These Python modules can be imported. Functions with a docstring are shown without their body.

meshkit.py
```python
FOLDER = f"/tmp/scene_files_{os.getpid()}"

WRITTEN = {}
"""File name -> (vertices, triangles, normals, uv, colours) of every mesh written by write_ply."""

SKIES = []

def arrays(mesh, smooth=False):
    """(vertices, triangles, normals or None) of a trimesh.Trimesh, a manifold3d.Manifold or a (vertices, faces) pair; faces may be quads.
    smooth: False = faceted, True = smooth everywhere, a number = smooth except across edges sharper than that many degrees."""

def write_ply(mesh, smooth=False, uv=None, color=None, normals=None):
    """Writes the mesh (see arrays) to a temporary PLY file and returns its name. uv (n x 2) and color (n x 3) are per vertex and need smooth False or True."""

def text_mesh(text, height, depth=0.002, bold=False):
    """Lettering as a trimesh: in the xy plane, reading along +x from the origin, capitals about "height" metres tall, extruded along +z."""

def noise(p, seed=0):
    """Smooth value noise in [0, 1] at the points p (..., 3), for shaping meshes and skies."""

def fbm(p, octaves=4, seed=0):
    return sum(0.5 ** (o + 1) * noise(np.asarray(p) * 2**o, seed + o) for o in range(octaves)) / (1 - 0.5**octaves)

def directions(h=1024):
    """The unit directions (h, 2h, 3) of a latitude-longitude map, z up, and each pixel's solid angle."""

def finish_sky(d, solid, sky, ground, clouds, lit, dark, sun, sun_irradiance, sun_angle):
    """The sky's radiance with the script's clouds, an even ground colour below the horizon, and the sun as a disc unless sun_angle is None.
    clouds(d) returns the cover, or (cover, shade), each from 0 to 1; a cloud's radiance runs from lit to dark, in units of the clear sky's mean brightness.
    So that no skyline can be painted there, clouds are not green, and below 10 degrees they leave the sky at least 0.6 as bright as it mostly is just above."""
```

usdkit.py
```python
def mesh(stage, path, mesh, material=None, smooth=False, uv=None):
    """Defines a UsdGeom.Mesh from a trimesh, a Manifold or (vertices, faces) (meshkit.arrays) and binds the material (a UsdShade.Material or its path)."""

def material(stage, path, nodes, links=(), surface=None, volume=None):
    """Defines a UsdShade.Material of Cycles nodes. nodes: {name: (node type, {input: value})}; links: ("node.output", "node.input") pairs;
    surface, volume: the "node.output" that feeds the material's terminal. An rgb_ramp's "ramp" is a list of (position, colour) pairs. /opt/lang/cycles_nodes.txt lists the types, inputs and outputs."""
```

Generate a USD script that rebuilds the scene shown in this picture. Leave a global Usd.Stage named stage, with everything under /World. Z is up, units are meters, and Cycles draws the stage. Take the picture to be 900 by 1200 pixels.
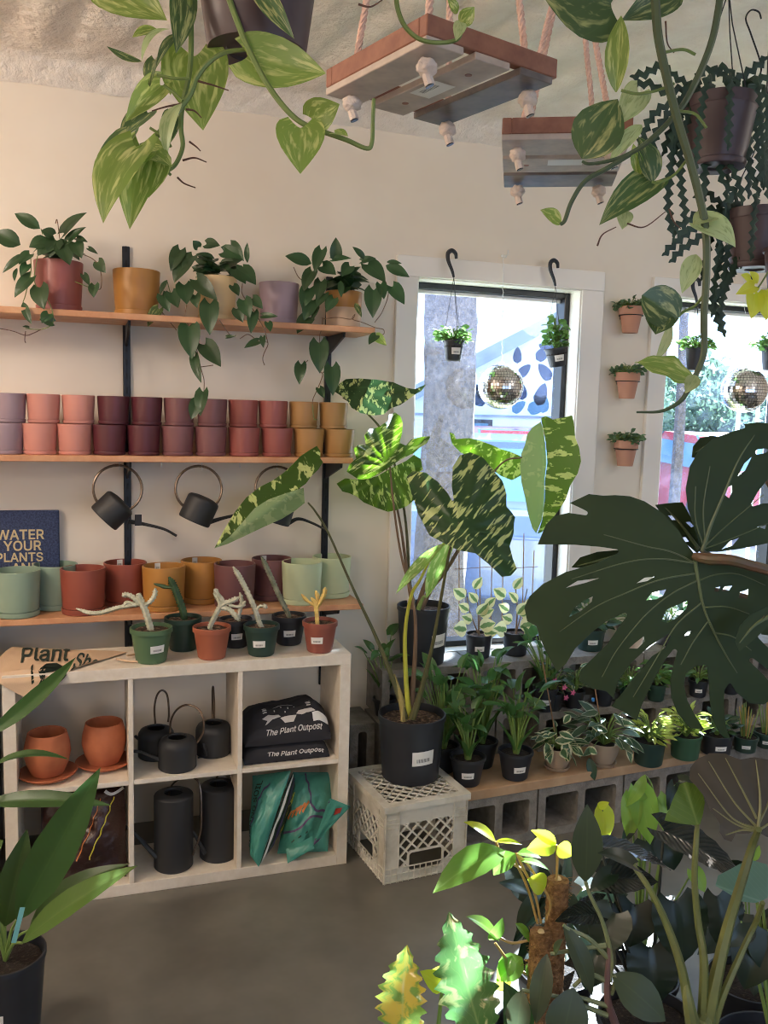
import math, random
import numpy as np, trimesh, usdkit, meshkit
from pxr import Usd, UsdGeom, UsdLux, UsdShade, Gf, Sdf, Vt
from shapely.geometry import Polygon, box as sbox
from shapely import affinity
from trimesh.creation import triangulate_polygon, extrude_polygon
import manifold3d as m3

stage = Usd.Stage.CreateInMemory()
UsdGeom.SetStageUpAxis(stage, 'Z'); UsdGeom.SetStageMetersPerUnit(stage, 1.0)
UsdGeom.Xform.Define(stage, '/World'); UsdGeom.Scope.Define(stage, '/World/Looks')
A = np.array
# ---------------------------------------------------------------- camera
FPX, YAW, PIT, ROL = 1036.18, 0.327924, 0.113373, 0.026563
C0 = A([0.249652, -2.871211, 1.609835])
Fw = A([math.sin(YAW)*math.cos(PIT), math.cos(YAW)*math.cos(PIT), -math.sin(PIT)])
_r = A([math.cos(YAW), -math.sin(YAW), 0]); _u = np.cross(_r, Fw)
Rt = math.cos(ROL)*_r + math.sin(ROL)*_u; Up = -math.sin(ROL)*_r + math.cos(ROL)*_u
cam = UsdGeom.Camera.Define(stage, '/World/camera')
m = np.eye(4); m[0, :3], m[1, :3], m[2, :3], m[3, :3] = Rt, Up, -Fw, C0
cam.AddTransformOp().Set(Gf.Matrix4d(*m.ravel().tolist()))
cam.CreateHorizontalApertureAttr(24.0); cam.CreateVerticalApertureAttr(32.0)
cam.CreateFocalLengthAttr(24.0*FPX/900); cam.CreateClippingRangeAttr((0.05, 500.0))
cam.CreateExposureAttr(0.0)
# ---------------------------------------------------------------- sky and sun
sky = UsdLux.DomeLight.Define(stage, '/World/sky'); sky.CreateIntensityAttr(1.35); sky.CreateColorAttr(Gf.Vec3f(.80, .90, 1.0))
SUN_AZ = math.atan2(1.0, 1.10); SUN_EL = math.radians(26)      # direction towards the sun, from +x
sd = A([math.cos(SUN_AZ)*math.cos(SUN_EL), math.sin(SUN_AZ)*math.cos(SUN_EL), math.sin(SUN_EL)])
sun = UsdLux.DistantLight.Define(stage, '/World/sun'); sun.CreateIntensityAttr(26.0); sun.CreateAngleAttr(.53); sun.CreateNormalizeAttr(True); sun.CreateColorAttr(Gf.Vec3f(1, .92, .78))
_x = np.cross([0, 0, 1], sd); _x /= np.linalg.norm(_x); _y = np.cross(sd, _x)
m = np.eye(4); m[0, :3], m[1, :3], m[2, :3] = _x, _y, sd
sun.AddTransformOp().Set(Gf.Matrix4d(*m.ravel().tolist()))
# added unseen globe lamps, filling the room with light: (x, y, z, radius, intensity, colour)
FILL_LAMPS = [(-1.3, -1.0, 2.42, .18, 56., (1, .84, .68)), (-1.9, -3.3, 2.40, .18, 34., (1, .85, .70)), (.3, -4.4, 2.40, .16, 7., (1, .90, .80)), (3.6, -4.0, 2.40, .16, 4., (1, .94, .88)), (3.3, -1.5, 2.32, .16, 12., (1, .93, .85))]
FILL_GAIN = 1.0
# ---------------------------------------------------------------- helpers: picture rays, names, prims
def ray(u, v): return Fw + (u-450)/FPX*Rt - (v-600)/FPX*Up
def aty(u, v, y): d = ray(u, v); return C0 + d*(y-C0[1])/d[1]
def atz(u, v, z): d = ray(u, v); return C0 + d*(z-C0[2])/d[2]
def atd(u, v, d): return C0 + ray(u, v)*d
def dep(X): return float((A(X)-C0) @ Fw)
def cn(r, u, c): return r*Rt + u*Up - c*Fw                       # a direction from right / up / towards the viewer
def S(r, g, b): return tuple(((x/255)/12.92 if x <= 10 else ((x/255+.055)/1.055)**2.4) for x in (r, g, b))
_count = {}
def numbered(parent, name):
    k = _count.get((parent, name), 0); _count[(parent, name)] = k+1
    return f'{parent}/{name}' + (f'_{k:03d}' if k else '')
class Node:
    def __init__(s, path, loc): s.path, s.loc = path, A(loc, float)
def tag(path, label=None, cat=None, group=None, kind=None):
    p = stage.GetPrimAtPath(path)
    for k, v in (('label', label), ('category', cat), ('group', group), ('kind', kind)):
        if v: p.SetCustomDataByKey(k, v)
def thing(name, label, cat, loc=(0, 0, 0), group=None):
    p = numbered('/World', name); x = UsdGeom.Xform.Define(stage, p); x.AddTranslateOp().Set(Gf.Vec3d(*map(float, loc)))
    tag(p, label, cat, group); return Node(p, loc)
def _def(path, mesh, mat, smooth, loc):
    uv = None
    if isinstance(mesh, tuple) and len(mesh) == 3: uv = mesh[2]; mesh = mesh[:2]
    v, f, n = meshkit.arrays(mesh, smooth if uv is None else True)
    v = v - loc
    usdkit.mesh(stage, path, (v, f), mat, False) if n is None and uv is None else _m2(path, v, f, n, mat, uv)
def _m2(path, v, f, n, mat, uv):
    mm = usdkit.mesh(stage, path, (v, f), mat, False, uv)
    mm.CreateNormalsAttr(Vt.Vec3fArray.FromNumpy(n.astype(np.float32))); mm.SetNormalsInterpolation('vertex')
def part(parent, name, mesh, mat, label=None, smooth=35, kind=None):
    p = numbered(parent.path, name); _def(p, mesh, mat, smooth, parent.loc)
    if label or kind: tag(p, label, kind=kind)
    return Node(p, parent.loc)
def solo(name, mesh, mat, label, cat, group=None, smooth=35, kind=None):
    p = numbered('/World', name); _def(p, mesh, mat, smooth, A([0, 0, 0.])); tag(p, label, cat, group, kind)
    return Node(p, (0, 0, 0))
def struct(name, mesh, mat, smooth=35, parent=None):
    p = numbered(parent.path if parent else '/World', name); _def(p, mesh, mat, smooth, A([0, 0, 0.]))
    if not parent: tag(p, kind='structure')
    return Node(p, (0, 0, 0))
def sthing(name):
    p = numbered('/World', name); UsdGeom.Xform.Define(stage, p); tag(p, kind='structure'); return Node(p, (0, 0, 0))
# ---------------------------------------------------------------- helpers: shapes
def cat(*ms):
    vs, fs, us, n, uv = [], [], [], 0, False
    for q in ms:
        if q is None: continue
        if isinstance(q, tuple) and len(q) == 3: us.append(q[2]); uv = True; q = q[:2]
        v, f, _ = meshkit.arrays(q); vs.append(v); fs.append(f+n); n += len(v)
    return (np.vstack(vs), np.vstack(fs), np.vstack(us)) if uv else (np.vstack(vs), np.vstack(fs))
def box(x0, x1, y0, y1, z0, z1, ch=0.0):
    if ch <= 0:
        b = trimesh.creation.box((x1-x0, y1-y0, z1-z0))
    else:
        c = ch; pts = []
        for sx in (-1, 1):
            for sy in (-1, 1):
                for sz in (-1, 1):
                    h = A([(x1-x0)/2*sx, (y1-y0)/2*sy, (z1-z0)/2*sz]); s_ = A([sx, sy, sz])
                    for k in range(3):
                        e = s_*c; e[k] = 0; pts.append(h-e)
        b = trimesh.convex.convex_hull(A(pts))
    b.apply_translation(((x0+x1)/2, (y0+y1)/2, (z0+z1)/2)); return (np.array(b.vertices), np.array(b.faces))
def rot(mesh, ang, axis=(0, 0, 1), about=(0, 0, 0)):
    M = trimesh.transformations.rotation_matrix(ang, axis, about); v = mesh[0]
    return (v @ M[:3, :3].T + M[:3, 3], *mesh[1:])
def move(mesh, d): return (mesh[0]+A(d), *mesh[1:])
def frame(mesh, o, X, Y, Z): return (A(o) + mesh[0] @ A([X, Y, Z]), *mesh[1:])
def lathe(prof, n=32, c=(0, 0, 0)):
    prof = A(prof, float); a = np.linspace(0, 2*np.pi, n, endpoint=False); k = len(prof)
    v = np.stack([prof[:, 0, None]*np.cos(a), prof[:, 0, None]*np.sin(a), np.repeat(prof[:, 1, None], n, 1)], -1).reshape(-1, 3)
    i, j = np.meshgrid(np.arange(k-1), np.arange(n), indexing='ij'); j2 = (j+1) % n
    q = np.stack([i*n+j, i*n+j2, (i+1)*n+j2, (i+1)*n+j], -1).reshape(-1, 4)
    f = np.vstack([q[:, [0, 1, 2]], q[:, [0, 2, 3]]])
    v = v + A(c); p0 = v[f]; ar = np.linalg.norm(np.cross(p0[:, 1]-p0[:, 0], p0[:, 2]-p0[:, 0]), axis=1)
    return v, f[ar > 1e-12]
def spline(P, n=6):
    P = A(P, float)
    if len(P) < 3: return np.vstack([P[0]+(P[1]-P[0])*t for t in np.linspace(0, 1, n+1)])
    Q = np.vstack([2*P[0]-P[1], P, 2*P[-1]-P[-2]]); out = []
    for i in range(1, len(Q)-2):
        for t in np.linspace(0, 1, n, endpoint=False):
            a, b, c, d = Q[i-1:i+3]
            out.append(.5*(2*b+(c-a)*t+(2*a-5*b+4*c-d)*t*t+(3*b-a-3*c+d)*t**3))
    return np.vstack(out+[P[-1]])
def tube(P, r, sides=6, n=6, smooth=True, closed=False):
    P = spline(P, n) if smooth else A(P, float)
    r = np.interp(np.linspace(0, 1, len(P)), np.linspace(0, 1, np.size(r)), np.atleast_1d(r)) if np.size(r) > 1 else np.full(len(P), float(r))
    t = np.gradient(P, axis=0)
    if closed: t[0] = t[-1] = P[1]-P[-2]
    t /= np.linalg.norm(t, axis=1, keepdims=True)+1e-12
    a = np.cross(t[0], [0, 0, 1.] if abs(t[0, 2]) < .9 else [1., 0, 0]); N = []
    for k in range(len(P)):
        a = a - t[k]*(a @ t[k]); a /= np.linalg.norm(a)+1e-12; N.append(a)
    N = A(N); B = np.cross(t, N); ang = np.arange(sides)*2*np.pi/sides
    v = P[:, None]+r[:, None, None]*(np.cos(ang)[None, :, None]*N[:, None]+np.sin(ang)[None, :, None]*B[:, None])
    k = len(P); i, j = np.meshgrid(np.arange(k-1), np.arange(sides), indexing='ij'); j2 = (j+1) % sides
    q = np.stack([i*sides+j, i*sides+j2, (i+1)*sides+j2, (i+1)*sides+j], -1).reshape(-1, 4)
    f = np.vstack([q[:, [0, 1, 2]], q[:, [0, 2, 3]]]); v = v.reshape(-1, 3)
    if not closed:
        v = np.vstack([v, P[0], P[-1]]); c0, c1 = len(v)-2, len(v)-1; jj = np.arange(sides)
        f = np.vstack([f, np.stack([np.full(sides, c0), (jj+1) % sides, jj], 1), np.stack([np.full(sides, c1), (k-1)*sides+jj, (k-1)*sides+(jj+1) % sides], 1)])
    return v, f
def prism(poly, depth):                                           # shapely polygon in xy, extruded along z
    gs = getattr(poly, 'geoms', [poly])
    return cat(*[(lambda e: (np.array(e.vertices), np.array(e.faces)))(extrude_polygon(g, depth, engine='earcut')) for g in gs])
def xz(mesh, y): v = mesh[0]; return (np.stack([v[:, 0], y+v[:, 2], v[:, 1]], 1), mesh[1][:, ::-1])   # polygon drawn in (x, z), extruded along +y
def grid(fn, nu, nv, uvs=True, close=False):
    s, t = np.meshgrid(np.linspace(0, 1, nu+1), np.linspace(0, 1, nv+1), indexing='ij')
    v = fn(s.ravel(), t.ravel()); i, j = np.meshgrid(np.arange(nu), np.arange(nv), indexing='ij'); w = nv+1
    q = np.stack([i*w+j, (i+1)*w+j, (i+1)*w+j+1, i*w+j+1], -1).reshape(-1, 4)
    f = np.vstack([q[:, [0, 1, 2]], q[:, [0, 2, 3]]])
    return (v, f, np.stack([s.ravel(), t.ravel()], 1)) if uvs else (v, f)
def refine(mesh, mx):
    v, f = trimesh.remesh.subdivide_to_size(mesh[0], mesh[1], mx, max_iter=8); return v, f
def onsheet(fn, mesh, off=.0012):                                 # lays a flat print (x, y in 0..1, z thickness) onto the surface fn(s, t)
    v = mesh[0]; s, t = np.clip(v[:, 0], 0, 1), np.clip(v[:, 1], 0, 1); e = 1e-3
    p = fn(s, t); n = np.cross(fn(s+e, t)-fn(s-e, t), fn(s, t+e)-fn(s, t-e)); n /= np.linalg.norm(n, axis=1, keepdims=True)+1e-12
    return p+n*(off+v[:, 2:3]), mesh[1]
def poly2(pts, holes=()): return Polygon(pts, holes).buffer(0)
def flat(poly, th=.0005): return prism(poly, th)
SH = {'oval': ([0, .06, .2, .4, .6, .8, .93, 1], [.02, .38, .82, 1, .9, .55, .2, 0], 0),
      'round': ([0, .05, .2, .45, .7, .88, .96, 1], [.05, .5, .88, 1, .92, .62, .3, 0], 0),
      'heart': ([0, .06, .2, .4, .6, .8, .93, 1], [.5, .82, 1, .96, .76, .42, .15, 0], .2),
      'arrow': ([0, .05, .15, .3, .5, .7, .88, 1], [.55, .86, 1, .98, .82, .55, .24, 0], .42),
      'lance': ([0, .1, .3, .5, .7, .88, 1], [.06, .5, .95, 1, .8, .38, 0], 0),
      'strap': ([0, .1, .4, .7, .9, 1], [.3, .6, 1, .9, .45, 0], 0),
      'spoon': ([0, .25, .5, .75, .92, 1], [.25, .3, .6, 1, .7, 0], 0)}
def leaf(B, T, N, w, shape='oval', bend=.08, fold=.2, wave=0., nu=8, nv=3, curl=0., wf=16., jag=0.):
    B, T = A(B, float), A(T, float); a = T-B; L = np.linalg.norm(a)+1e-9; a = a/L
    N = A(N, float); N = N-a*(N @ a); N /= np.linalg.norm(N)+1e-9; Sd = np.cross(a, N)
    px, py, lobe = SH[shape]
    t, q = np.meshgrid(np.linspace(0, 1, nu+1), np.linspace(-1, 1, 2*nv+1), indexing='ij'); t, q = t.ravel(), q.ravel(); aq = np.abs(q)
    W = np.interp(t, px, py)*w/2
    if jag: W = W*(1-jag*(.5+.5*np.cos(t*wf*2)))
    x = t-lobe*aq**1.5*(1-t)**3; y = q*W
    z = bend*4*t*(1-t)*L + fold*np.abs(y) - curl*y*y/(w/2+1e-9) + wave*L*np.sin(t*wf+q*1.3)*aq**2
    v = B+a*(x*L)[:, None]+Sd*y[:, None]+N*z[:, None]; k = 2*nv+1
    i, j = np.meshgrid(np.arange(nu), np.arange(2*nv), indexing='ij')
    qd = np.stack([i*k+j, i*k+j+1, (i+1)*k+j+1, (i+1)*k+j], -1).reshape(-1, 4)
    return v, np.vstack([qd[:, [0, 1, 2]], qd[:, [0, 2, 3]]]), np.stack([t, q*.5+.5], 1)
def tracedleaf(pts, attach, tip, wpx, d0, gx=0., gy=0., cv=.3, mo=(0, 0, 1.), rip=0., mx=.012, fn=None, veins=()):
    """a leaf blade cut to a traced outline and bent in depth (gx, gy: tilt, cv: dishing); uv runs along attach -> tip"""
    f_ = lambda p: A([mo[0]+p[0]*mo[2], mo[1]+p[1]*mo[2]]); c_ = f_(attach); k = d0/FPX
    P_ = Polygon([(f_(p)-c_)*k*A([1, -1]) for p in pts]).buffer(0); P_ = max(getattr(P_, 'geoms', [P_]), key=lambda g: g.area); P_ = P_.buffer(.003, 4).buffer(-.003, 4).simplify(.0004)
    P_ = max(getattr(P_, 'geoms', [P_]), key=lambda g: g.area)
    me = m3.Manifold.extrude(m3.CrossSection([np.array(P_.exterior.coords)[:-1]], m3.FillRule.EvenOdd), .001).refine_to_length(mx).to_mesh()
    v = np.array(me.vert_properties[:, :3], float); f = np.array(me.tri_verts); top = (v[f][:, :, 2] > .0009).all(1); f = f[top]; u = np.unique(f); mp = -np.ones(len(v), int); mp[u] = np.arange(len(u)); v, f = v[u], mp[f]
    x, y = v[:, 0], v[:, 1]; ax = (f_(tip)-c_)*k*A([1, -1]); L = np.linalg.norm(ax); ax = ax/L; t = (x*ax[0]+y*ax[1])/L; q = (x*ax[1]-y*ax[0])/(wpx*mo[2]*k/2)
    cx, cy = (c_[0]-450)/FPX, (600-c_[1])/FPX
    def W(x, y, o=0.):
        dd = d0+gx*x+gy*y+cv*(x*x+y*y)+rip*np.sin(np.arctan2(y, x)*14)*np.hypot(x, y)-o
        if fn: dd = dd+fn(x, y)
        return C0+dd[:, None]*Fw+(x+cx*d0)[:, None]*Rt+(y+cy*d0)[:, None]*Up
    if veins:
        tb = []
        for i, vn in enumerate(veins): q_ = spline([(f_(p)-c_)*k*A([1, -1]) for p in vn], 8); tb.append(tube(W(q_[:, 0], q_[:, 1], .0006), np.linspace(.0024 if i else .0034, .0008, len(q_)), sides=5, smooth=False))
        return (W(x, y), f, np.stack([t, q*.5+.5], 1)), tb
    return W(x, y), f, np.stack([t, q*.5+.5], 1)
# ---------------------------------------------------------------- helpers: materials
_mats = {}
def mk(name, col, rough=.5, metal=0., col2=None, nscale=8., thr=(.35, .65), bump=None, coords='object', spec=.5, coat=0., nd=4, trans=0.):
    if name in _mats: return _mats[name]
    nodes = {'p': ('principled_bsdf', dict(base_color=col, roughness=rough, metallic=metal, specular_ior_level=spec, coat_weight=coat, transmission_weight=trans))}; links = []
    if col2 is not None or bump:
        nodes['g'] = ('geometry', {}) if coords == 'world' else ('texture_coordinate', {}); src = 'g.position' if coords == 'world' else ('g.object' if coords == 'object' else 'g.UV')
    if col2 is not None:
        nodes['n'] = ('noise_texture', dict(scale=nscale, detail=nd, roughness=.6)); nodes['r'] = ('map_range', dict(from_min=thr[0], from_max=thr[1], clamp=True)); nodes['c'] = ('mix_color', dict(a=col, b=col2))
        links += [(src, 'n.vector'), ('n.fac', 'r.value'), ('r.result', 'c.fac'), ('c.result', 'p.base_color')]
    if bump:
        nodes['bn'] = ('noise_texture', dict(scale=bump[0], detail=5, roughness=.6)); nodes['b'] = ('bump', dict(strength=bump[1], distance=bump[2] if len(bump) > 2 else .01))
        links += [(src, 'bn.vector'), ('bn.fac', 'b.height'), ('b.normal', 'p.normal')]
    _mats[name] = usdkit.material(stage, '/World/Looks/'+name, nodes, links, surface='p.BSDF'); return _mats[name]
def leafmat(name, c1, vein, var=None, rough=.38, tr=.3, lat=9., veinw=.5, back=None, trc=None, coat=0., vs=(7., 3.), thr=(.52, .58), latm=3., quilt=0.):
    """green leaf: uv.x along the midrib, uv.y across; optional blotches (var)"""
    if name in _mats: return _mats[name]
    trc = trc or tuple(min(1, x*1.9+.02) for x in c1)
    nd = {'uv': ('uvmap', dict(attribute='st')), 's': ('separate_xyz', {}), 'q': ('math', dict(math_type='multiply_add', value2=2., value3=-1.)), 'aq': ('math', dict(math_type='absolute')),
          'mid': ('map_range', dict(from_min=.015, from_max=.07, to_min=1., to_max=0., clamp=True)),
          'l1': ('math', dict(math_type='multiply', value2=lat)), 'l2': ('math', dict(math_type='multiply', value2=latm)), 'l3': ('math', dict(math_type='subtract')), 'l4': ('math', dict(math_type='fraction')),
          'l5': ('map_range', dict(from_min=0., from_max=.13, to_min=.55, to_max=0., clamp=True)), 'mx': ('math', dict(math_type='maximum')), 'mv': ('math', dict(math_type='multiply', value2=veinw)),
          'oi': ('object_info', {}), 'hv': ('hsv', dict(saturation=1., color=c1)), 'rv': ('map_range', dict(to_min=.8, to_max=1.2)), 'rh': ('map_range', dict(to_min=.485, to_max=.51)),
          'cv': ('mix_color', dict(b=vein)), 'p': ('principled_bsdf', dict(roughness=rough, coat_weight=coat)), 't': ('translucent_bsdf', {}), 'ml': ('mix_color', dict(blend_type='mix', fac=.75, b=trc)), 'x': ('mix_closure', dict(fac=tr))}
    lk = [('uv.UV', 's.vector'), ('s.y', 'q.value1'), ('q.value', 'aq.value1'), ('aq.value', 'mid.value'), ('s.x', 'l1.value1'), ('aq.value', 'l2.value1'), ('l1.value', 'l3.value1'), ('l2.value', 'l3.value2'),
          ('l3.value', 'l4.value1'), ('l4.value', 'l5.value'), ('mid.result', 'mx.value1'), ('l5.result', 'mx.value2'), ('mx.value', 'mv.value1'),
          ('oi.random', 'rv.value'), ('oi.random', 'rh.value'), ('rv.result', 'hv.value'), ('rh.result', 'hv.hue'), ('mv.value', 'cv.fac')]
    last = 'hv.color'
    if var is not None:
        nd['vm'] = ('mapping', dict(scale=(vs[0], vs[1], 1.))); nd['vo'] = ('vector_math', dict(math_type='multiply_add', vector2=(1, 1, 1))); nd['rr'] = ('math', dict(math_type='multiply', value2=37.)); nd['vc'] = ('combine_xyz', {})
        nd['vn'] = ('noise_texture', dict(scale=1., detail=3., roughness=.55, distortion=.4)); nd['vr'] = ('map_range', dict(from_min=thr[0], from_max=thr[1], clamp=True)); nd['vx'] = ('mix_color', dict(b=var))
        lk += [('uv.UV', 'vm.vector'), ('oi.random', 'rr.value1'), ('rr.value', 'vc.z'), ('vm.vector', 'vo.vector1'), ('vc.vector', 'vo.vector3'), ('vo.vector', 'vn.vector'), ('vn.fac', 'vr.value'), ('vr.result', 'vx.fac'), (last, 'vx.a')]; last = 'vx.result'
    lk += [(last, 'cv.a')]; last = 'cv.result'
    if back is not None:
        nd['ge'] = ('geometry', {}); nd['bk'] = ('mix_color', dict(b=back)); nd['bf'] = ('math', dict(math_type='multiply', value2=.75))
        lk += [('ge.backfacing', 'bf.value1'), ('bf.value', 'bk.fac'), (last, 'bk.a')]; last = 'bk.result'
    if quilt:
        nd['qb'] = ('math', dict(math_type='pingpong', value2=.5)); nd['bm'] = ('bump', dict(strength=quilt, distance=.012)); lk += [('l3.value', 'qb.value1'), ('qb.value', 'bm.height'), ('bm.normal', 'p.normal')]
    lk += [(last, 'p.base_color'), (last, 'ml.a'), ('ml.result', 't.color'), ('p.BSDF', 'x.closure1'), ('t.BSDF', 'x.closure2')]
    _mats[name] = usdkit.material(stage, '/World/Looks/'+name, nd, lk, surface='x.closure'); return _mats[name]
def uvprint(name, paper, ink, kind='price'):
    """flat print on a small label: two rows of dark strokes on paper"""
    if name in _mats: return _mats[name]
    nd = {'uv': ('uvmap', dict(attribute='st')), 's': ('separate_xyz', {}), 'bar': ('wave_texture', dict(wave_type='bands', bands_direction='x', scale=5.5, distortion=3., detail=2.)), 'bt': ('math', dict(math_type='greater_than', value2=.45)),
          'y0': ('math', dict(math_type='greater_than', value2=.22)), 'y1': ('math', dict(math_type='less_than', value2=.48)), 'x0': ('math', dict(math_type='greater_than', value2=.2)), 'x1': ('math', dict(math_type='less_than', value2=.82)),
          'a': ('math', dict(math_type='multiply')), 'b': ('math', dict(math_type='multiply')), 'c': ('math', dict(math_type='multiply')), 'd': ('math', dict(math_type='multiply')), 'm': ('mix_color', dict(a=paper, b=ink)), 'p': ('principled_bsdf', dict(roughness=.5))}
    lk = [('uv.UV', 's.vector'), ('uv.UV', 'bar.vector'), ('bar.fac', 'bt.value1'), ('s.y', 'y0.value1'), ('s.y', 'y1.value1'), ('s.x', 'x0.value1'), ('s.x', 'x1.value1'), ('y0.value', 'a.value1'), ('y1.value', 'a.value2'),
          ('x0.value', 'b.value1'), ('x1.value', 'b.value2'), ('a.value', 'c.value1'), ('b.value', 'c.value2'), ('c.value', 'd.value1'), ('bt.value', 'd.value2'), ('d.value', 'm.fac'), ('m.result', 'p.base_color')]
    _mats[name] = usdkit.material(stage, '/World/Looks/'+name, nd, lk, surface='p.BSDF'); return _mats[name]
WALL = mk('wall_paint', S(236, 226, 212), .6, col2=S(228, 216, 200), nscale=1.2, bump=(60, .08, .004), coords='world')
TRIM = mk('white_trim_paint', S(238, 232, 226), .35, bump=(30, .03, .003), coords='world')
FOAM = mk('sprayed_foam', S(248, 242, 234), .75, col2=S(238, 228, 218), nscale=5, bump=(28, .55, .03), coords='world')
CONC = mk('floor_concrete', S(124, 121, 113), .33, col2=S(96, 93, 86), nscale=2.6, thr=(.3, .7), bump=(40, .05, .004), coords='world', nd=8)
BLACKF = mk('black_frame', S(22, 23, 28), .35)
STEEL = mk('black_steel', S(26, 27, 34), .4, metal=.2)
PINE = mk('pine_board', S(214, 164, 124), .5, col2=S(192, 134, 96), nscale=14, thr=(.3, .7), bump=(50, .05, .003))
PLANK = mk('plank_wood', S(196, 164, 130), .55, col2=S(172, 136, 102), nscale=9, thr=(.3, .7), bump=(60, .08, .004))
WHITEW = mk('white_laminate', S(232, 222, 208), .45, col2=S(222, 210, 194), nscale=30)
CMU = mk('cinder_block', S(150, 144, 136), .9, col2=S(118, 112, 106), nscale=26, thr=(.3, .7), bump=(120, .6, .006), nd=6)
NURS = mk('black_plastic', S(34, 37, 44), .42, col2=S(42, 45, 52), nscale=6)
DKGREEN = mk('dark_green_plastic', S(38, 62, 54), .4)
GREENP = mk('green_plastic', S(78, 106, 76), .45)
TERRAP = mk('terracotta_plastic', S(160, 90, 66), .45)
REDBR = mk('red_brown_plastic', S(140, 78, 66), .4)
TANP = mk('tan_plastic', S(172, 152, 132), .5)
BROWNP = mk('plum_brown_plastic', S(70, 54, 58), .45)
TERRA = mk('terracotta', S(186, 110, 74), .75, col2=S(170, 96, 64), nscale=12, bump=(80, .1, .002))
SOIL = mk('soil', S(66, 48, 38), .95, col2=S(150, 120, 98), nscale=70, thr=(.48, .66), bump=(120, 1., .012))
DSOIL = mk('dark_soil', S(40, 32, 28), .95, col2=S(84, 72, 60), nscale=110, thr=(.55, .75), bump=(120, 1., .01))
STICK = uvprint('price_label', S(232, 230, 226), S(60, 60, 66))
WHITE = mk('white_plastic', S(230, 230, 228), .45)
STEMG = mk('stem_green', S(116, 142, 74), .45)
STEMB = mk('stem_brown', S(116, 92, 72), .55)
STEMD = mk('stem_dark_olive', S(84, 84, 52), .45)
# ---------------------------------------------------------------- helpers: pots
def pot_mesh(c, rb, rt, h, lip=.008, th=.003, n=36, lipt=.002):
    return lathe([(0, 0), (rb-.004, 0), (rb, .004), (rb+(rt-rb)*(1-lip/h), h-lip), (rt+lipt, h-lip), (rt+lipt, h-.001), (rt+lipt-.001, h), (rt-th, h), (rt-th-.001, h-.002), (rt-th-(rt-rb)*.3, h*.7), (0, h*.7)], n, c)
def soil_mesh(c, r, z, seed=0, amp=.006):
    m_ = lathe([(0, 0), (r*.3, 0), (r*.55, 0), (r*.8, 0), (r*.93, 0), (r, -.006), (r*.98, -.02), (0, -.02)], 20, (c[0], c[1], z)); v = m_[0].copy()
    up = v[:, 2] > z-.003; v[up, 2] += (meshkit.fbm(v[up]*45, 3, seed)-.5)*amp*2; return v, m_[1]
def curved_tag(c, rb, rt, h, ang, z0, z1, w, off=.0012, tilt=.0):
    r0 = rb+(rt-rb)*z0/h; da = w/max(r0, .01)
    def fn(s, t):
        z = z0+(z1-z0)*t+tilt*(s-.5)*w; r = rb+(rt-rb)*z/h+off; a = ang+(s-.5)*da
        return np.stack([c[0]+r*np.cos(a), c[1]+r*np.sin(a), c[2]+z], 1)
    return grid(fn, 6, 2)
def facing(c, du=0.): d = C0-A(c); return math.atan2(d[1], d[0])+du   # angle of the side towards the shop floor
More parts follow.
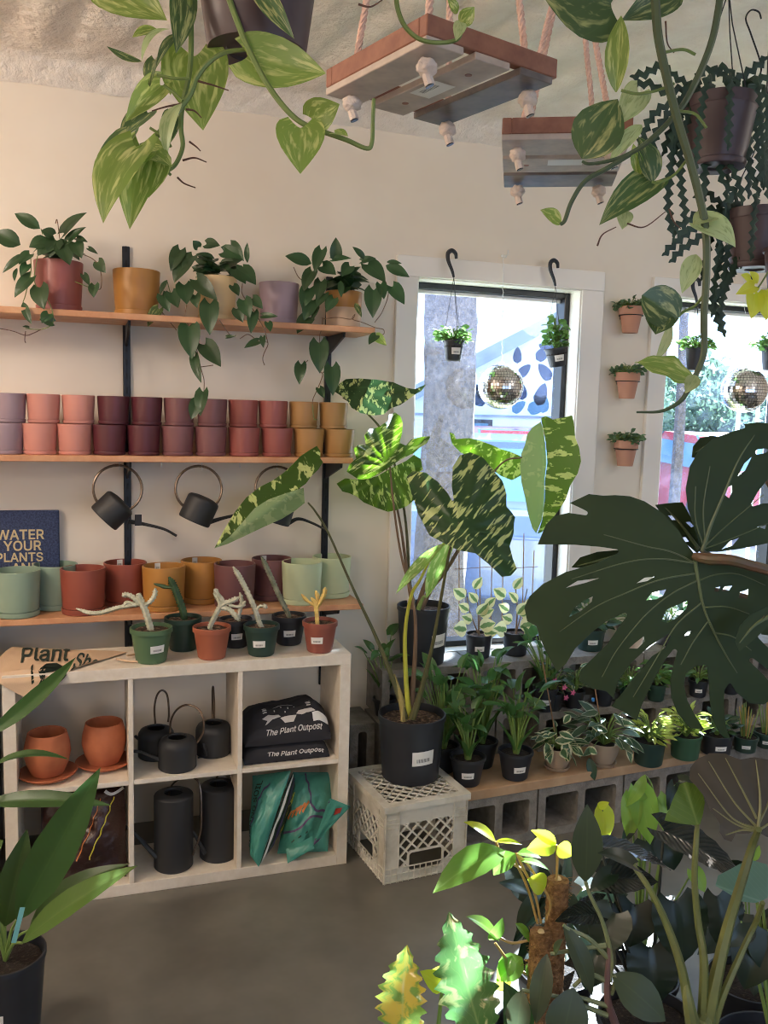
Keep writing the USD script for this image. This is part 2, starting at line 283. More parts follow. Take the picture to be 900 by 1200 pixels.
def nursery(T, c, rb, rt, h, mat, soil=DSOIL, tagd=None, fill=.88, seed=0, lip=.012):
    p = part(T, 'pot', pot_mesh(c, rb, rt, h, lip), mat)
    rs = rb+(rt-rb)*fill-.003; part(T, 'soil', soil_mesh(c, rs, c[2]+h*fill, seed), soil, smooth=True)
    if tagd is not None: part(p, 'price_label', curved_tag(c, rb, rt, h, facing(c, tagd), h*.34, h*.56, max(.028, rt*.66), tilt=.05), STICK, 'white price label')
    return A(c)+A([0, 0, h*fill])
def ceramic(T, c, rb, rt, h, mat, sauc=True, n=40):
    z0 = h*.13 if sauc else 0
    part(T, 'pot', lathe([(0, z0), (rb*.98, z0), (rb, z0+.003), (rb+(rt-rb)*.55, z0+(h-z0)*.5), (rt, h-.003), (rt-.0015, h-.0005), (rt-.005, h), (rt-.0065, h-.003), (rb-.004, z0+.03), (0, z0+.028)], n, c), mat)
    if sauc: part(T, 'saucer', lathe([(0, 0), (rb*.97, 0), (rb*1.03, .003), (rb*1.045, z0-.003), (rb*1.035, z0-.0005), (rb*1.0, z0-.001), (rb*.985, z0-.004), (0, z0-.004)], n, c), mat)
# ================================================================ the room
WY, WT = .52, .15                                                 # back wall face and thickness
W1, W2 = (1.515, 2.261, .60, 2.145), (2.705, 3.45, .60, 2.145)    # window openings x0 x1 z0 z1
wp = sbox(-2.7, 0, 5.2, 2.80)
for w in (W1, W2): wp = wp.difference(sbox(w[0], w[2], w[1], w[3]))
struct('wall_back', xz(prism(wp, WT), WY), WALL)
struct('floor', box(-2.75, 5.3, -5.2, WY+WT, -.12, 0), CONC)
struct('wall_left', box(-2.75, -2.6, -5.1, WY, 0, 2.85), WALL)
struct('wall_right', box(5.1, 5.25, -5.1, WY, 0, 2.85), WALL)
rp = sbox(-2.7, 0, 5.2, 2.85).difference(sbox(.2, .9, 2.2, 2.3)).difference(sbox(3.0, .9, 4.6, 2.3))
rear = struct('wall_rear', xz(prism(rp, .15), -5.15), WALL)
def ceil_fn(s, t):
    x = -2.75+8.1*s; r = t*5.75
    y = WY-np.where(r < .1, r*.8, .08+(r-.1)*1.0); z = 2.685+np.where(r < .1, r*.7, .07+.035*(1-np.exp(-(r-.1)*3)))
    P_ = np.stack([x, y, z], 1); rib = x+.17*(y-.5); rr = np.clip((r-.12)/.12, 0, 1)
    z = z+rr*.010*np.cos(2*np.pi*rib/.19)*(np.abs(np.cos(np.pi*rib/.57)) > .35)+.016*(meshkit.fbm(P_*A([7, 7, 7]), 3, 3)-.5)+.014*rr*(meshkit.fbm(P_*22, 3, 9)-.5)
    b = .03*np.exp(-((r-.05)/.06)**2)*(meshkit.fbm(P_*A([26, 26, 26]), 3, 5)-.5)
    return np.stack([x, y+b, np.maximum(z, 2.66)+b*.4], 1)
struct('ceiling', grid(ceil_fn, 420, 260, False), FOAM, smooth=True)
struct('ceiling', box(-2.75, 5.35, -5.2, WY+WT, 2.86, 2.95), WALL)
GLASSW = usdkit.material(stage, '/World/Looks/window_glass', {
    't': ('transparent_bsdf', dict(color=(.76, .86, .99))), 'g': ('glossy_bsdf', dict(roughness=.02)), 'm': ('mix_closure', dict(fac=.02)),
    'd': ('translucent_bsdf', dict(color=(.40, .54, 1.))), 'ge': ('geometry', {}), 'n': ('noise_texture', dict(scale=170., detail=3.)), 'n2': ('noise_texture', dict(scale=4., detail=6.)), 'r': ('map_range', dict(from_min=.60, from_max=.74, to_min=0., to_max=.035, clamp=True)),
    'r2': ('map_range', dict(from_min=.3, from_max=.75, to_min=.006, to_max=.013, clamp=True)), 'a': ('math', dict(math_type='add')), 'x': ('mix_closure', {})},
    [('t.BSDF', 'm.closure1'), ('g.BSDF', 'm.closure2'), ('ge.position', 'n.vector'), ('ge.position', 'n2.vector'), ('n.fac', 'r.value'), ('n2.fac', 'r2.value'), ('r.result', 'a.value1'), ('r2.result', 'a.value2'), ('a.value', 'x.fac'), ('m.closure', 'x.closure1'), ('d.BSDF', 'x.closure2')], surface='x.closure')
for k, (x0, x1, z0, z1) in enumerate((W1, W2)):
    T = sthing(f'window_{k+1}'); fw = .024
    for nm, b in (('trim_board', (x0-.09, x0, WY-.02, WY, z0, z1)), ('trim_board', (x1, x1+.09+.016*(k == 0), WY-.02, WY, z0, z1)), ('trim_board', (x0-.09, x1+.106, WY-.022, WY, z1, z1+.08)),
                  ('jamb', (x0, x0+.006, WY-.012, WY+.07, z0, z1)), ('jamb', (x1-.006, x1, WY-.012, WY+.07, z0, z1)), ('jamb', (x0+.006, x1-.006, WY-.012, WY+.07, z1-.006, z1))):
        part(T, nm, box(*b, ch=.002), TRIM)
    y0, y1 = WY+.07, WY+.148
    for b in ((x0+.006, x0+.006+fw, y0, y1, z0, z1-.006), (x1-.006-fw, x1-.006, y0, y1, z0, z1-.006), (x0+.03, x1-.03, y0, y1, z1-.006-fw, z1-.006), (x0+.03, x1-.03, y0, y1, z0, z0+fw)):
        part(T, 'frame_bar', box(*b, ch=.003), BLACKF)
    part(T, 'stop_strip', box(x0+.03, x1-.03, y0+.04, y0+.055, z1-.045, z1-.03, ch=.002), TRIM)
    part(T, 'glass_pane', box(x0+.02, x1-.02, WY+.125, WY+.13, z0+.01, z1-.02), GLASSW)
for k, (x0, x1) in enumerate(((.2, 2.2), (3.0, 4.6))):  # unseen rear windows, added to let fill daylight in
    T = sthing(f'window_{k+3}'); z0, z1, y0, y1 = .9, 2.3, -5.12, -5.02
    for b in ((x0, x0+.05, y0, y1, z0, z1), (x1-.05, x1, y0, y1, z0, z1), (x0, x1, y0, y1, z1-.05, z1), (x0, x1, y0, y1, z0, z0+.05), ((x0+x1)/2-.025, (x0+x1)/2+.025, y0, y1, z0, z1)):
        part(T, 'frame_bar', box(*b, ch=.004), BLACKF)
    part(T, 'glass_pane', box(x0+.02, x1-.02, -5.08, -5.075, z0+.02, z1-.02), GLASSW)
# added fill lamps (all unseen, outside the frame)
for k, (x, y, z, r, I, c) in enumerate(FILL_LAMPS):
    T = thing('pendant_lamp', ('added globe fill lamp near the left wall, beside the shelves', 'added globe fill lamp in the rear left corner', 'added globe fill lamp in front of the rear middle window', 'added globe fill lamp at the rear right', 'added globe fill lamp on the right side, beyond the hanging pots')[k], 'lamp', (x, y, z), 'added globe fill lamps')
    part(T, 'cord', tube([(x, y, z+r+.02), (x, y, 2.80)], .004, sides=6, n=1), STEEL); part(T, 'socket', lathe([(0, 0), (.03, 0), (.028, .05), (.01, .07), (0, .07)], 16, (x, y, z+r-.01)), STEEL)
    L = UsdLux.SphereLight.Define(stage, T.path+'/light'); L.CreateRadiusAttr(r); L.CreateIntensityAttr(I*FILL_GAIN); L.CreateColorAttr(Gf.Vec3f(*c))
# ================================================================ outdoors, seen through the two windows
PAVE = mk('pavement', S(176, 172, 168), .9, col2=S(150, 146, 142), nscale=2, coords='world')
GRASS = mk('grass_ground', S(96, 110, 62), .95, col2=S(150, 140, 96), nscale=9, coords='world', bump=(40, 1., .03))
struct('ground', box(-40, 80, WY+WT+.0, 90, -.1, -.02), PAVE)
struct('ground_verge', box(-3, 8, WY+WT+.02, 2.6, -.08, .06), GRASS)
BARK = mk('tree_bark', S(92, 86, 88), .9, col2=S(58, 54, 58), nscale=30, bump=(50, 1., .02))
FOLI = leafmat('outdoor_foliage', S(62, 84, 66), S(90, 112, 84), tr=.35, lat=4)
rng = np.random.default_rng(5)
def leafcloud(c, R, n, w, seed, sq=(1, 1, 1)):
    r_ = np.random.default_rng(seed); d = r_.normal(size=(n, 3)); d /= np.linalg.norm(d, axis=1, keepdims=True); P_ = A(c)+d*A(sq)*R*(r_.random((n, 1))**.4)
    out = [leaf(p, p+w*1.8*t_/np.linalg.norm(t_), r_.normal(size=3), w, 'oval', nu=2, nv=1) for p, t_ in zip(P_, r_.normal(size=(n, 3)))]
    return cat(*out)
tr_c = aty(519, 500, 2.5); tx = float(tr_c[0])
T = thing('street_tree', 'broad grey tree trunk just outside the left window', 'tree', (tx, 2.5, 0))
def trunk_fn(s, t):
    a = s*2*np.pi; z = -.05+4.2*t; r = .165+.06*np.exp(-z*3)+.012*np.sin(a*5+z*2); P_ = np.stack([np.cos(a)*3, np.sin(a)*3, z*3], 1); r = r+.02*(meshkit.fbm(P_*2, 3, 2)-.5)
    return np.stack([tx+r*np.cos(a)+.03*np.sin(z), 2.5+r*np.sin(a), z], 1)
tk = part(T, 'trunk', grid(trunk_fn, 32, 60, False), BARK, smooth=True)
for a, l in ((.4, 1.6), (2.0, 1.5), (3.6, 1.7), (5.2, 1.4)):
    part(tk, 'branch', tube([(tx, 2.5, 3.9), (tx+.5*math.cos(a), 2.5+.5*math.sin(a), 4.6), (tx+l*math.cos(a), 2.5+l*math.sin(a), 5.3)], [.1, .06, .02]), BARK)
part(T, 'foliage', leafcloud((tx, 2.6, 5.6), 1.7, 900, .16, 7, (1, 1, .6)), FOLI, kind='stuff')
T = thing('lot_tree', 'added slender tree outside the right window, crown shaped to shade the left window', 'tree', (4.86, 3.29, 0))
part(T, 'trunk', tube([(4.86, 3.29, .0), (4.9, 3.29, 1.4), (4.86, 3.29, 2.9)], [.05, .045, .03]), BARK); part(T, 'foliage', cat(leafcloud((4.86, 3.29, 3.06), .85, 380, .15, 77, (1, 1, .42)), leafcloud((4.52, 3.27, 3.38), .24, 110, .12, 78)), FOLI, kind='stuff')  # flat crown and side clump added to block sun through the left window
# the painted building across the lot
BW = mk('painted_wall', S(206, 220, 232), .8, col2=S(190, 208, 226), nscale=1.5, coords='world'); MUR = mk('mural_blue', S(34, 50, 78), .8); MUR2 = mk('mural_teal', S(70, 110, 140), .8); ROOF = mk('metal_roof', S(120, 132, 150), .5)
T = thing('mural_building', 'pale building with a dark leaf and wing mural and a sloping roof edge', 'building', (7.7, 12, 0))
part(T, 'wall', xz(prism(Polygon([(3.9, -.1), (11.0, -.1), (11.0, 4.4), (10.7, 4.4), (3.9, .85)]), 4.0), 12.0), BW)
part(T, 'roof', xz(prism(Polygon([(3.6, .7), (10.7, 4.4), (11.2, 4.4), (11.2, 4.62), (10.6, 4.62), (3.5, .92)]), 4.4), 11.75), ROOF)
part(T, 'wall_band', box(4.0, 11.0, 11.96, 12.0, 1.56, 1.60), ROOF); part(T, 'window', box(6.72, 7.35, 11.95, 12.0, 1.20, 1.51), BLACKF); part(T, 'pane', box(6.82, 7.25, 11.93, 11.95, 1.23, 1.44), MUR2)
def petal(cx, cz, l, w, a): return affinity.rotate(Polygon([(cx+l/2*q, cz+w*.5*sg*math.sqrt(max(0, 1-q*q))*(1-.35*q)) for sg, qs in ((1, np.linspace(-1, 1, 9)), (-1, np.linspace(1, -1, 9)[1:-1])) for q in qs]), a)
k = 0
for cx in np.arange(5.5, 10.7, .40):
    for cz in (1.78, 2.08, 2.38, 2.7, 3.02, 3.36, 3.7):
        if cz > .7+.52*(cx-3.6)-.16: continue
        jx, jz = rng.normal(0, .07, 2); a = rng.uniform(0, 180); l = rng.uniform(.26, .46)
        sh = petal(cx+jx, cz+jz, l, l*.55, a)
        if k % 3 == 0: sh = sh.union(petal(cx+jx+l*.3, cz+jz+l*.15, l*.8, l*.5, a+70)).union(petal(cx+jx, cz+jz+l*.3, l*.6, l*.35, a+120))
        part(T, 'mural_shape', xz(prism(sh, .004), 11.995), MUR if k % 4 else MUR2); k += 1
for (cx, cz) in ((7.7, 1.26), (7.9, 1.22), (8.7, 1.1), (9.3, 1.22)):
    part(T, 'mural_shape', xz(prism(petal(cx, cz, .3, .12, 60).union(petal(cx+.08, cz, .26, .1, 130)), .004), 11.995), MUR)
# parked cars
RED = mk('car_red', S(176, 40, 46), .25, coat=.6); BLUE = mk('car_blue', S(74, 92, 134), .25, coat=.6); CGL = mk('car_glass', S(96, 140, 176), .08, spec=.8); TYRE = mk('tyre', S(24, 24, 26), .8)
WHEEL = [(0, -.1), (.22, -.1), (.3, -.09), (.32, -.05), (.32, .05), (.3, .09), (.22, .1), (0, .1)]
def car(label, body, loc, ang, L=4.2):
    T = thing('parked_car', label, 'car', loc); W_ = 1.7; c, s_ = math.cos(ang), math.sin(ang)
    def put(mm): v = mm[0]; return (A(loc)+np.stack([v[:, 0]*c-v[:, 1]*s_, v[:, 0]*s_+v[:, 1]*c, v[:, 2]], 1), mm[1])
    side = Polygon([(-2.1, .35), (-2.1, .75), (-1.9, .86), (-1.25, .92), (-.75, 1.36), (.55, 1.4), (1.2, .98), (1.95, .84), (2.1, .62), (2.1, .35)]).buffer(.04)
    b = xz(prism(side, W_), -W_/2); v = b[0].copy(); hi = v[:, 2] > .95; v[hi, 1] *= .82; part(T, 'body', put((v, b[1])), body)
    for yy, sg in ((-W_/2-.005, 1), (W_/2-.02, 1)):
        g = xz(prism(Polygon([(-1.12, .95), (-.7, 1.29), (.5, 1.32), (1.0, .98)]), .03), yy); v = g[0].copy(); v[:, 1] *= np.where(v[:, 2] > 1, .87, .98); part(T, 'side_window', put((v, g[1])), CGL)
    for sx, xx in ((0, (-1.36, -.74)), (1, (.62, 1.3))):
        part(T, 'windscreen', put(grid(lambda s, t: np.stack([xx[0]+(xx[1]-xx[0])*t, (s-.5)*W_*(.86), (.93+.46*t+.02) if sx == 0 else (1.42-.42*t+.015)], 1), 2, 2, False)), CGL)
    for wx in (-1.3, 1.3):
        for wy in (-.84, .84): part(T, 'wheel', put(move(rot(lathe(WHEEL, 20), math.pi/2, (1, 0, 0)), (wx, wy, .3))), TYRE)
car('red parked car seen behind the variegated leaves of the left window', RED, (6.6, 9.4, -.02), 1.25)
car('blue parked car in front of the red one outside the left window', BLUE, (3.9, 4.7, -.02), 1.05)
car('red parked car at the left edge of the right window', RED, (9.4, 8.2, -.02), 1.3)
# hedge trees and pale poles beyond the second window
for k, (x, y, R) in enumerate(((12.3, 12.6, 1.05), (14.6, 13.6, 1.15), (17.2, 14.6, 1.25), (16.2, 17.6, 1.5), (11.6, 9.6, .75))):
    T = thing('lot_tree', ('bushy tree beyond the right window, first behind the poles', 'tall bushy tree beyond the right window, second in the row', 'bushy tree beyond the right window, third in the row', 'far bushy tree at the end of the lot', 'small round bush beyond the red car outside the right window')[k], 'tree', (x, y, 0))
    part(T, 'trunk', tube([(x, y, -.02), (x+.05, y, R*.9)], [.1, .06]), BARK); part(T, 'foliage', leafcloud((x, y, .25+R*1.05), R, 1100, .13*R, 20+k, (1, 1, 1.05)), FOLI, kind='stuff')
POLE = mk('white_pole', S(235, 238, 240), .4)
for k, (u, vt, y) in enumerate(((858, 478, 4.5), (880, 400, 5.0), (892, 420, 4.6))):
    b = aty(u, 590, y); t = aty(u, vt, y)
    solo('white_post', tube([(b[0], y, -.05), (b[0], y, t[2])], .022, smooth=False, sides=8), POLE, ('short white post outside the right window', 'tall white post outside the right window', 'white post at the right edge of the right window')[k], 'post')
# ================================================================ wall shelves and what stands on them
SY0, SY1 = .27, .519
SHZ = (1.914, 1.435, .882)
for z, x1, nm in ((SHZ[0], 1.266, 'top'), (SHZ[1], 1.193, 'middle'), (SHZ[2], 1.246, 'bottom')):
    b = box(-1.2, x1, SY0, SY1-.012, z-.021, z, ch=.002)
    solo('shelf_board', b, PINE, f'pale pine wall shelf board, {nm} one of the three', 'shelf')
SLOT = mk('slot_dark', S(8, 8, 10), .7)
for sx, top, lab in ((.398, 2.172, 'left'), (1.153, 2.12, 'right')):
    T = thing('shelf_standard', f'black slotted steel upright carrying the shelves, {lab} of the two in view', 'shelf standard', (sx, WY-.006, .5))
    part(T, 'rail', box(sx-.013, sx+.013, WY-.013, WY-.0005, .50, top, ch=.002), STEEL)
    zs = np.arange(.55, top-.02, .05)
    part(T, 'slot', cat(*[box(sx-.003, sx+.003, WY-.0145, WY-.012, z, z+.022) for z in zs]), SLOT, kind='stuff')
    for z in SHZ:
        w = Polygon([(WY-.012, z-.022), (WY-.012, z-.022-.075), (WY-.022, z-.022-.07), (SY0+.02, z-.022-.016), (SY0+.015, z-.022)])
        e = prism(w, .008); v = e[0]; part(T, 'bracket', (np.stack([sx-.004+v[:, 2], v[:, 0], v[:, 1]], 1), e[1]), STEEL)
# ceramic pots
CER = {k: mk('ceramic_'+k, S(*c), .42, col2=S(*[max(0, x-7) for x in c]), nscale=5) for k, c in dict(
    lilac=(158, 136, 146), pink=(204, 140, 128), burgundy=(92, 42, 50), mauve=(126, 82, 84), red=(152, 84, 78), mustard=(168, 126, 76), sage=(140, 162, 144), brick=(146, 76, 62), ochre=(178, 126, 62), plum=(116, 76, 78), pistachio=(200, 212, 176), cream=(224, 194, 146)).items()}
def solo_pot(name, label, c, rb, rt, h, mat, group=None, sauc=True, sticker=None):
    T = thing(name, label, 'pot', c, group); ceramic(T, c, rb, rt, h, mat, sauc)
    if sticker is not None:
        a = sticker; da = .3
        part(T, 'price_label', grid(lambda s, t: np.stack([c[0]+(rt-.0075)*np.cos(a+(s-.5)*da), c[1]+(rt-.0075)*np.sin(a+(s-.5)*da), c[2]+h-.03+.027*t], 1), 4, 1), STICK, 'white price label inside the rim')
    return T
lo = [7, 46.5, 87.5, 128, 168.5, 208, 247, 286, 324.5, 362, 397.5]; hi = [10.8, 51, 92, 133, 172, 210, 248.5, 285, 320, 356, 391]
lk = ['lilac', 'pink', 'pink', 'burgundy', 'burgundy', 'mauve', 'mauve', 'red', 'red', 'mustard', 'mustard']
cn_ = dict(lilac='dusty lilac', pink='salmon pink', burgundy='burgundy', mauve='mauve brown', red='brick red', mustard='mustard yellow')
for i in range(11):
    side = 'only' if lk[i] == 'lilac' else ('left' if lk[i-1] != lk[i] else 'right')
    x = float(aty(lo[i], 510, .345)[0]); z = SHZ[1]
    solo_pot('ceramic_planter', f'{cn_[lk[i]]} planter in the lower row on the middle shelf, {side} of its colour', (x, .345, z), .052, .0575, .104, CER[lk[i]], 'small planters stacked on the middle shelf')
    x = float(aty(hi[i], 475, .36)[0])
    solo_pot('ceramic_planter', f'{cn_[lk[i]]} planter in the upper row on the middle shelf, {side} of its colour', (x, .36, z+.1045), .0495, .0545, .098, CER[lk[i]], 'small planters stacked on the middle shelf')
big = [(20, 'sage', 'sage green', 0), (65, 'sage', 'sage green', 1), (97.5, 'brick', 'brick red', 0), (147, 'brick', 'brick red', 1), (192, 'ochre', 'ochre yellow', 0), (236, 'ochre', 'ochre yellow', 1), (275, 'plum', 'plum brown', 0), (318, 'plum', 'plum brown', 1), (353.5, 'pistachio', 'pale pistachio', 0), (388, 'pistachio', 'pale pistachio', 1)]
for u, mt, cn2, back in big:
    y = .442 if back else .346; x = float(aty(u, 690, y)[0])
    solo_pot('ceramic_planter', f'large {cn2} ceramic planter on the bottom shelf, {"behind" if back else "in front of"} its twin', (x, y, SHZ[2]), .070, .0765, .158, CER[mt], 'large planters on the bottom shelf', sticker=(math.pi/2+.25 if back or mt in ('ochre',) else None))
for u, mt, lab, w, h in ((160, 'ochre', 'ochre yellow ceramic planter standing empty on the top shelf', 54, .158), (327, 'lilac', 'lilac grey ceramic planter standing empty on the top shelf', 47, .15)):
    x = float(aty(u, 340, .39)[0]); d = dep((x, .39, 2)); solo_pot('ceramic_planter', lab, (x, .39, SHZ[0]), w*d/FPX/2*.9, w*d/FPX/2, h, CER[mt])
# navy sign
NAVY = mk('navy_linen', S(38, 50, 84), .8, col2=S(66, 80, 116), nscale=160, thr=(.4, .62)); BEIGE = mk('beige_print', S(206, 190, 150), .8)
T = thing('canvas_sign', 'navy linen wall sign with beige lettering behind the sage pots', 'sign', (.05, .5, SHZ[2]))
sx1 = float(aty(69.5, 620, .5)[0]); sz1 = float(aty(40, 598, .5)[2])
part(T, 'canvas', box(sx1-.29, sx1, .488, .512, SHZ[2], sz1, ch=.003), NAVY)
for i, (tx_, v0, v1, uc) in enumerate((('WATER', 621, 632, 23.5), ('YOUR', 634, 645, 26), ('PLANTS', 648, 658, 22.5), ('AND', 660, 671, 30), ('NOT YOUR', 673, 684, 26))):
    if i == 4: continue
    t = meshkit.text_mesh(tx_, .032, .002, bold=True); v = np.array(t.vertices); wd = v[:, 0].max(); cx = float(aty(uc, v0, .487)[0]); zb = float(aty(uc, v1, .487)[2]); zt = float(aty(uc, v0, .487)[2]); sc = (zt-zb)/.032
    v[:, :2] *= sc; v[:, 0] *= .96; v[:, 0] -= v[:, 0].max()/2
    part(T, 'lettering', (np.stack([cx+v[:, 0], .4882-v[:, 2], zb+v[:, 1]], 1), np.array(t.faces)), BEIGE, f'beige word {tx_}')
# hanging watering cans
CANM = mk('matt_black_enamel', S(40, 41, 44), .55); HAND = mk('bronze_wire', S(112, 96, 84), .28, metal=.8); HOOKM = mk('clear_hook', S(220, 222, 222), .2)
def kettle(T, c, r, h, up, sp, ring=None, d=.0035, spout=None, arch=None, dome=.25):
    """body of revolution about the axis up (unit), spout polyline and handle given in world points"""
    Z = A(up, float); Z /= np.linalg.norm(Z); X = np.cross([0, 1, 0], Z); X /= np.linalg.norm(X); Y = np.cross(Z, X)
    dm = dome*r
    b = lathe([(0, 0), (r*.95, 0), (r, .004), (r, h-dm), (r*.97, h-dm*.6), (r*.86, h-dm*.2), (r*.66, h), (r*.5, h+.002), (r*.48, h-.004), (r*.6, h-.012), (r*.9, h-dm), (r*.93, .02), (0, .015)], 36)
    bd = part(T, 'body', frame(b, c, X, Y, Z), CANM)
    part(T, 'spout', tube(spout, [.009, .0065, .0052, .005]), CANM)
    if arch is not None: part(T, 'handle', tube(arch, d, sides=8), HAND, 'bronze wire handle')
    if ring is not None:
        rc, rr = ring; a = np.linspace(0, 2*np.pi, 37); pts = [(rc[0]+rr*math.cos(t), rc[1]+.01*math.sin(t), rc[2]+rr*math.sin(t)) for t in a]
        part(T, 'handle', tube(pts, .0045, sides=8, smooth=False), HAND, 'round bronze handle')
    return bd
hy = .31
for k, (ru, rv, bt, bb, spx, lab) in enumerate((
        (138, 573, (143, 587), (121, 608), [(150, 611), (168, 614), (192, 620), (207, 628)], 'black watering can hanging by its ring under the middle shelf, leftmost'),
        (233, 573, (240, 583), (227, 611), [(245, 612), (262, 607), (280, 603), (300, 600)], 'black watering can hanging by its ring under the middle shelf, second from left'),
        (325, 573, (330, 584), (321, 612), [(338, 613), (350, 608), (366, 613), (382, 621)], 'black watering can hanging half hidden behind the tilted variegated leaf'))):
    rc = aty(ru, rv, hy); top = aty(*bt, hy); bot = aty(*bb, hy); T = thing('watering_can', lab, 'watering can', tuple(rc), 'watering cans hung under the shelf')
    ax = top-bot; h = np.linalg.norm(ax); kettle(T, bot, .058, h, ax, None, ring=(rc, .081), spout=[aty(u, v, hy-.0) for u, v in spx])
    if k == 0: a_, b_ = aty(158, 616, hy-.012), aty(166, 603, hy-.012); part(T, 'price_label', box(a_[0], b_[0], hy-.013, hy-.0115, a_[2], b_[2]), mk('black_tag', S(30, 26, 28), .5), 'small dark tag on the spout')
for k, u in enumerate((140, 189, 237, 281, 325)):
    x = float(aty(u, 548, hy)[0]); z = SHZ[1]-.021
    s_ = [(x, hy+.008, z), (x, hy+.008, z-.02), (x, hy+.002, z-.028), (x, hy-.004, z-.022)] if k % 2 == 0 else [(x, hy, z), (x, hy, z-.014), (x, hy-.005, z-.019), (x, hy-.009, z-.014)]
    solo('cup_hook', tube(s_, .0016, sides=6), HOOKM, ('small hook under the middle shelf holding the leftmost watering can', 'bare small hook under the middle shelf between the first two cans', 'small hook under the middle shelf holding the second can', 'bare small hook under the middle shelf beside the tilted leaf', 'small hook under the middle shelf holding the third can')[k], 'hook')
# ================================================================ cube shelf
KX, KD, KH = 1.12, .265, .77
T = thing('cube_shelf', 'white six-compartment cube shelf standing below the wall shelves', 'shelf', (KX/2, KD/2, 0))
for nm, b in (('top_panel', (0, KX, 0, KD, KH-.038, KH)), ('bottom_panel', (.038, KX-.038, 0, KD, 0, .038)), ('side_panel', (0, .038, 0, KD, 0, KH-.038)), ('side_panel', (KX-.038, KX, 0, KD, 0, KH-.038)),
              ('divider', (.3735, .3895, .001, KD, .038, KH-.038)), ('divider', (.7275, .7435, .001, KD, .038, KH-.038))):
    part(T, nm, box(*b, ch=.0012), WHITEW)
for x0, x1 in ((.038, .3735), (.3895, .7275), (.7435, KX-.038)): part(T, 'middle_shelf', box(x0, x1, .001, KD, .377, .393, ch=.001), WHITEW)
DGREY = mk('blocker_cabinet_grey', S(92, 90, 88), .6)
T = thing('storage_cabinet', 'added low grey cabinet left of the white cube shelf, unseen, blocking light', 'cabinet', (-.62, .27, 0))  # unseen cabinet added to keep lamp light from behind the cube shelf
part(T, 'body', box(-1.2, -.05, .03, .505, .0, .80, ch=.003), DGREY); part(T, 'door', box(-1.19, -.63, .012, .029, .02, .78, ch=.002), DGREY); part(T, 'door', box(-.62, -.06, .012, .029, .02, .78, ch=.002), DGREY)
# tote bag on top
CANV = mk('natural_canvas', S(206, 176, 146), .9, bump=(300, .3, .002)); INK = mk('dark_green_ink', S(38, 52, 44), .9)
def tote(s, t):                                                  # s: left to right, t: front to back
    P0, P1, P2, P3 = A([-.05, .02]), A([.10, -.085]), A([.385, .175]), A([.015, .31])      # front left, front tip, right, back left, over the shelf top
    p = P0*((1-s)*(1-t))[:, None]+P1*(s*(1-t))[:, None]+P2*(s*t)[:, None]+P3*((1-s)*t)[:, None]
    w = meshkit.fbm(np.stack([s*4, t*4, s*0], 1), 3, 4)-.5; x, y = p[:, 0], p[:, 1]
    over = np.clip(.012-y, 0, 1); sag = over*1.05
    z = KH+.005+.010*np.clip(w+.25, 0, 1)+.020*np.clip(t, 0, 1)*(1-t**6)*(1-s**3)*np.clip(1-over*40, 0, 1)
    return np.stack([x+.01*w, np.maximum(y, -.008-.1*np.maximum(w, 0)*over), np.where(y < .012, np.minimum(z, KH+.005-sag), z)], 1)
T = thing('tote_bag', 'natural canvas tote bag with dark green print lying over the shelf top', 'bag', (.15, .1, KH))
tb = part(T, 'bag', grid(tote, 40, 40), CANV, smooth=True)
def on_tote(mesh):                                                # mesh drawn in picture pixels over the bag top
    v = mesh[0]; w = A([atz(a, b, KH+.018)[:2] for a, b in v[:, :2]]); P0, P1, P2, P3 = A([-.05, .02]), A([.10, -.085]), A([.385, .175]), A([.015, .31]); st = np.full((len(v), 2), .5)
    for _ in range(8):
        s, t = st[:, :1], st[:, 1:]; p = P0*(1-s)*(1-t)+P1*s*(1-t)+P2*s*t+P3*(1-s)*t-w; ds = (P1-P0)*(1-t)+(P2-P3)*t; dt = (P3-P0)*(1-s)+(P2-P1)*s; det = ds[:, 0]*dt[:, 1]-ds[:, 1]*dt[:, 0]
        st = st-np.stack([(p[:, 0]*dt[:, 1]-p[:, 1]*dt[:, 0])/det, (ds[:, 0]*p[:, 1]-ds[:, 1]*p[:, 0])/det], 1)
    return onsheet(tote, (np.c_[st, v[:, 2]*0], mesh[1]), .003)
for txt, x0, x1, yb, yt, sk, rs in (('Plant', 22, 80, 776, 760, 3, -3), ('Shop', 84, 121, 779, 764, 8, 4)):
    q = meshkit.text_mesh(txt, 1., .001, bold=True); v = np.array(q.vertices); u = v[:, 0]/v[:, 0].max(); z = v[:, 1]; f = np.array(q.faces); keep = (v[f][:, :, 2] > .0005).all(1); px_ = np.stack([x0+(x1-x0)*u+sk*z, yb+rs*u-(yb-yt)*z, z*0], 1)
    part(T, 'lettering', on_tote(refine((px_, f[keep]), 2.5)), INK, 'dark green lettering')
for pts in ([(46, 782), (54, 777), (66, 776), (80, 780), (74, 786), (60, 785), (66, 781), (54, 782), (50, 787)], [(42, 787), (48, 784), (57, 786), (49, 790)], [(50, 797), (56, 791), (70, 788), (86, 786), (74, 791), (62, 794), (54, 800)], [(36, 780), (38, 778), (40, 785), (37, 786)]):
    e = flat(poly2(pts)); v, f = refine(e, 3.); part(T, 'print_shape', on_tote((v, f)), INK, 'dark green printed leaf')
part(T, 'strap', tube([(.375, .105, KH+.012), (.41, .13, KH+.007), (.432, .085, KH+.006), (.42, .05, KH+.006), (.385, .055, KH+.006), (.34, .075, KH+.012)], .0035), CANV)
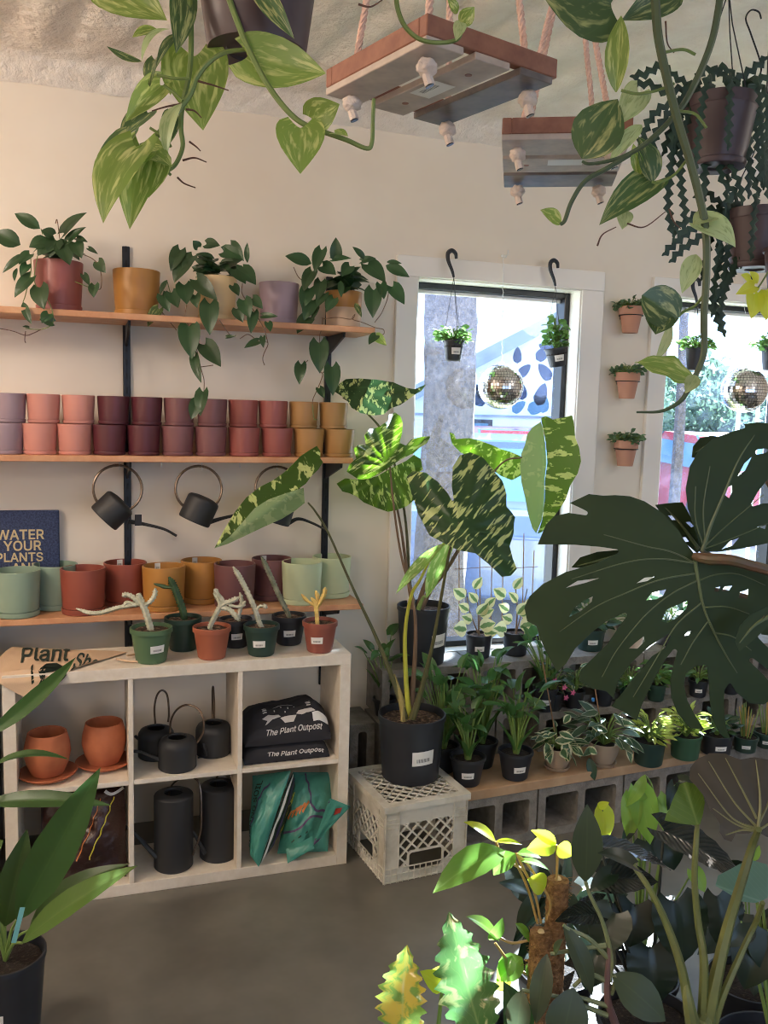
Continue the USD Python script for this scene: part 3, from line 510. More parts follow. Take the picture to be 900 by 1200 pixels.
# thorny succulents on the cube shelf
WHC = mk('ghost_white_cactus', S(206, 204, 186), .7, col2=S(168, 170, 146), nscale=60, bump=(120, .6, .004)); GRC = mk('ribbed_green_cactus', S(54, 84, 50), .55, col2=S(34, 62, 38), nscale=50); YEC = mk('yellow_cactus', S(232, 206, 120), .6, col2=S(206, 168, 96), nscale=60, bump=(120, .5, .004))
def ribbed(P_, r, ribs=4, n=14, depth=.35, nubs=22):
    P_ = spline(P_, 10); k = len(P_); t = np.gradient(P_, axis=0); t /= np.linalg.norm(t, axis=1, keepdims=True); a = np.cross(t[0], [.3, 1, .2]); vs = []
    m_ = ribs*4; ang = np.arange(m_)*2*np.pi/m_
    for i in range(k):
        a = a-t[i]*(a @ t[i]); a /= np.linalg.norm(a); b = np.cross(t[i], a); s = i/(k-1); tap = min(1, (1.04-s)*6)*(.85+.15*min(1, s*5)); rr = r*tap*(1-depth*(.5-.5*np.cos(ang*ribs))+.22*np.sin(s*nubs*2*np.pi)*(.5+.5*np.cos(ang*ribs))**2)
        vs.append(P_[i]+rr[:, None]*(np.cos(ang)[:, None]*a+np.sin(ang)[:, None]*b))
    v = np.vstack(vs+[P_[:1], P_[-1:]]); f = []
    for i in range(k-1):
        for j in range(m_): j2 = (j+1) % m_; f += [(i*m_+j, i*m_+j2, (i+1)*m_+j2), (i*m_+j, (i+1)*m_+j2, (i+1)*m_+j)]
    f += [((k-1)*m_+j, (k-1)*m_+(j+1) % m_, len(v)-1) for j in range(m_)]; return v, A(f)
def px_path(pts, d): return [atd(u, v, d) for u, v in pts]
def succ(label, uv, rt, h, mat, stems, cmat, sticker, y=None, soil=SOIL, r=.011, potname='potted_succulent'):
    c = atz(uv[0], uv[1], KH); c = A([c[0], y, KH]) if y is not None else c
    T = thing(potname, label, 'potted plant', tuple(c), 'succulents on the cube shelf'); nursery(T, c, rt*.74, rt, h, mat, soil, sticker, .9, lip=.016); d = dep(c+A([0, 0, h]))
    for i, (pts, rr) in enumerate(stems): part(T, 'stem' if i == 0 else 'branch', ribbed(([c+A([(pts[0][0]-uv[0])*d/FPX*.9, 0, h*.86])] if i == 0 else [])+px_path(pts, d), rr), cmat, smooth=50)
    return c
succ('green plastic pot with a white branching succulent reaching far left', (177, 773), .067, .115, GREENP, [([(176, 735), (170, 715), (163, 700), (160, 696)], .0115), ([(163, 708), (150, 710), (135, 713), (118, 718), (104, 718), (89, 713)], .008), ([(165, 712), (175, 706), (181, 698), (182, 689)], .008), ([(163, 708), (156, 700), (148, 697), (143, 699)], .009), ([(160, 710), (150, 706), (144, 712)], .007)], WHC, .35, y=.068)
succ('dark green pot with a dark green angular cactus at the back of the shelf', (213, 757), .062, .115, DKGREEN, [([(215, 718), (209, 700), (204, 688), (198, 676)], .013), ([(204, 688), (195, 688), (180, 684)], .007)], GRC, None, y=.19)
succ('terracotta coloured plastic pot with a white crested succulent', (247, 768), .062, .108, TERRAP, [([(246, 735), (252, 722), (258, 710), (256, 702), (250, 695)], .009), ([(254, 716), (262, 708), (272, 704), (280, 700)], .009), ([(258, 712), (268, 714), (276, 722), (279, 727)], .010), ([(262, 706), (254, 694), (251, 690)], .008), ([(268, 709), (278, 711), (288, 709)], .006)], WHC, None, y=.065)
succ('small black pot tucked between the terracotta and the dark green pots', (276, 757), .056, .10, NURS, [([(280, 722), (283, 705), (281, 694)], .007), ([(282, 712), (288, 704)], .006)], WHC, .1, y=.19)
succ('glossy dark green pot with a tall leaning white column and a side shoot', (303, 762), .060, .105, DKGREEN, [([(304, 730), (298, 712), (288, 690), (280, 675), (273, 664)], .0095), ([(300, 716), (305, 710), (312, 712), (309, 707)], .005)], WHC, -.15, y=.066)
succ('black plastic pot with a tall leaning grey-green column', (337, 752), .060, .105, NURS, [([(337, 718), (328, 700), (320, 682), (312, 664), (306, 652)], .0095)], mk('grey_green_cactus', S(150, 152, 132), .6, col2=S(104, 110, 92), nscale=40), .05, y=.185)
succ('red-brown pot with a small yellow crested succulent near the shelf end', (374, 762), .060, .108, REDBR, [([(372, 732), (371, 718), (369, 706), (364, 700)], .0095), ([(370, 714), (376, 704), (380, 696), (381, 688)], .008), ([(370, 710), (360, 704), (353, 696)], .006), ([(371, 710), (372, 700), (370, 692)], .007)], YEC, -.2, y=.062)
# terracotta bellied pots with saucers
zf = .393
for u, v, lab in ((56, 915, 'round bellied terracotta pot on a saucer, left of the pair in the cube shelf'), (122, 895, 'round bellied terracotta pot on a saucer, right of the pair in the cube shelf')):
    c = atz(u, v-5, zf); c = A([c[0], .105 if u < 100 else .155, zf]); T = thing('terracotta_pot', lab, 'pot', tuple(c), 'terracotta pots in the cube shelf')
    part(T, 'pot', lathe([(0, .012), (.045, .012), (.05, .014), (.066, .05), (.073, .085), (.07, .115), (.062, .145), (.061, .150), (.058, .152), (.055, .150), (.056, .14), (.064, .11), (.064, .08), (0, .06)], 44, tuple(c)), TERRA)
    part(T, 'saucer', lathe([(0, 0), (.06, 0), (.076, .005), (.092, .016), (.094, .019), (.091, .0205), (.076, .012), (.06, .011), (0, .011)], 44, tuple(c)), TERRA)
# kettles and tall cans
def upright(label, u, v, y, zf_, r, h, arch, spout, name='watering_can', dome=.45):
    c = atz(u, v, zf_); c = A([float(aty(u, v, y)[0]), y, zf_]); T = thing(name, label, 'watering can', tuple(c)); dd = dep(c)
    kettle(T, c, r, h, (0, 0, 1), None, spout=[atd(a, b, dd+o) for a, b, o in spout], arch=[atd(a, b, dd+o) for a, b, o in arch], dome=dome)
upright('small black kettle shaped watering can at the front of the middle cube', 208, 899, .075, zf, .064, .105, [(200, 864, .04), (200, 846, .04), (207, 832, .02), (219, 826, 0), (232, 831, -.01), (238, 843, -.02), (238, 858, -.02), (231, 870, -.02)], [(188, 890, -.03), (176, 886, -.03), (164, 881, -.03), (150, 880, -.03)])
upright('small black watering can with a tall wire arch, back left of the middle cube', 183, 880, .195, zf, .062, .10, [(182, 848, 0), (181, 830, 0), (184, 815, 0), (190, 809, 0), (196, 815, .01), (198, 835, .02), (197, 846, .02)], [(166, 868, -.01), (163, 866, 0), (160, 864, 0), (158, 862, 0)])
upright('small black watering can seen end-on, back right of the middle cube', 250, 874, .17, zf, .062, .11, [(249, 848, .03), (249, 825, .04), (249, 808, .02), (250, 806, -.02), (251, 825, -.05), (251, 842, -.05)], [(238, 872, -.06), (240, 880, -.07), (241, 884, -.08), (241, 886, -.08)])
upright('tall black cylinder watering can, left of the two in the lower middle cube', 203.5, 1025, .085, .038, .066, .262, [(197, 936, .02), (201, 921, .02), (212, 912, .01), (226, 911, 0), (234, 920, -.01), (236, 945, -.02), (235, 975, -.02), (226, 1002, -.02)], [(184, 1005, -.05), (170, 990, -.05), (155, 974, -.05), (140, 967, -.06), (122, 966, -.06), (110, 972, -.07)], dome=.15)
upright('tall black cylinder watering can, right of the two in the lower middle cube', 256, 1016, .115, .038, .066, .262, [(252, 928, .02), (253, 915, .02), (258, 904, .02), (266, 900, .01), (271, 912, .0), (272, 935, -.02)], [(240, 1000, -.06), (232, 985, -.07), (226, 975, -.08), (214, 966, -.09)], dome=.15)
solo('drain_hose_clip', tube([atz(232, 888, zf+.004), atz(240, 886, zf+.004), atz(244, 884, zf+.004), atz(240, 882, zf+.004)], .003), NURS, 'small black plastic clip lying beside the kettle cans', 'clip')
# folded shirts
SHIRT = mk('black_cotton', S(44, 44, 50), .95, bump=(200, .3, .002)); SPRINT = mk('pale_print', S(206, 202, 200), .9)
def shirt_fn(z0, h, x0, x1, seed, lean=0., y0=.02):
    def fn(s, t):                                                 # t: 0 front foot, to 1 back
        w = meshkit.fbm(np.stack([s*4, t*4, s*0+seed], 1), 3, seed)-.5
        e = np.clip(np.minimum(s, 1-s)*7, 0, 1)**.5; pr = np.interp(t, [0, .06, .16, .3, .45, .7, .92, 1], [0, .35, .62, .85, 1, 1, .9, 0]); yy = y0+np.interp(t, [0, .06, .16, .3, .45, .7, .92, 1], [.004, 0, .012, .045, .08, .14, .20, .205])
        z = z0+h*pr*(.3+.7*e)*(1+.25*w)+lean*(s-.4)*pr; return np.stack([x0+(x1-x0)*s+.01*w, yy+.012*w*pr, np.maximum(z, z0+.001)], 1)
    return fn
f1 = shirt_fn(zf+.001, .075, .752, 1.055, 3); f2 = shirt_fn(zf+.062, .10, .757, 1.06, 8, .035, y0=.026)
for k, (fn, lab) in enumerate(((f1, 'folded black printed shirt at the bottom of the pair in the cube shelf'), (f2, 'folded black shirt with a pale plant print on top of the pair'))):
    T = thing('folded_shirt', lab, 'shirt', (.9, .1, zf))
    part(T, 'cloth', grid(fn, 40, 40), SHIRT, smooth=True)
    q = meshkit.text_mesh('The Plant Outpost', 1., .001, bold=True); v = np.array(q.vertices); v[:, 0] *= .66/v[:, 0].max(); v[:, 1] *= .062 if k else .055; v[:, 0] += .26+(.25*v[:, 1])-.03*k; v[:, 1] += .075 if k else .06; v[:, 2] *= .3
    part(T, 'lettering', onsheet(fn, refine((v, np.array(q.faces)), .05), .0015), SPRINT, 'pale lettering')
    if k:
        sh = [poly2([(.43, .28), (.62, .28), (.57, .19), (.47, .19)]), poly2([(.22, .30), (.3, .36), (.42, .34), (.44, .30), (.34, .28), (.27, .22), (.24, .2), (.28, .27)]), poly2([(.62, .30), (.66, .36), (.8, .34), (.84, .28), (.74, .29), (.68, .27)])]+[sbox(a, b, a+.012, b+.03) for a, b in ((.38, .42), (.46, .46), (.54, .43), (.62, .45), (.5, .37))]+[poly2([(.38, .52), (.5, .55), (.62, .53), (.5, .57)])]+[affinity.rotate(sbox(.24, .4+.04*i, .29, .42+.04*i), 15) for i in range(3)]+[affinity.rotate(sbox(.76, .4+.04*i, .81, .42+.04*i), -15) for i in range(3)]
        for p_ in sh: part(T, 'print_shape', onsheet(fn, refine(flat(p_), .04), .0015), SPRINT, 'pale printed plant motif')
        part(T, 'price_label', onsheet(fn, refine(flat(sbox(.8, .16, .97, .27)), .05), .002), WHITE, 'white price label')
# soil bags
TEAL = mk('teal_bag_film', S(84, 160, 146), .32, col2=S(60, 132, 120), nscale=4, bump=(18, .5, .012)); PURP = mk('purple_print', S(78, 62, 104), .4); YEL = mk('yellow_print', S(206, 196, 60), .4); ORAN = mk('orange_print', S(196, 120, 62), .4); DKGR = mk('dark_green_print', S(38, 60, 44), .4); BRBAG = mk('brown_bag_film', S(62, 32, 28), .28, col2=S(38, 20, 20), nscale=6, bump=(20, .6, .012)); REDP = mk('red_print', S(160, 52, 40), .4)
def bag_fn(C1, C2, C3, C4, n, th, seed, wr=.02):                   # four corners (bottom-left, bottom-right, top-right, top-left), bulging along n
    C1, C2, C3, C4, n = map(lambda q: A(q, float), (C1, C2, C3, C4, n)); n = n/np.linalg.norm(n)
    def fn(s, t):
        p = (C1*((1-s)*(1-t))[:, None]+C2*(s*(1-t))[:, None]+C3*(s*t)[:, None]+C4*((1-s)*t)[:, None]); b = (16*s*(1-s)*t*(1-t))**.55
        w = meshkit.fbm(np.stack([s*5, t*5, s*0+seed], 1), 4, seed)-.5
        return p+n*(th*b+wr*w*(.25+b))[:, None]
    return fn
def bag(T, f, back, mat): part(T, 'bag_body', cat(grid(f, 30, 36), (lambda g: (g[0], g[1][:, ::-1], g[2]))(grid(back, 16, 18))), mat, smooth=True)
def strip(fn, pts, w, mat, nm, lab, T, wav=0.):
    P_ = spline(pts, 8); d = np.gradient(P_, axis=0); d /= np.linalg.norm(d, axis=1, keepdims=True); nn = np.stack([-d[:, 1], d[:, 0]], 1); P_ = P_+nn*(wav*np.sin(np.arange(len(P_))*1.3))[:, None]
    v = np.vstack([np.c_[P_+nn*w/2, P_[:, 0]*0], np.c_[P_-nn*w/2, P_[:, 0]*0]]); k = len(P_); f = A([(i, i+k, i+1) for i in range(k-1)]+[(i+1, i+k, i+k+1) for i in range(k-1)])
    part(T, nm, onsheet(fn, (v, f), .0025), mat, lab, smooth=True)
zb = .039
def K(u, v, y): return aty(u, v, y)
c1 = [K(293, 1002, .02), K(303, 1021, -.02), K(341, 903, .05), K(296, 909, .17)]; c1[0][2] = max(c1[0][2], zb); c1[1][2] = .045
T = thing('soil_bag', 'teal potting soil bag standing upright, left in the lower right cube', 'bag of soil', tuple(A(c1).mean(0)))
nf = cn(-.5, .25, 1); F1 = bag_fn(c1[0], c1[1], c1[2], c1[3], nf, .035, 2); B1 = bag_fn(c1[0], c1[1], c1[2], c1[3], -nf, .02, 3)
bag(T, F1, B1, TEAL)
strip(F1, [(.12, .22), (.3, .45), (.4, .7), (.62, .88)], .035, PURP, 'print_band', 'purple wavy printed line', T, .012)
q = meshkit.text_mesh('POTTING SOIL', 1., .001, bold=True); v = np.array(q.vertices); v = np.stack([.06+.14*v[:, 1]*1., .12+.8*v[:, 0]/v[:, 0].max(), v[:, 2]*.5], 1); v[:, 0] = .3-v[:, 0]+.15*v[:, 1]; part(T, 'lettering', onsheet(F1, (v, np.array(q.faces)), .002), DKGR, 'dark green lettering')
c2 = [K(303, 1021, -.018), K(322, 985, .10), K(347, 925, .16), K(343, 904, .052)]; c2[0][2] = .046; c2[1][2] = max(.045, c2[1][2])
F1b = bag_fn(c2[0], c2[1], c2[2], c2[3], cn(1, .1, .6), .02, 5); sp_ = part(T, 'gusset', grid(F1b, 16, 24), DKGR, 'green and yellow printed side of the bag', smooth=True)
strip(F1b, [(.5, .15), (.55, .4), (.6, .65), (.55, .85)], .26, YEL, 'print_panel', 'yellow printed panel', T, .03)
strip(F1b, [(.06, .02), (.05, .5), (.06, .98)], .07, WHITE, 'seam', 'white bag seam', T); strip(F1b, [(.25, .05), (.28, .5), (.25, .98)], .1, PURP, 'print_band', 'purple printed stripe', T)
c3 = [K(337, 1012, .0), K(388, 975, -.03), K(372, 906, .15), K(344, 908, .17)]; c3[0][2] = .046; c3[1] = K(372, 985, .0)
T = thing('soil_bag', 'crumpled teal soil bag slumping forward, right in the lower right cube', 'bag of soil', tuple(A(c3).mean(0)))
c3 = [K(325, 985, .05), K(384, 1000, .02), K(392, 905, .13), K(343, 905, .16)]; c3[0][2] = .046; c3[1][2] = .046
F3 = bag_fn(*c3, cn(.1, .3, 1), .055, 12, .035); B3 = bag_fn(*c3, cn(-.1, -.3, -1), .01, 13); bag(T, F3, B3, TEAL)
strip(F3, [(.3, .98), (.45, .8), (.6, .55), (.95, .5)], .03, PURP, 'print_band', 'purple wavy printed line', T, .01); strip(F3, [(.05, .25), (.35, .3), (.6, .45), (.97, .4)], .03, PURP, 'print_band', 'purple printed line', T)
for i in range(5): strip(F3, [(.1+.07*i, .42+.02*i), (.14+.07*i, .5+.02*i), (.2+.07*i, .52+.03*i)], .035, ORAN, 'print_shape', 'orange printed stroke', T)
for i in range(3): strip(F3, [(.25+.12*i, .14+.05*i), (.3+.12*i, .17+.05*i)], .02, DKGR, 'print_shape', 'dark printed speckle', T)
fl = [K(366, 993, -.015), K(389, 968, -.035), K(411, 945, -.045), K(386, 935, -.03)]; F4 = bag_fn(fl[0], fl[1], fl[2], fl[3], cn(.2, .3, 1), .006, 15, .01); part(T, 'folded_flap', grid(F4, 14, 14), TEAL, smooth=True)
strip(F4, [(.04, .06), (.96, .06), (.95, .95), (.05, .95), (.04, .06)], .06, PURP, 'print_band', 'purple printed border', T); strip(F4, [(.45, .72), (.72, .78)], .2, REDP, 'print_shape', 'red printed patch', T); strip(F4, [(.02, .99), (.98, .99)], .035, WHITE, 'seam', 'white bag seam', T)
part(T, 'folded_flap', grid(bag_fn(K(337, 1012, -.01), K(368, 994, -.02), K(366, 980, .01), K(335, 995, .02), cn(.2, .3, 1), .008, 18, .01), 14, 8), TEAL, smooth=True)
cb = [K(92, 1037, .04), K(150, 1030, .05), K(150, 944, .10), K(97, 948, .14)]; cb[0] = A([.24, .06, zb]); cb[1] = A([.368, .05, zb]); cb[2][0] = min(cb[2][0], .368)
T = thing('soil_bag', 'dark brown plastic bag of soil in the lower left cube', 'bag of soil', tuple(A(cb).mean(0)))
cb = [A([.10, .07, zb]), A([.366, .05, zb]), A([.366, .11, .33]), A([.10, .15, .31])]
F5 = bag_fn(*cb, cn(0, .2, 1), .05, 22, .05); bag(T, F5, bag_fn(*cb, cn(0, -.2, -1), .01, 23), BRBAG)
for i, x in enumerate((.55, .72, .86)): strip(F5, [(x-.25, .25), (x-.12, .5), (x-.04, .7), (x+.02, .9)], .012, YEL if i != 1 else ORAN, 'print_line', 'thin yellow printed line', T, .006)
strip(F5, [(.78, .97), (.85, .93), (.92, .95), (.99, .99)], .03, WHITE, 'torn_edge', 'white torn bag edge', T)
# ================================================================ plants
PHIL = leafmat('philodendron_leaf', S(46, 76, 44), S(76, 106, 66), rough=.36, tr=.22, veinw=.3, lat=6)
POTH = leafmat('pothos_leaf', S(116, 142, 62), S(162, 176, 96), var=S(206, 208, 134), rough=.34, tr=.38, veinw=.3, lat=5, vs=(3., 8.), thr=(.50, .64), back=S(134, 158, 84))
POTHD = leafmat('pothos_leaf_dark', S(62, 88, 48), S(104, 122, 70), var=S(168, 172, 112), rough=.34, tr=.28, veinw=.3, lat=5, vs=(3., 8.), thr=(.50, .64), back=S(112, 132, 92))
POTHP = leafmat('pothos_leaf_pale', S(168, 182, 132), S(196, 204, 160), var=S(116, 140, 84), rough=.36, tr=.35, veinw=.3, lat=5, vs=(4., 9.), thr=(.52, .64))
ALO = leafmat('alocasia_leaf', S(32, 66, 28), S(70, 108, 52), var=S(198, 210, 140), rough=.4, tr=.30, veinw=.25, lat=5, vs=(15., 4.5), thr=(.55, .58), back=S(112, 144, 92), trc=S(150, 200, 40))
ALOU = leafmat('alocasia_leaf_small', S(120, 156, 70), S(150, 180, 96), var=S(202, 214, 150), rough=.4, tr=.4, vs=(9., 6.))
MVEIN = mk('monstera_vein', S(84, 98, 64), .5)
VINE = mk('vine_stem', S(104, 122, 62), .5); VINEB = mk('vine_brown', S(112, 84, 60), .6); VINED = mk('vine_dark', S(70, 84, 58), .5); ROOT = mk('aerial_root', S(92, 62, 50), .7)
rnd = np.random.default_rng(11)
def put_leaves(T, mat, data, d0, loc=None, shape='heart', kx=1.0, name='leaf', **kw):
    """data rows: base px, tip px, width px [, dd base, dd tip, facing (r, u, c), shape, material]"""
    for row in data:
        bu, bv, tu, tv, w = row[:5]; ex = row[5] if len(row) > 5 else {}
        db, dt = d0+ex.get('b', 0), d0+ex.get('t', ex.get('b', 0)-.015)
        n = A(ex['w']) if 'w' in ex else cn(*ex.get('n', (rnd.uniform(-.25, .25), rnd.uniform(.1, .5), 1)))
        k2 = {**kw, **ex.get('k', {})}
        part(T, ex.get('name', name), leaf(atd(bu, bv, db), atd(tu, tv, dt), n, w*(db+dt)/2/FPX*kx, ex.get('s', shape), **k2), ex.get('m', mat), ex.get('lab'), smooth=True)
def vine(T, pts, d0, r, mat, name='vine', dd=None):
    dd = dd if dd is not None else [0]*len(pts); part(T, name, tube([atd(u, v, d0+o) for (u, v), o in zip(pts, dd)], r, sides=6), mat)
def crown(T, mat, c, n, R, H, size, seed, shape='heart', droop=.6, name='leaf', **kw):
    r_ = np.random.default_rng(seed)
    for i in range(n):
        a = r_.uniform(0, 2*np.pi); e = r_.uniform(.15, 1.0); b = A(c)+A([math.cos(a)*R*e*.55, math.sin(a)*R*e*.55, H*r_.uniform(.25, 1)]); s = size*r_.uniform(.75, 1.15)
        dr = A([math.cos(a), math.sin(a), r_.uniform(-droop, .45)]); dr /= np.linalg.norm(dr)
        part(T, name, leaf(b, b+dr*s, A([0, 0, 1])+.5*r_.normal(size=3)+.4*cn(0, 0, 1), s*.72, shape, **kw), mat, smooth=True)
def stems_to(T, root, pts, r, mat, name='stem'):
    part(T, name, cat(*[tube([root, (A(root)+A(p))/2+A([0, 0, .02]), p], r, sides=5, n=4) for p in pts]), mat)
# ---- trailing philodendrons on the top shelf
def trailing(label, u, w, h, mat, leaves, vines, seed, ncrown, Rc, two=None, rimw=None):
    x = float(aty(u, 340, .385)[0]); c = A([x, .385, SHZ[0]]); d0 = dep(c+A([0, -.05, .1])); rt = w*d0/FPX/2
    T = thing('potted_philodendron', label, 'potted plant', tuple(c), 'heart-leaf philodendrons on the top shelf')
    if two: part(T, 'pot', lathe([(0, 0), (rt*.9, 0), (rt*.92, .003), (rt*.96, h*.55)], 40, c), two[1], 'pale unglazed lower half'); part(T, 'glaze_band', lathe([(rt*.96, h*.55), (rt, h-.002), (rt-.002, h), (rt-.007, h-.003), (rt*.9, h*.6), (0, h*.6)], 40, c), two[0], 'ochre glazed upper half')
    else: ceramic(T, c, rt*.9, rt, h, mat)
    part(T, 'soil', soil_mesh(c, rt-.008, c[2]+h-.018, seed), DSOIL, smooth=True)
    crown(T, PHIL, c+A([0, -.01, h-.01]), ncrown, Rc, .07, .062, seed, nu=6, nv=2)
    for pts, mt in vines: vine(T, pts, d0-.07, .0016, mt)
    put_leaves(T, PHIL, leaves, d0-.07, nu=7, nv=3)
    return T
trailing('trailing heart-leaf plant in the red pot at the left end of the top shelf', 69, 56, .168, CER['red'], [
    (47, 268, 17, 250, 16, dict(s='oval')), (24, 287, -8, 272, 22, dict(s='oval')), (75, 273, 102, 249, 19), (80, 282, 101, 266, 12), (73, 288, 82, 311, 22), (60, 286, 44, 300, 22), (52, 283, 34, 290, 18), (62, 276, 48, 270, 16), (88, 284, 96, 303, 18), (66, 282, 58, 302, 20), (90, 279, 103, 284, 8), (33, 297, 3, 320, 11, dict(s='lance')), (35, 298, 22, 310, 16), (20, 314, 17, 330, 6, dict(s='lance')), (32, 310, 24, 324, 12), (36, 325, 17, 349, 17), (47, 337, 52, 363, 24), (27, 354, 37, 380, 10, dict(s='lance')), (57, 368, 49, 379, 14, dict(n=(.2, .3, 1))), (62, 378, 46, 374, 12), (115, 307, 124, 320, 15), (104, 291, 115, 298, 6), (98, 322, 105, 335, 9), (111, 334, 110, 349, 14), (34, 384, 26, 383, 5)],
    [([(44, 300), (40, 325), (44, 338), (56, 352), (62, 368), (61, 380), (48, 386), (30, 385)], VINE), ([(30, 300), (20, 305)], VINE), ([(94, 297), (108, 303), (116, 312), (119, 326), (118, 338), (112, 339)], VINEB), ([(88, 330), (100, 335), (108, 338)], VINE), ([(-5, 384), (15, 388), (30, 393), (40, 390), (48, 386)], ROOT), ([(30, 388), (29, 398), (30, 402)], ROOT), ([(36, 300), (36, 320), (30, 345), (27, 354)], VINE), ([(50, 275), (48, 268)], VINE), ([(70, 280), (67, 258), (65, 262)], VINEB)], 3, 26, .085)
trailing('trailing heart-leaf plant in the cream pot with long hanging vines on the top shelf', 254, 47, .155, CER['cream'], [
    (222, 382, 225, 421, 27, dict(n=(0, .2, 1))), (228, 418, 236, 449, 13), (246, 356, 246, 393, 24, dict(n=(0, .2, 1))), (240, 404, 259, 430, 23, dict(n=(.1, .2, 1))), (231, 328, 255, 352, 21), (238, 459, 235, 488, 18), (233, 470, 224, 492, 18), (211, 293, 200, 318, 18), (220, 305, 204, 332, 24), (216, 334, 219, 357, 22), (201, 343, 209, 361, 18), (196, 328, 187, 346, 7, dict(s='lance')), (190, 346, 199, 366, 15), (186, 362, 173, 383, 16, dict(m=POTHD)), (229, 346, 231, 361, 14), (226, 300, 214, 316, 18), (232, 290, 226, 282, 12), (242, 286, 258, 288, 15), (262, 295, 285, 300, 18), (270, 288, 286, 306, 18), (290, 308, 290, 284, 7, dict(s='lance')), (284, 316, 300, 334, 20), (276, 316, 288, 333, 18), (273, 335, 280, 347, 12), (286, 352, 293, 373, 19), (278, 362, 285, 378, 15), (297, 366, 294, 391, 14), (296, 350, 308, 362, 14), (308, 370, 326, 371, 8), (314, 378, 317, 389, 10), (303, 400, 286, 408, 10), (308, 395, 309, 408, 8), (266, 395, 277, 394, 5)],
    [([(219, 355), (217, 372), (222, 384), (230, 408), (235, 430), (239, 445), (239, 460)], VINEB), ([(240, 404), (236, 408)], VINE), ([(235, 430), (250, 428)], VINEB), ([(190, 366), (207, 387)], VINEB), ([(257, 375), (270, 393), (277, 393)], VINEB), ([(281, 397), (291, 392), (303, 400), (314, 402), (309, 415), (308, 422), (310, 428)], VINEB), ([(284, 332), (284, 345), (296, 362), (309, 385), (314, 402)], VINEB), ([(196, 330), (200, 345)], VINE)], 5, 30, .085)
trailing('trailing heart-leaf plant in the two-tone ochre pot at the right end of the top shelf', 403, 44, .135, CER['ochre'], [
    (394, 301, 393.6, 278, 15), (365, 309, 334, 300, 16, dict(s='oval')), (377, 293, 369, 320, 17), (390, 304, 412, 303, 9), (428, 304, 413, 289, 8, dict(s='oval')), (452, 311, 480, 325, 14, dict(s='oval')), (453, 307, 471, 309, 6, dict(s='oval')), (431, 310, 452, 331, 22), (424, 306, 441, 303, 10), (460, 336, 474, 357, 18, dict(n=(0, .2, 1))), (438, 340, 437, 373, 22, dict(n=(-.1, .2, 1))), (446, 333, 450, 351, 14), (362, 372, 348, 391, 20), (366, 318, 356, 342, 18), (362, 338, 354, 362, 19), (366, 352, 356, 376, 18), (376, 330, 372, 352, 16), (380, 344, 372, 360, 15), (391, 350, 382, 366, 15), (399, 329, 400, 349, 8, dict(s='oval')), (371, 360, 366, 376, 9), (374, 402, 375, 438, 24, dict(n=(0, .2, 1))), (353, 427, 351, 451, 15), (389, 430, 390, 464, 20, dict(n=(.1, .2, 1))), (374, 455, 380, 467, 10), (441, 393, 432, 404, 12), (441, 394, 453, 405, 12, dict(m=POTH)), (416, 355, 424, 372, 7, dict(s='oval', m=POTHD)), (378, 312, 394, 322, 18), (410, 312, 400, 324, 16)],
    [([(378, 372), (377, 385), (375, 392), (374, 404)], VINEB), ([(376, 436), (378, 440), (372, 456), (367, 467), (366, 474)], VINEB), ([(361, 422), (355, 428)], VINEB), ([(378, 437), (388, 430)], VINEB), ([(452, 330), (455, 345), (448, 365), (439, 378)], VINEB), ([(377, 374), (395, 372), (412, 374), (416, 368), (413, 374), (425, 378), (440, 384), (449, 386), (450, 391), (446, 393)], VINEB), ([(344, 313), (350, 325), (360, 332)], VINEB), ([(366, 474), (368, 490), (372, 492)], VINE)], 8, 28, .08, two=(CER['ochre'], mk('ceramic_bisque', S(206, 178, 152), .7)))
# ---- alocasias
CRX, CRY = 1.345, .038
def petiole(T, pts, ds, r, mat): part(T, 'petiole', tube([atd(u, v, d) for (u, v), d in zip(pts, ds)], r, sides=8), mat)
c = A([1.372, .05, .2805]); T = thing('potted_alocasia', 'tall variegated alocasia in a large black pot on the milk crate', 'potted plant', tuple(c))
nursery(T, c, .104, .122, .238, NURS, SOIL, .42, .90, 4, lip=.02)
M5_ = (240, 430, .3111); M6_ = (240, 430, .5111); M7_ = (500, 430, .225)
ALOD = leafmat('alocasia_leaf_shaded', S(34, 68, 32), S(70, 108, 56), var=S(190, 204, 136), rough=.4, tr=.13, veinw=.25, lat=5, vs=(15., 4.5), thr=(.55, .58))  # shaded copy of the alocasia leaf: less translucent, so it reads unlit
def tl(T, mat, *a, lab=None, **k): part(T, 'leaf', tracedleaf(*a, **k), mat, lab, smooth=True)
ALOB = leafmat('alocasia_underside', S(128, 152, 110), S(150, 172, 130), var=S(168, 186, 138), rough=.5, tr=.35, lat=5, veinw=.3, vs=(9., 6.), thr=(.53, .58), trc=S(140, 180, 60))
LNF = lambda p0, p1, c_, sc, sl: (lambda x, y: sl*np.abs((x-(p0[0]-c_[0])*sc)*(-(p1[1]-p0[1]))-(y+(p0[1]-c_[1])*sc)*(p1[0]-p0[0]))/math.hypot(p1[0]-p0[0], p1[1]-p0[1]))
FOLD1 = [(350, 462), (300, 478), (240, 500), (190, 532), (150, 580), (100, 638), (42, 682)]
tl(T, ALO, [(42, 682), (75, 610), (110, 545), (150, 490), (200, 450), (250, 425), (290, 395), (320, 365), (350, 330), (385, 305), (412, 288), (428, 310), (430, 340), (441, 355), (425, 385), (400, 410), (380, 440)]+FOLD1[:-1], (372, 515), (42, 682), 240, 3.0, gx=.25, gy=.0, cv=.4, mo=M5_, fn=LNF((350, 462), (42, 682), (372, 515), 3/FPX*.3111, .9), lab='variegated upper face of the tilted leaf')
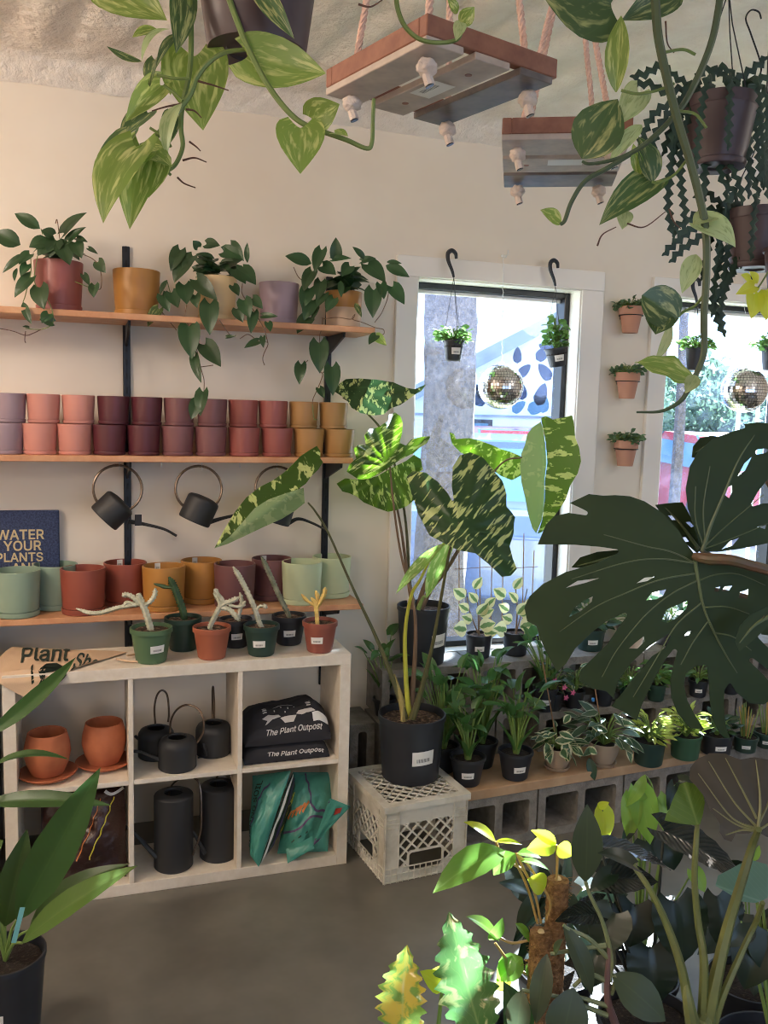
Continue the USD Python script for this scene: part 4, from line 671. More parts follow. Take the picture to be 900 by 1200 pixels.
tl(T, ALOB, FOLD1[::-1]+[(372, 455), (374, 512), (340, 540), (290, 572), (220, 604), (150, 638), (90, 666)], (372, 515), (42, 682), 240, 3.0, gx=.25, gy=.0, cv=.4, mo=M5_, fn=LNF((350, 462), (42, 682), (372, 515), 3/FPX*.3111, .5), lab='pale underside of the tilted leaf')
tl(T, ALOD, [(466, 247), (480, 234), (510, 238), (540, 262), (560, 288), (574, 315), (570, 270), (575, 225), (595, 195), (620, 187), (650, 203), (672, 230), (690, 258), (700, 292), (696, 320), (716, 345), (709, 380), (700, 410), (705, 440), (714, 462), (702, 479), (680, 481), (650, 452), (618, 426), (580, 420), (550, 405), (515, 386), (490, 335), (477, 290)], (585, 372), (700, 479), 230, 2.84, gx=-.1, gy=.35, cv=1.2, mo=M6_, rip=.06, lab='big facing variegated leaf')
tl(T, ALO, [(535, 395), (545, 370), (570, 345), (560, 305), (580, 290), (605, 290), (600, 250), (620, 222), (655, 215), (690, 190), (695, 160), (720, 147), (740, 165), (749, 200), (745, 240), (735, 280), (760, 290), (780, 265), (820, 254), (858, 249), (845, 275), (810, 300), (790, 320), (760, 335), (730, 352), (700, 374), (690, 382), (660, 402), (620, 422), (580, 426)], (695, 374), (600, 230), 260, 3.14, gx=.2, gy=.7, cv=.6, mo=M5_, rip=.10, lab='crinkled sunlit leaf at the top')
part(T, 'leaf', leaf(atd(521, 637, 3.02), atd(464, 696, 3.0), cn(-.3, .5, 1), 15*3/FPX, 'lance', nu=12, nv=4, fold=.4), ALOU, 'narrow pale young leaf', smooth=True)
petiole(T, [(477, 842), (462, 800), (440, 745), (414, 690), (385, 625), (370, 600), (361, 589)], [3.17, 3.17, 3.14, 3.1, 3.06, 3.03, 3.02], [.012, .010, .0065, .0048, .004, .0036, .003], STEMD)
petiole(T, [(483, 842), (492, 815), (506, 760), (517, 700), (526, 650), (533, 625), (538, 612)], [3.15, 3.13, 3.06, 2.98, 2.91, 2.86, 2.85], [.014, .011, .007, .0055, .0045, .004, .0035], STEMD)
petiole(T, [(480, 842), (476, 800), (475, 740), (482, 698), (492, 680), (505, 655), (521, 637)], [3.17, 3.16, 3.12, 3.07, 3.05, 3.03, 3.02], [.010, .009, .007, .006, .005, .004, .003], mk('stem_chartreuse', S(176, 178, 66), .4))
petiole(T, [(481, 840), (485, 790), (487, 740), (484, 705), (470, 650), (461, 590), (457, 547)], [3.19, 3.19, 3.18, 3.17, 3.17, 3.16, 3.16], [.011, .009, .007, .005, .0045, .004, .0035], STEMB)
part(T, 'sheath', cat(tube([atd(474, 845, 3.17), atd(470, 820, 3.17), atd(462, 790, 3.17)], [.012, .012, .004], sides=8), tube([atd(471, 845, 3.14), atd(472, 828, 3.14)], [.007, .003], sides=6)), mk('stem_olive_tan', S(150, 136, 84), .5))
LZ = .60
c = A([1.545, .405, LZ+.0005]); T = thing('potted_alocasia', 'variegated alocasia in a black pot on the block ledge by the left window', 'potted plant', tuple(c))
nursery(T, c, .088, .106, .235, NURS, SOIL, .75, .90, 5, lip=.018); dB = 3.5
FOLD7 = [(600, 282), (610, 320), (620, 400), (625, 500), (612, 600), (612, 700), (600, 800), (574, 868)]
tl(T, ALO, [(600, 262), (625, 254), (655, 275), (690, 270), (740, 261), (746, 300), (750, 380), (765, 430), (772, 500), (757, 560), (725, 620), (705, 690), (680, 740), (640, 800), (603, 860)]+FOLD7[::-1], (612, 450), (580, 868), 300, 3.34, gx=.0, gy=.1, cv=.4, mo=M7_, fn=LNF((610, 282), (606, 800), (612, 450), 3.34/FPX*.225, -.9), lab='bright variegated half of the folded leaf by the window frame')
tl(T, ALOB, FOLD7+[(555, 840), (532, 760), (518, 680), (500, 600), (494, 520), (500, 450), (520, 400), (530, 350), (560, 308)], (612, 450), (580, 868), 300, 3.34, gx=.0, gy=.1, cv=.4, mo=M7_, fn=LNF((610, 282), (606, 800), (612, 450), 3.34/FPX*.225, .45), lab='grey-green underside of the folded leaf')
tl(T, ALO, [(128, 330), (150, 338), (160, 368), (230, 364), (280, 375), (340, 400), (390, 425), (440, 440), (490, 462), (520, 500), (500, 560), (440, 592), (390, 572), (330, 530), (250, 480), (180, 440), (140, 390)], (420, 500), (130, 332), 170, 3.55, gx=0, gy=.4, cv=.8, mo=M7_, rip=.05, lab='sunlit leaf behind the big facing one')
tl(T, ALO, [(497, 440), (530, 419), (560, 424), (600, 425), (650, 412), (690, 388), (720, 372), (760, 352), (790, 328), (815, 345), (823, 385), (802, 400), (796, 450), (790, 500), (760, 525), (720, 540), (690, 546), (650, 532), (600, 511), (575, 490), (545, 476), (520, 470)], (700, 388), (500, 440), 210, 3.34, gx=.1, gy=.3, cv=.6, mo=M5_, rip=.08, lab='sunlit leaf under the crinkled one')
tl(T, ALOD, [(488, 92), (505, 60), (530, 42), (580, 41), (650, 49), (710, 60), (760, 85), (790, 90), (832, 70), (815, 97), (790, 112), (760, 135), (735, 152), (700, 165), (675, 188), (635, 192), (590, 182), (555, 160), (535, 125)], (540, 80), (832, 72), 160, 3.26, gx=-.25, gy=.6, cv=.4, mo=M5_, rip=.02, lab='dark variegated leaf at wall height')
part(T, 'leaf', leaf(atd(500, 700, 3.45), atd(540, 615, 3.4), cn(-.3, .5, 1), 20*3.4/FPX, 'lance', nu=12, nv=4, fold=.4), ALOU, smooth=True)
petiole(T, [(493, 714), (505, 690), (528, 660), (560, 600), (575, 560), (592, 540), (612, 536)], [3.5, 3.5, 3.46, 3.42, 3.4, 3.38, 3.36], [.013, .011, .008, .005, .004, .0035, .003], STEMB)
petiole(T, [(489, 714), (500, 680), (520, 640), (545, 590), (560, 560), (572, 548)], [3.52, 3.54, 3.56, 3.6, 3.62, 3.62], [.012, .009, .006, .0045, .0035, .003], STEMB)
petiole(T, [(484, 714), (477, 670), (470, 620), (462, 580), (456, 560), (452, 546)], [3.5, 3.48, 3.46, 3.43, 3.41, 3.4], [.010, .007, .005, .0045, .004, .003], STEMB)
petiole(T, [(486, 714), (480, 680), (474, 600), (455, 520), (430, 484), (402, 466)], [3.52, 3.5, 3.46, 3.4, 3.32, 3.27], [.010, .007, .005, .0045, .004, .003], STEMD)
petiole(T, [(490, 714), (496, 700), (500, 700)], [3.47, 3.46, 3.45], [.010, .006, .004], STEMG)
# ---- monstera: outlines are real bent sheets with thickness, holes cut through
MO = (600, 480, 1/3)
def mleaf(T, pts, holes, d0, ctr, veins, bend, th=.0015, name='leaf', label=None):
    f_ = lambda p: (MO[0]+p[0]*MO[2], MO[1]+p[1]*MO[2])
    o = A([f_(p) for p in pts]); c_ = A(f_(ctr)); k = d0/FPX
    P_ = Polygon((o-c_)*k*A([1, -1])).buffer(.004).buffer(-.004)
    P_ = P_.difference(Polygon()) if not holes else P_
    for h in holes: P_ = P_.difference(Polygon((A([f_(p) for p in h])-c_)*k*A([1, -1])).buffer(0))
    P_ = max(getattr(P_, 'geoms', [P_]), key=lambda g: g.area)
    cs = m3.CrossSection([np.array(P_.exterior.coords)[:-1]]+[np.array(r.coords)[:-1] for r in P_.interiors], m3.FillRule.EvenOdd)
    M = m3.Manifold.extrude(cs, th).refine_to_length(.022); me = M.to_mesh(); v = np.array(me.vert_properties[:, :3], float); f = np.array(me.tri_verts)
    def W(x, y, z):
        cx, cy = (c_[0]-450)/FPX, (600-c_[1])/FPX; r2 = x*x+y*y; dd = d0+bend(x, y)-z; return C0+dd[:, None]*Fw+((x+cx*d0))[:, None]*Rt+((y+cy*d0))[:, None]*Up
    t_ = np.linalg.norm(v[:, :2], axis=1); pt = part(T, name, (W(v[:, 0], v[:, 1], v[:, 2]), f), MONX, label, smooth=25)
    for i, vn in enumerate(veins):
        q = spline([(A(f_(p))-c_)*k*A([1, -1]) for p in vn], 8); r = np.linspace(.0042 if i == 0 else .0017, .0008, len(q)); part(pt, 'midrib' if i == 0 else 'vein', tube(W(q[:, 0], q[:, 1], np.full(len(q), th+.0003)), r, sides=5, smooth=False), MVEIN, 'pale green rib')
MONX = usdkit.material(stage, '/World/Looks/monstera_sheet', {'g': ('geometry', {}), 'n': ('noise_texture', dict(scale=14., detail=4.)), 'c': ('mix_color', dict(a=S(38, 55, 32), b=S(50, 66, 36))), 'p': ('principled_bsdf', dict(roughness=.6, specular_ior_level=.3)), 't': ('translucent_bsdf', dict(color=S(90, 130, 50))), 'x': ('mix_closure', dict(fac=.12))},
    [('g.position', 'n.vector'), ('n.fac', 'c.fac'), ('c.result', 'p.base_color'), ('p.BSDF', 'x.closure1'), ('t.BSDF', 'x.closure2')], surface='x.closure')
mb = atd(985, 905, 1.75); mpot = A([2.02, -1.55, 0])
T = thing('potted_monstera', 'huge dark split-leaf monstera reaching in from the right edge', 'potted plant', tuple(mpot))
part(T, 'pot', pot_mesh(mpot, .14, .17, .30), NURS); part(T, 'soil', soil_mesh(mpot, .16, .265, 6), DSOIL, smooth=True)
M1 = [(640, 508), (612, 470), (585, 425), (560, 395), (520, 355), (470, 322), (420, 304), (370, 300), (330, 302), (280, 296), (215, 328), (260, 350), (320, 384), (400, 404), (430, 418), (400, 410), (330, 394), (270, 372), (210, 363), (160, 375), (132, 405), (103, 477), (150, 476), (230, 477), (320, 484), (400, 496), (300, 545), (200, 575), (120, 620), (75, 665), (58, 705), (68, 755), (100, 772), (112, 810), (135, 865), (175, 937), (205, 905), (235, 850), (290, 790), (345, 745), (400, 718), (420, 718), (390, 760), (345, 832), (300, 880), (258, 925), (250, 968), (300, 995), (345, 1000), (372, 1028), (385, 965), (430, 895), (490, 835), (540, 800), (575, 775), (545, 840), (500, 872), (440, 950), (400, 1010), (365, 1057), (415, 1078), (455, 1108), (470, 1050), (505, 965), (540, 890), (575, 842), (588, 850), (575, 900), (566, 960), (572, 1020), (595, 1075), (640, 1130), (692, 1136), (655, 1080), (628, 1030), (613, 975), (618, 930), (655, 903), (690, 900), (700, 960), (706, 1030), (722, 1105), (750, 1152), (782, 1168), (765, 1115), (756, 1050), (755, 990), (775, 960), (800, 1000), (850, 1040), (905, 1046), (960, 1010), (900, 940), (840, 885), (800, 850), (860, 880), (930, 930), (985, 900), (900, 830), (860, 790), (930, 800), (1010, 760), (1000, 690), (960, 620), (880, 565), (780, 548), (700, 540), (660, 530)]
Hs = [[(442, 612), (470, 592), (505, 588), (480, 604)], [(475, 672), (495, 645), (545, 632), (535, 655), (512, 668)], [(530, 745), (545, 705), (600, 680), (620, 672), (615, 700), (580, 735), (550, 752)], [(608, 798), (620, 780), (634, 778), (624, 796)], [(712, 640), (716, 626), (734, 622), (728, 640)], [(738, 638), (750, 622), (778, 620), (765, 638)], [(800, 662), (806, 642), (838, 632), (834, 668)], [(212, 736), (228, 705), (262, 676), (294, 660), (290, 680), (250, 716)], [(200, 632), (240, 606), (320, 594), (270, 612)], [(420, 845), (440, 825), (470, 800), (474, 818), (450, 845)], [(862, 775), (868, 740), (890, 770), (885, 800)]]
V1 = [[(640, 518), (652, 590), (672, 690), (710, 780), (760, 870), (800, 930)], [(645, 540), (560, 500), (470, 480), (330, 440)], [(645, 540), (520, 525), (400, 540), (220, 600)], [(648, 575), (520, 600), (400, 650), (300, 700), (180, 790)], [(652, 600), (560, 650), (470, 730), (380, 850), (330, 950)], [(665, 680), (580, 760), (520, 870), (440, 1020)], [(690, 745), (640, 820), (600, 900)], [(655, 600), (720, 580), (800, 580), (900, 620)], [(675, 695), (760, 695), (840, 720)], [(712, 785), (780, 800), (850, 850)]]
mleaf(T, M1, Hs, 1.56, (640, 518), V1, lambda x, y: .30*(x*x+y*y)+.06*np.abs(x+.25*y)-.05*np.maximum(0, -y)**1.5, label='big split leaf nearest the viewer')
M2 = [(668, 500), (640, 420), (615, 350), (606, 280), (620, 200), (650, 150), (700, 105), (770, 78), (830, 62), (812, 52), (860, 45), (940, 50), (960, 130), (860, 140), (830, 165), (900, 150), (960, 180), (900, 240), (860, 290), (830, 345), (880, 330), (960, 330), (980, 440), (900, 470), (800, 490), (720, 500)]
H2 = [[(742, 300), (750, 275), (768, 266), (770, 288), (758, 312)], [(735, 492), (765, 462), (798, 450), (775, 478)], [(860, 412), (895, 402), (890, 420)], [(788, 235), (812, 190), (840, 165), (815, 215)]]
V2 = [[(668, 498), (690, 420), (730, 320), (790, 180), (850, 90)], [(670, 480), (640, 380), (640, 270)], [(675, 480), (760, 400), (880, 300)], [(675, 490), (780, 450), (900, 400)], [(676, 460), (668, 340), (690, 200)]]
mleaf(T, M2, H2, 1.64, (668, 498), V2, lambda x, y: .35*(x*x+y*y)-.10*np.maximum(0, y), label='split leaf standing up behind the big one')
M3 = [(505, 335), (540, 330), (600, 325), (640, 400), (665, 490), (650, 505), (610, 470), (560, 420)]
M4 = [(210, 555), (240, 520), (300, 500), (390, 492), (420, 500), (400, 540), (300, 600), (330, 560), (280, 560)]
M5 = [(632, 168), (636, 130), (660, 100), (700, 92), (750, 100), (720, 130), (690, 160), (650, 172)]
M6 = [(785, 815), (800, 760), (840, 720), (900, 690), (960, 700), (900, 760), (860, 800), (800, 850)]
mleaf(T, M3, [[(548, 372), (570, 372), (578, 388), (562, 388)], [(610, 396), (625, 394), (640, 410), (630, 414)], [(596, 450), (610, 448), (622, 464), (606, 466)]], 1.72, (640, 480), [[(655, 490), (590, 400), (540, 345)]], lambda x, y: .3*(x*x+y*y), label='dark leaf in the gap behind the big leaf')
mleaf(T, [(p[0], p[1]) for p in M4], [], 1.70, (400, 500), [[(400, 505), (310, 530), (230, 550)]], lambda x, y: .3*(x*x+y*y), label='dark leaf lobe behind the big leaf')
mleaf(T, M5, [], 1.75, (720, 120), [[(740, 105), (690, 125), (645, 150)]], lambda x, y: .3*(x*x+y*y), label='curled leaf lobe above')
mleaf(T, M6, [], 1.50, (880, 730), [[(920, 715), (850, 760), (800, 820)]], lambda x, y: .3*(x*x+y*y), label='dark leaf lobe in front')
PETB = mk('petiole_brown_green', S(72, 72, 48), .5, col2=S(92, 66, 46), nscale=16, thr=(.4, .6))
top_ = mpot+A([0, 0, .27])
part(T, 'petiole', tube([atd(814, 652, 1.545), atd(830, 655, 1.52), atd(870, 660, 1.5), atd(930, 690, 1.52), atd(975, 800, 1.6), top_], [.007, .0105, .0095, .009, .011, .013], sides=10), PETB)
for (u, v, d) in ((823, 646, 1.635), (814, 640, 1.72), (735, 648, 1.7), (845, 515, 1.75), (893, 723, 1.5)): part(T, 'petiole', tube([atd(u, v, d), atd(u+45, v+30, d+.04), atd(985, 780, 1.8), top_], [.004, .006, .008, .01], sides=8), PETB)
# ---- long-leaved plant, bottom left corner
STR = leafmat('strap_leaf', S(52, 84, 38), S(84, 112, 56), rough=.36, tr=.18, lat=22, veinw=.25, latm=2.); STRL = leafmat('strap_leaf_light', S(84, 112, 50), S(120, 142, 74), rough=.36, tr=.25, lat=22, veinw=.25, latm=2.)
c = atd(6, 1116, 2.2); zt = c[2]; c = A([c[0], c[1], 0]); T = thing('strap_leaf_plant', 'long-leaved green plant in a black pot at the bottom left corner', 'potted plant', tuple(c))
part(T, 'pot', pot_mesh(c, .076, .095, zt, .014), NURS); part(T, 'soil', soil_mesh(c, .089, zt-.022, 9), DSOIL, smooth=True); part(T, 'price_label', curved_tag(c, .076, .095, zt, facing(c, -.3), max(.02, zt-.15), max(.06, zt-.11), .035), STICK, 'white price label')
dl = 2.17
put_leaves(T, STR, [(-20, 866, 89, 770, 21, dict(b=-.04, t=-.08, n=(.5, .6, .6), k=dict(bend=-.10, fold=.4))), (-18, 905, 81, 890, 17, dict(b=.02, t=.02, n=(.1, 1, .3), k=dict(bend=.14, fold=.3))), (-25, 943, 131, 944, 24, dict(b=.05, t=.05, n=(0, .8, .6), k=dict(bend=.06, fold=.3))),
    (20, 1078, 118, 899, 50, dict(b=-.02, t=-.12, n=(.3, .3, 1), k=dict(bend=.02, fold=.25))), (6, 1085, 32, 971, 38, dict(b=.02, t=-.02, n=(.3, .1, 1), k=dict(fold=.2))), (34, 1090, 153, 1012, 26, dict(b=.02, t=-.02, n=(-.2, .8, .6), k=dict(bend=.14, fold=.3))),
    (26, 1105, 162, 1014, 33, dict(b=-.04, t=-.12, n=(-.2, .7, .8), m=STRL, k=dict(bend=.06, fold=.3))), (-30, 1000, 4, 985, 34, dict(b=-.05, t=-.05, n=(0, 0, 1), m=STRL))], dl, shape='lance', nu=14, nv=4)
stems_to(T, c+A([0, 0, zt-.02]), [atd(u, v, dl+o) for u, v, o in ((20, 1078, -.02), (6, 1085, .02), (34, 1090, .02), (26, 1105, -.04), (-20, 866, -.04), (-18, 905, .02), (-25, 943, .05), (-30, 1000, -.05))], [.006, .004, .003], STEMG)
tg = part(T, 'plant_tag', frame(box(-.006, .006, -.0006, .0006, 0, .085, ch=.0003), atd(16, 1105, dl-.055), Rt, -Fw, Up+.25*Rt), mk('teal_plastic', S(96, 160, 170), .4), 'teal plastic plant tag')
# ---- bench, blocks and crate
def block(label, x0, x1, y0, y1, z0, z1, name='cinder_block', axis='y', yaw=0., about=None, group=None, holes=2):
    """a hollow block; its two cores run along the given axis"""
    lab = label
    if axis == 'y':
        L_, H_ = x1-x0, z1-z0; pg = sbox(0, 0, L_, H_); w = .032; n = holes; hw = (L_-w*(n+1))/n
        for i in range(n): pg = pg.difference(sbox(w+i*(hw+w)+.012, w+.012, w+i*(hw+w)+hw-.012, H_-w-.012).buffer(.012))
        mm = move(xz(prism(pg, y1-y0), y0), (x0, 0, z0))
    else:
        L_, D_ = x1-x0, y1-y0; pg = sbox(0, 0, L_, D_); w = .032; hw = (L_-w*3)/2
        for i in range(2): pg = pg.difference(sbox(w+i*(hw+w)+.012, w+.012, w+i*(hw+w)+hw-.012, D_-w-.012).buffer(.012))
        mm = move(prism(pg, z1-z0), (x0, y0, z0))
    if yaw: mm = rot(mm, yaw, about=about)
    return solo(name, mm, CMU, lab, 'cinder block', group, smooth=20)
BY = math.radians(4.6); BO = (1.53, -.05, 0); bx, by = math.cos(BY), math.sin(BY)
def bp(s, d, z=0): return A([BO[0]+s*bx-d*by, BO[1]+s*by+d*bx, z])   # bench coordinates: along, behind the front edge
block('cinder block under the plank bench, right beside the milk crate', 1.535, 1.868, -.045, .15, 0, .1975, yaw=BY, about=BO)
block('cinder block under the plank bench, second from the crate', 1.876, 2.27, -.045, .15, 0, .1975, yaw=BY, about=BO)
block('cinder block under the plank bench, third from the crate', 2.278, 2.67, -.045, .15, 0, .1975, yaw=BY, about=BO)
pl = rot(box(1.53, 2.76, -.05, .235, .1985, .235, ch=.002), BY, about=BO); solo('bench_plank', pl, PLANK, 'light wooden plank laid over cinder blocks as a plant bench', 'plank')
block('cinder block at the right end of the plank bench with pots on it', 2.77, 3.16, -.06, .17, .0, .235, yaw=BY, about=BO, axis='z'); block('cinder block continuing the bench at the right edge', 3.17, 3.56, -.06, .13, .0, .235, yaw=BY, about=BO, axis='z')
for k in range(5):
    x0 = 1.44+.402*k; block(('left', 'second', 'middle', 'fourth', 'right')[k]+' cinder block of the lower course behind the plant bench', x0, x0+.394, .30+.0, .51, 0, .1975)
    block(('left', 'second', 'middle', 'fourth', 'right')[k]+' cinder block of the middle course behind the plant bench', x0, x0+.394, .30, .51, .1985, .3975)
    x1 = 1.345+.402*k; block(('left', 'second', 'middle', 'fourth', 'right')[k]+' cinder block of the top course forming the window ledge', x1, x1+.394, .315, .512, .3985, .5995)
block('upright cinder block against the wall, left of the milk crate', 1.215, 1.315, .30, .50, 0, .3975, holes=1); block('upright cinder block behind the crate, beside the first upright one', 1.325, 1.43, .27, .47, 0, .3975, holes=1)
for k, (s, n) in enumerate(((2.0, 'left'), (2.40, 'middle'), (2.80, 'right'))): block(f'half-height block step behind the small pots, {n} one', s, s+.39, .232+.02*k, .296, .2355, .40, name='step_block')
# milk crate
CRT = mk('crate_plastic', S(216, 212, 202), .5, col2=S(180, 174, 158), nscale=10, thr=(.45, .75)); cyaw = math.radians(5.5); cc = (1.345, .0, 0)
T = thing('milk_crate', 'off-white upturned plastic milk crate carrying the large black pot', 'crate', (1.345, .02, 0)); H, X0, X1, Y0, Y1 = .28, 1.187, 1.503, -.158, .172
cr = lambda m_: rot(m_, cyaw, about=(1.345, 0, 0))
def lattice(w, h, x0, z0, step, bar, hole=None):
    out = []; n = int((w+h)/step)+1; reg = sbox(x0, z0, x0+w, z0+h)
    if hole is not None: reg = reg.difference(hole)
    from shapely.geometry import LineString
    from shapely import union_all
    ls = [LineString([(x0+i*step-h, z0), (x0+i*step, z0+h)]).buffer(bar/2) for i in range(n+1)]+[LineString([(x0+i*step, z0), (x0+i*step-h, z0+h)]).buffer(bar/2) for i in range(n+1)]
    return union_all(ls).intersection(reg)
def side(L_, holew):
    hole = sbox(L_/2-.052, .045, L_/2+.052, .085).buffer(.012); pn = sbox(0, 0, L_, .052).union(sbox(0, .205, L_, H-.022)).union(sbox(0, 0, .052, H-.022)).union(sbox(L_-.052, 0, L_, H-.022)).union(hole.buffer(.007)).difference(hole)
    return pn.union(lattice(L_-.1, .16, .05, .05, .044, .006, hole)).difference(hole)
th_ = .006
ribs = lambda L_: [(sbox(0, z, L_, z+.003)) for z in (.004, .028, .05)]+[sbox(x, 0, x+.0025, .05) for x in np.arange(.0, L_, .0225)]+[sbox(x0, z, x0+.05, z+.003) for x0 in (0, L_-.05) for z in (.195, .21, .225)]+[sbox(x, 0, x+.003, H-.02) for x in (0, .05, L_-.053, L_-.003)]
from shapely import union_all
fr = side(X1-X0, 1); sd_ = side(Y1-Y0, 1)
for nm, y, out in (('front_panel', Y0, -1), ('back_panel', Y1-th_, 1)):
    p_ = part(T, nm, cr(move(xz(prism(fr, th_), y), (X0, 0, 0))), CRT, smooth=False)
    part(p_, 'rib', cr(move(xz(prism(union_all(ribs(X1-X0)), .004), y-.004 if out < 0 else y+th_), (X0, 0, 0))), CRT, smooth=False, kind='stuff')
def yz(m_, x): v = m_[0]; return (np.stack([x+v[:, 2], v[:, 0], v[:, 1]], 1), m_[1])
for x, o in ((X0, -1), (X1-th_, 1)):
    p_ = part(T, 'side_panel', cr(move(yz(prism(sd_, th_), x), (0, Y0, 0))), CRT, smooth=False)
    part(p_, 'rib', cr(move(yz(prism(union_all(ribs(Y1-Y0)), .004), x-.004 if o < 0 else x+th_), (0, Y0, 0))), CRT, smooth=False, kind='stuff')
rim = sbox(X0-.005, Y0-.005, X1+.005, Y1+.005).buffer(.006).difference(sbox(X0+.022, Y0+.022, X1-.022, Y1-.022)); part(T, 'top_rim', cr(move(prism(rim, .022), (0, 0, H-.022))), CRT)
tg_ = lattice(X1-X0-.03, Y1-Y0-.03, X0+.015, Y0+.015, .044, .005); part(T, 'top_grid', cr(move(prism(tg_, .006), (0, 0, H-.0065))), CRT, smooth=False)
# ================================================================ small plants on the bench and ledge
BZ = .2355
TD = leafmat('cupped_leaf', S(72, 112, 58), S(90, 124, 70), rough=.32, tr=.28, lat=6, veinw=.3); HOY = leafmat('white_edged_leaf', S(60, 92, 58), S(96, 122, 84), rough=.34, tr=.2, lat=4, veinw=.2)
# white margins: an edge band by |uv.y|
def edged(name, c, e, q0=.62, tr=.25):
    nd = {'uv': ('uvmap', dict(attribute='st')), 's': ('separate_xyz', {}), 'q': ('math', dict(math_type='multiply_add', value2=2., value3=-1.)), 'aq': ('math', dict(math_type='absolute')), 'n': ('noise_texture', dict(scale=7., detail=2.)), 'a': ('math', dict(math_type='multiply_add', value2=.5)), 'r': ('map_range', dict(from_min=q0+.2, from_max=q0+.3, clamp=True)), 'm': ('mix_color', dict(a=c, b=e)),
          'p': ('principled_bsdf', dict(roughness=.36)), 't': ('translucent_bsdf', {}), 'x': ('mix_closure', dict(fac=tr))}
    return usdkit.material(stage, '/World/Looks/'+name, nd, [('uv.UV', 's.vector'), ('uv.UV', 'n.vector'), ('s.y', 'q.value1'), ('q.value', 'aq.value1'), ('n.fac', 'a.value1'), ('aq.value', 'a.value3'), ('a.value', 'r.value'), ('r.result', 'm.fac'), ('m.result', 'p.base_color'), ('m.result', 't.color'), ('p.BSDF', 'x.closure1'), ('t.BSDF', 'x.closure2')], surface='x.closure')
HOYA = edged('hoya_leaf', S(70, 104, 66), S(206, 206, 168)); RUBB = edged('rubber_leaf', S(112, 142, 84), S(228, 222, 168), .35, .4)
JADE = leafmat('lime_leaf', S(168, 182, 84), S(196, 204, 116), rough=.4, tr=.3, lat=0, veinw=.3); DKL = leafmat('dark_small_leaf', S(48, 76, 50), S(80, 104, 74), rough=.35, tr=.2, lat=5); VIV = leafmat('small_green_leaf', S(84, 124, 58), S(120, 150, 84), rough=.38, tr=.3, lat=4)
PINK = mk('pink_flower', S(214, 96, 140), .5); CANE = mk('bamboo_cane', S(150, 112, 78), .6); BLUEC = mk('blue_clip', S(60, 130, 200), .4)
def stalky(label, c, rt, h, mat, n, H, seed, tagd=0., group=None, lean=(0, 0)):
    T = thing('potted_stalk_plant', label, 'potted plant', tuple(c), group); s0 = nursery(T, c, rt*.72, rt, h, mat, DSOIL, tagd, .86, seed, lip=.012); r_ = np.random.default_rng(seed)
    for i in range(n):
        a = 2*np.pi*i/n+r_.uniform(-.4, .4); e = r_.uniform(.25, 1); hh = H*r_.uniform(.55, 1.05); o = A([math.cos(a), math.sin(a), 0])*e
        b = s0+o*.008; k1 = s0+o*hh*.16+A([lean[0], lean[1], 0])*hh*.4+A([0, 0, hh*.5]); k2 = s0+o*hh*.36+A([lean[0], lean[1], 0])*hh+A([0, 0, hh*.9])
        part(T, 'stalk', tube([b, k1, k2], [.0055, .0035, .0018], sides=5, n=5), STEMG)
        dr = o*.8+A([0, 0, r_.uniform(-.2, .8)]); dr /= np.linalg.norm(dr); L_ = r_.uniform(.05, .085)
        part(T, 'leaf', leaf(k2, k2+dr*L_, A([0, 0, 1.])-o*.5+.3*r_.normal(size=3), L_*.62, 'heart', nu=6, nv=2, fold=.5), TD, smooth=True)
    for i in range(5):
        a = 2*np.pi*i/5+r_.uniform(-.3, .3); o = A([math.cos(a), math.sin(a), 0]); part(T, 'basal_leaf', leaf(s0+o*.008, s0+o*H*.3+A([0, 0, H*.42]), A([0, 0, 1.])-o*.6, .022, 'strap', nu=8, nv=2, fold=.6, bend=.06), TD, smooth=True)
    return T
def bpix(u, v, z=BZ, y=None): p = atz(u, v, z); return A([p[0], p[1] if y is None else y, z])
G1 = 'stalky plants on the plank bench'
stalky('stalky plant in a small black pot at the front left end of the bench', A([1.592, .028, BZ]), .066, .108, NURS, 16, .22, 41, .05, G1, (-.05, .1))
stalky('stalky plant with upright leaves in the second small black pot on the bench front', A([1.792, .030, BZ]), .066, .108, NURS, 24, .28, 42, .35, G1, (0, .05))
stalky('stalky plant half hidden behind the large crate pot', A([1.548, .160, BZ]), .060, .105, NURS, 22, .34, 43, None, G1, (0, 0))
stalky('stalky plant in the back row between the two front black pots', A([1.716, .165, BZ]), .060, .105, NURS, 26, .36, 44, None, G1, (0, 0))
stalky('tall stalky plant in a black pot raised on the block step', A([1.925+.115, .262, .4005]), .052, .10, NURS, 14, .28, 45, .1, G1, (-.15, 0))
c = A([1.374, .37, .3985]); stalky('small stalky plant on the upright block behind the crate pot', c, .045, .075, NURS, 8, .28, 46, None, G1, (-.05, 0))
def bowl(T, c, mat, s=1.):
    part(T, 'pot', lathe([(0, .012), (.036*s, .012), (.038*s, .014), (.052*s, .05*s), (.058*s, .078*s), (.060*s, .082*s), (.060*s, .088*s), (.056*s, .088*s), (.05*s, .06*s), (0, .06*s)], 36, c), mat)
    part(T, 'saucer', lathe([(0, 0), (.040*s, 0), (.048*s, .012), (.049*s, .016), (.046*s, .016), (.040*s, .011), (0, .011)], 36, c), mat); part(T, 'soil', soil_mesh(c, .053*s, c[2]+.074*s, 3), DSOIL, smooth=True); return A(c)+A([0, 0, .076*s])
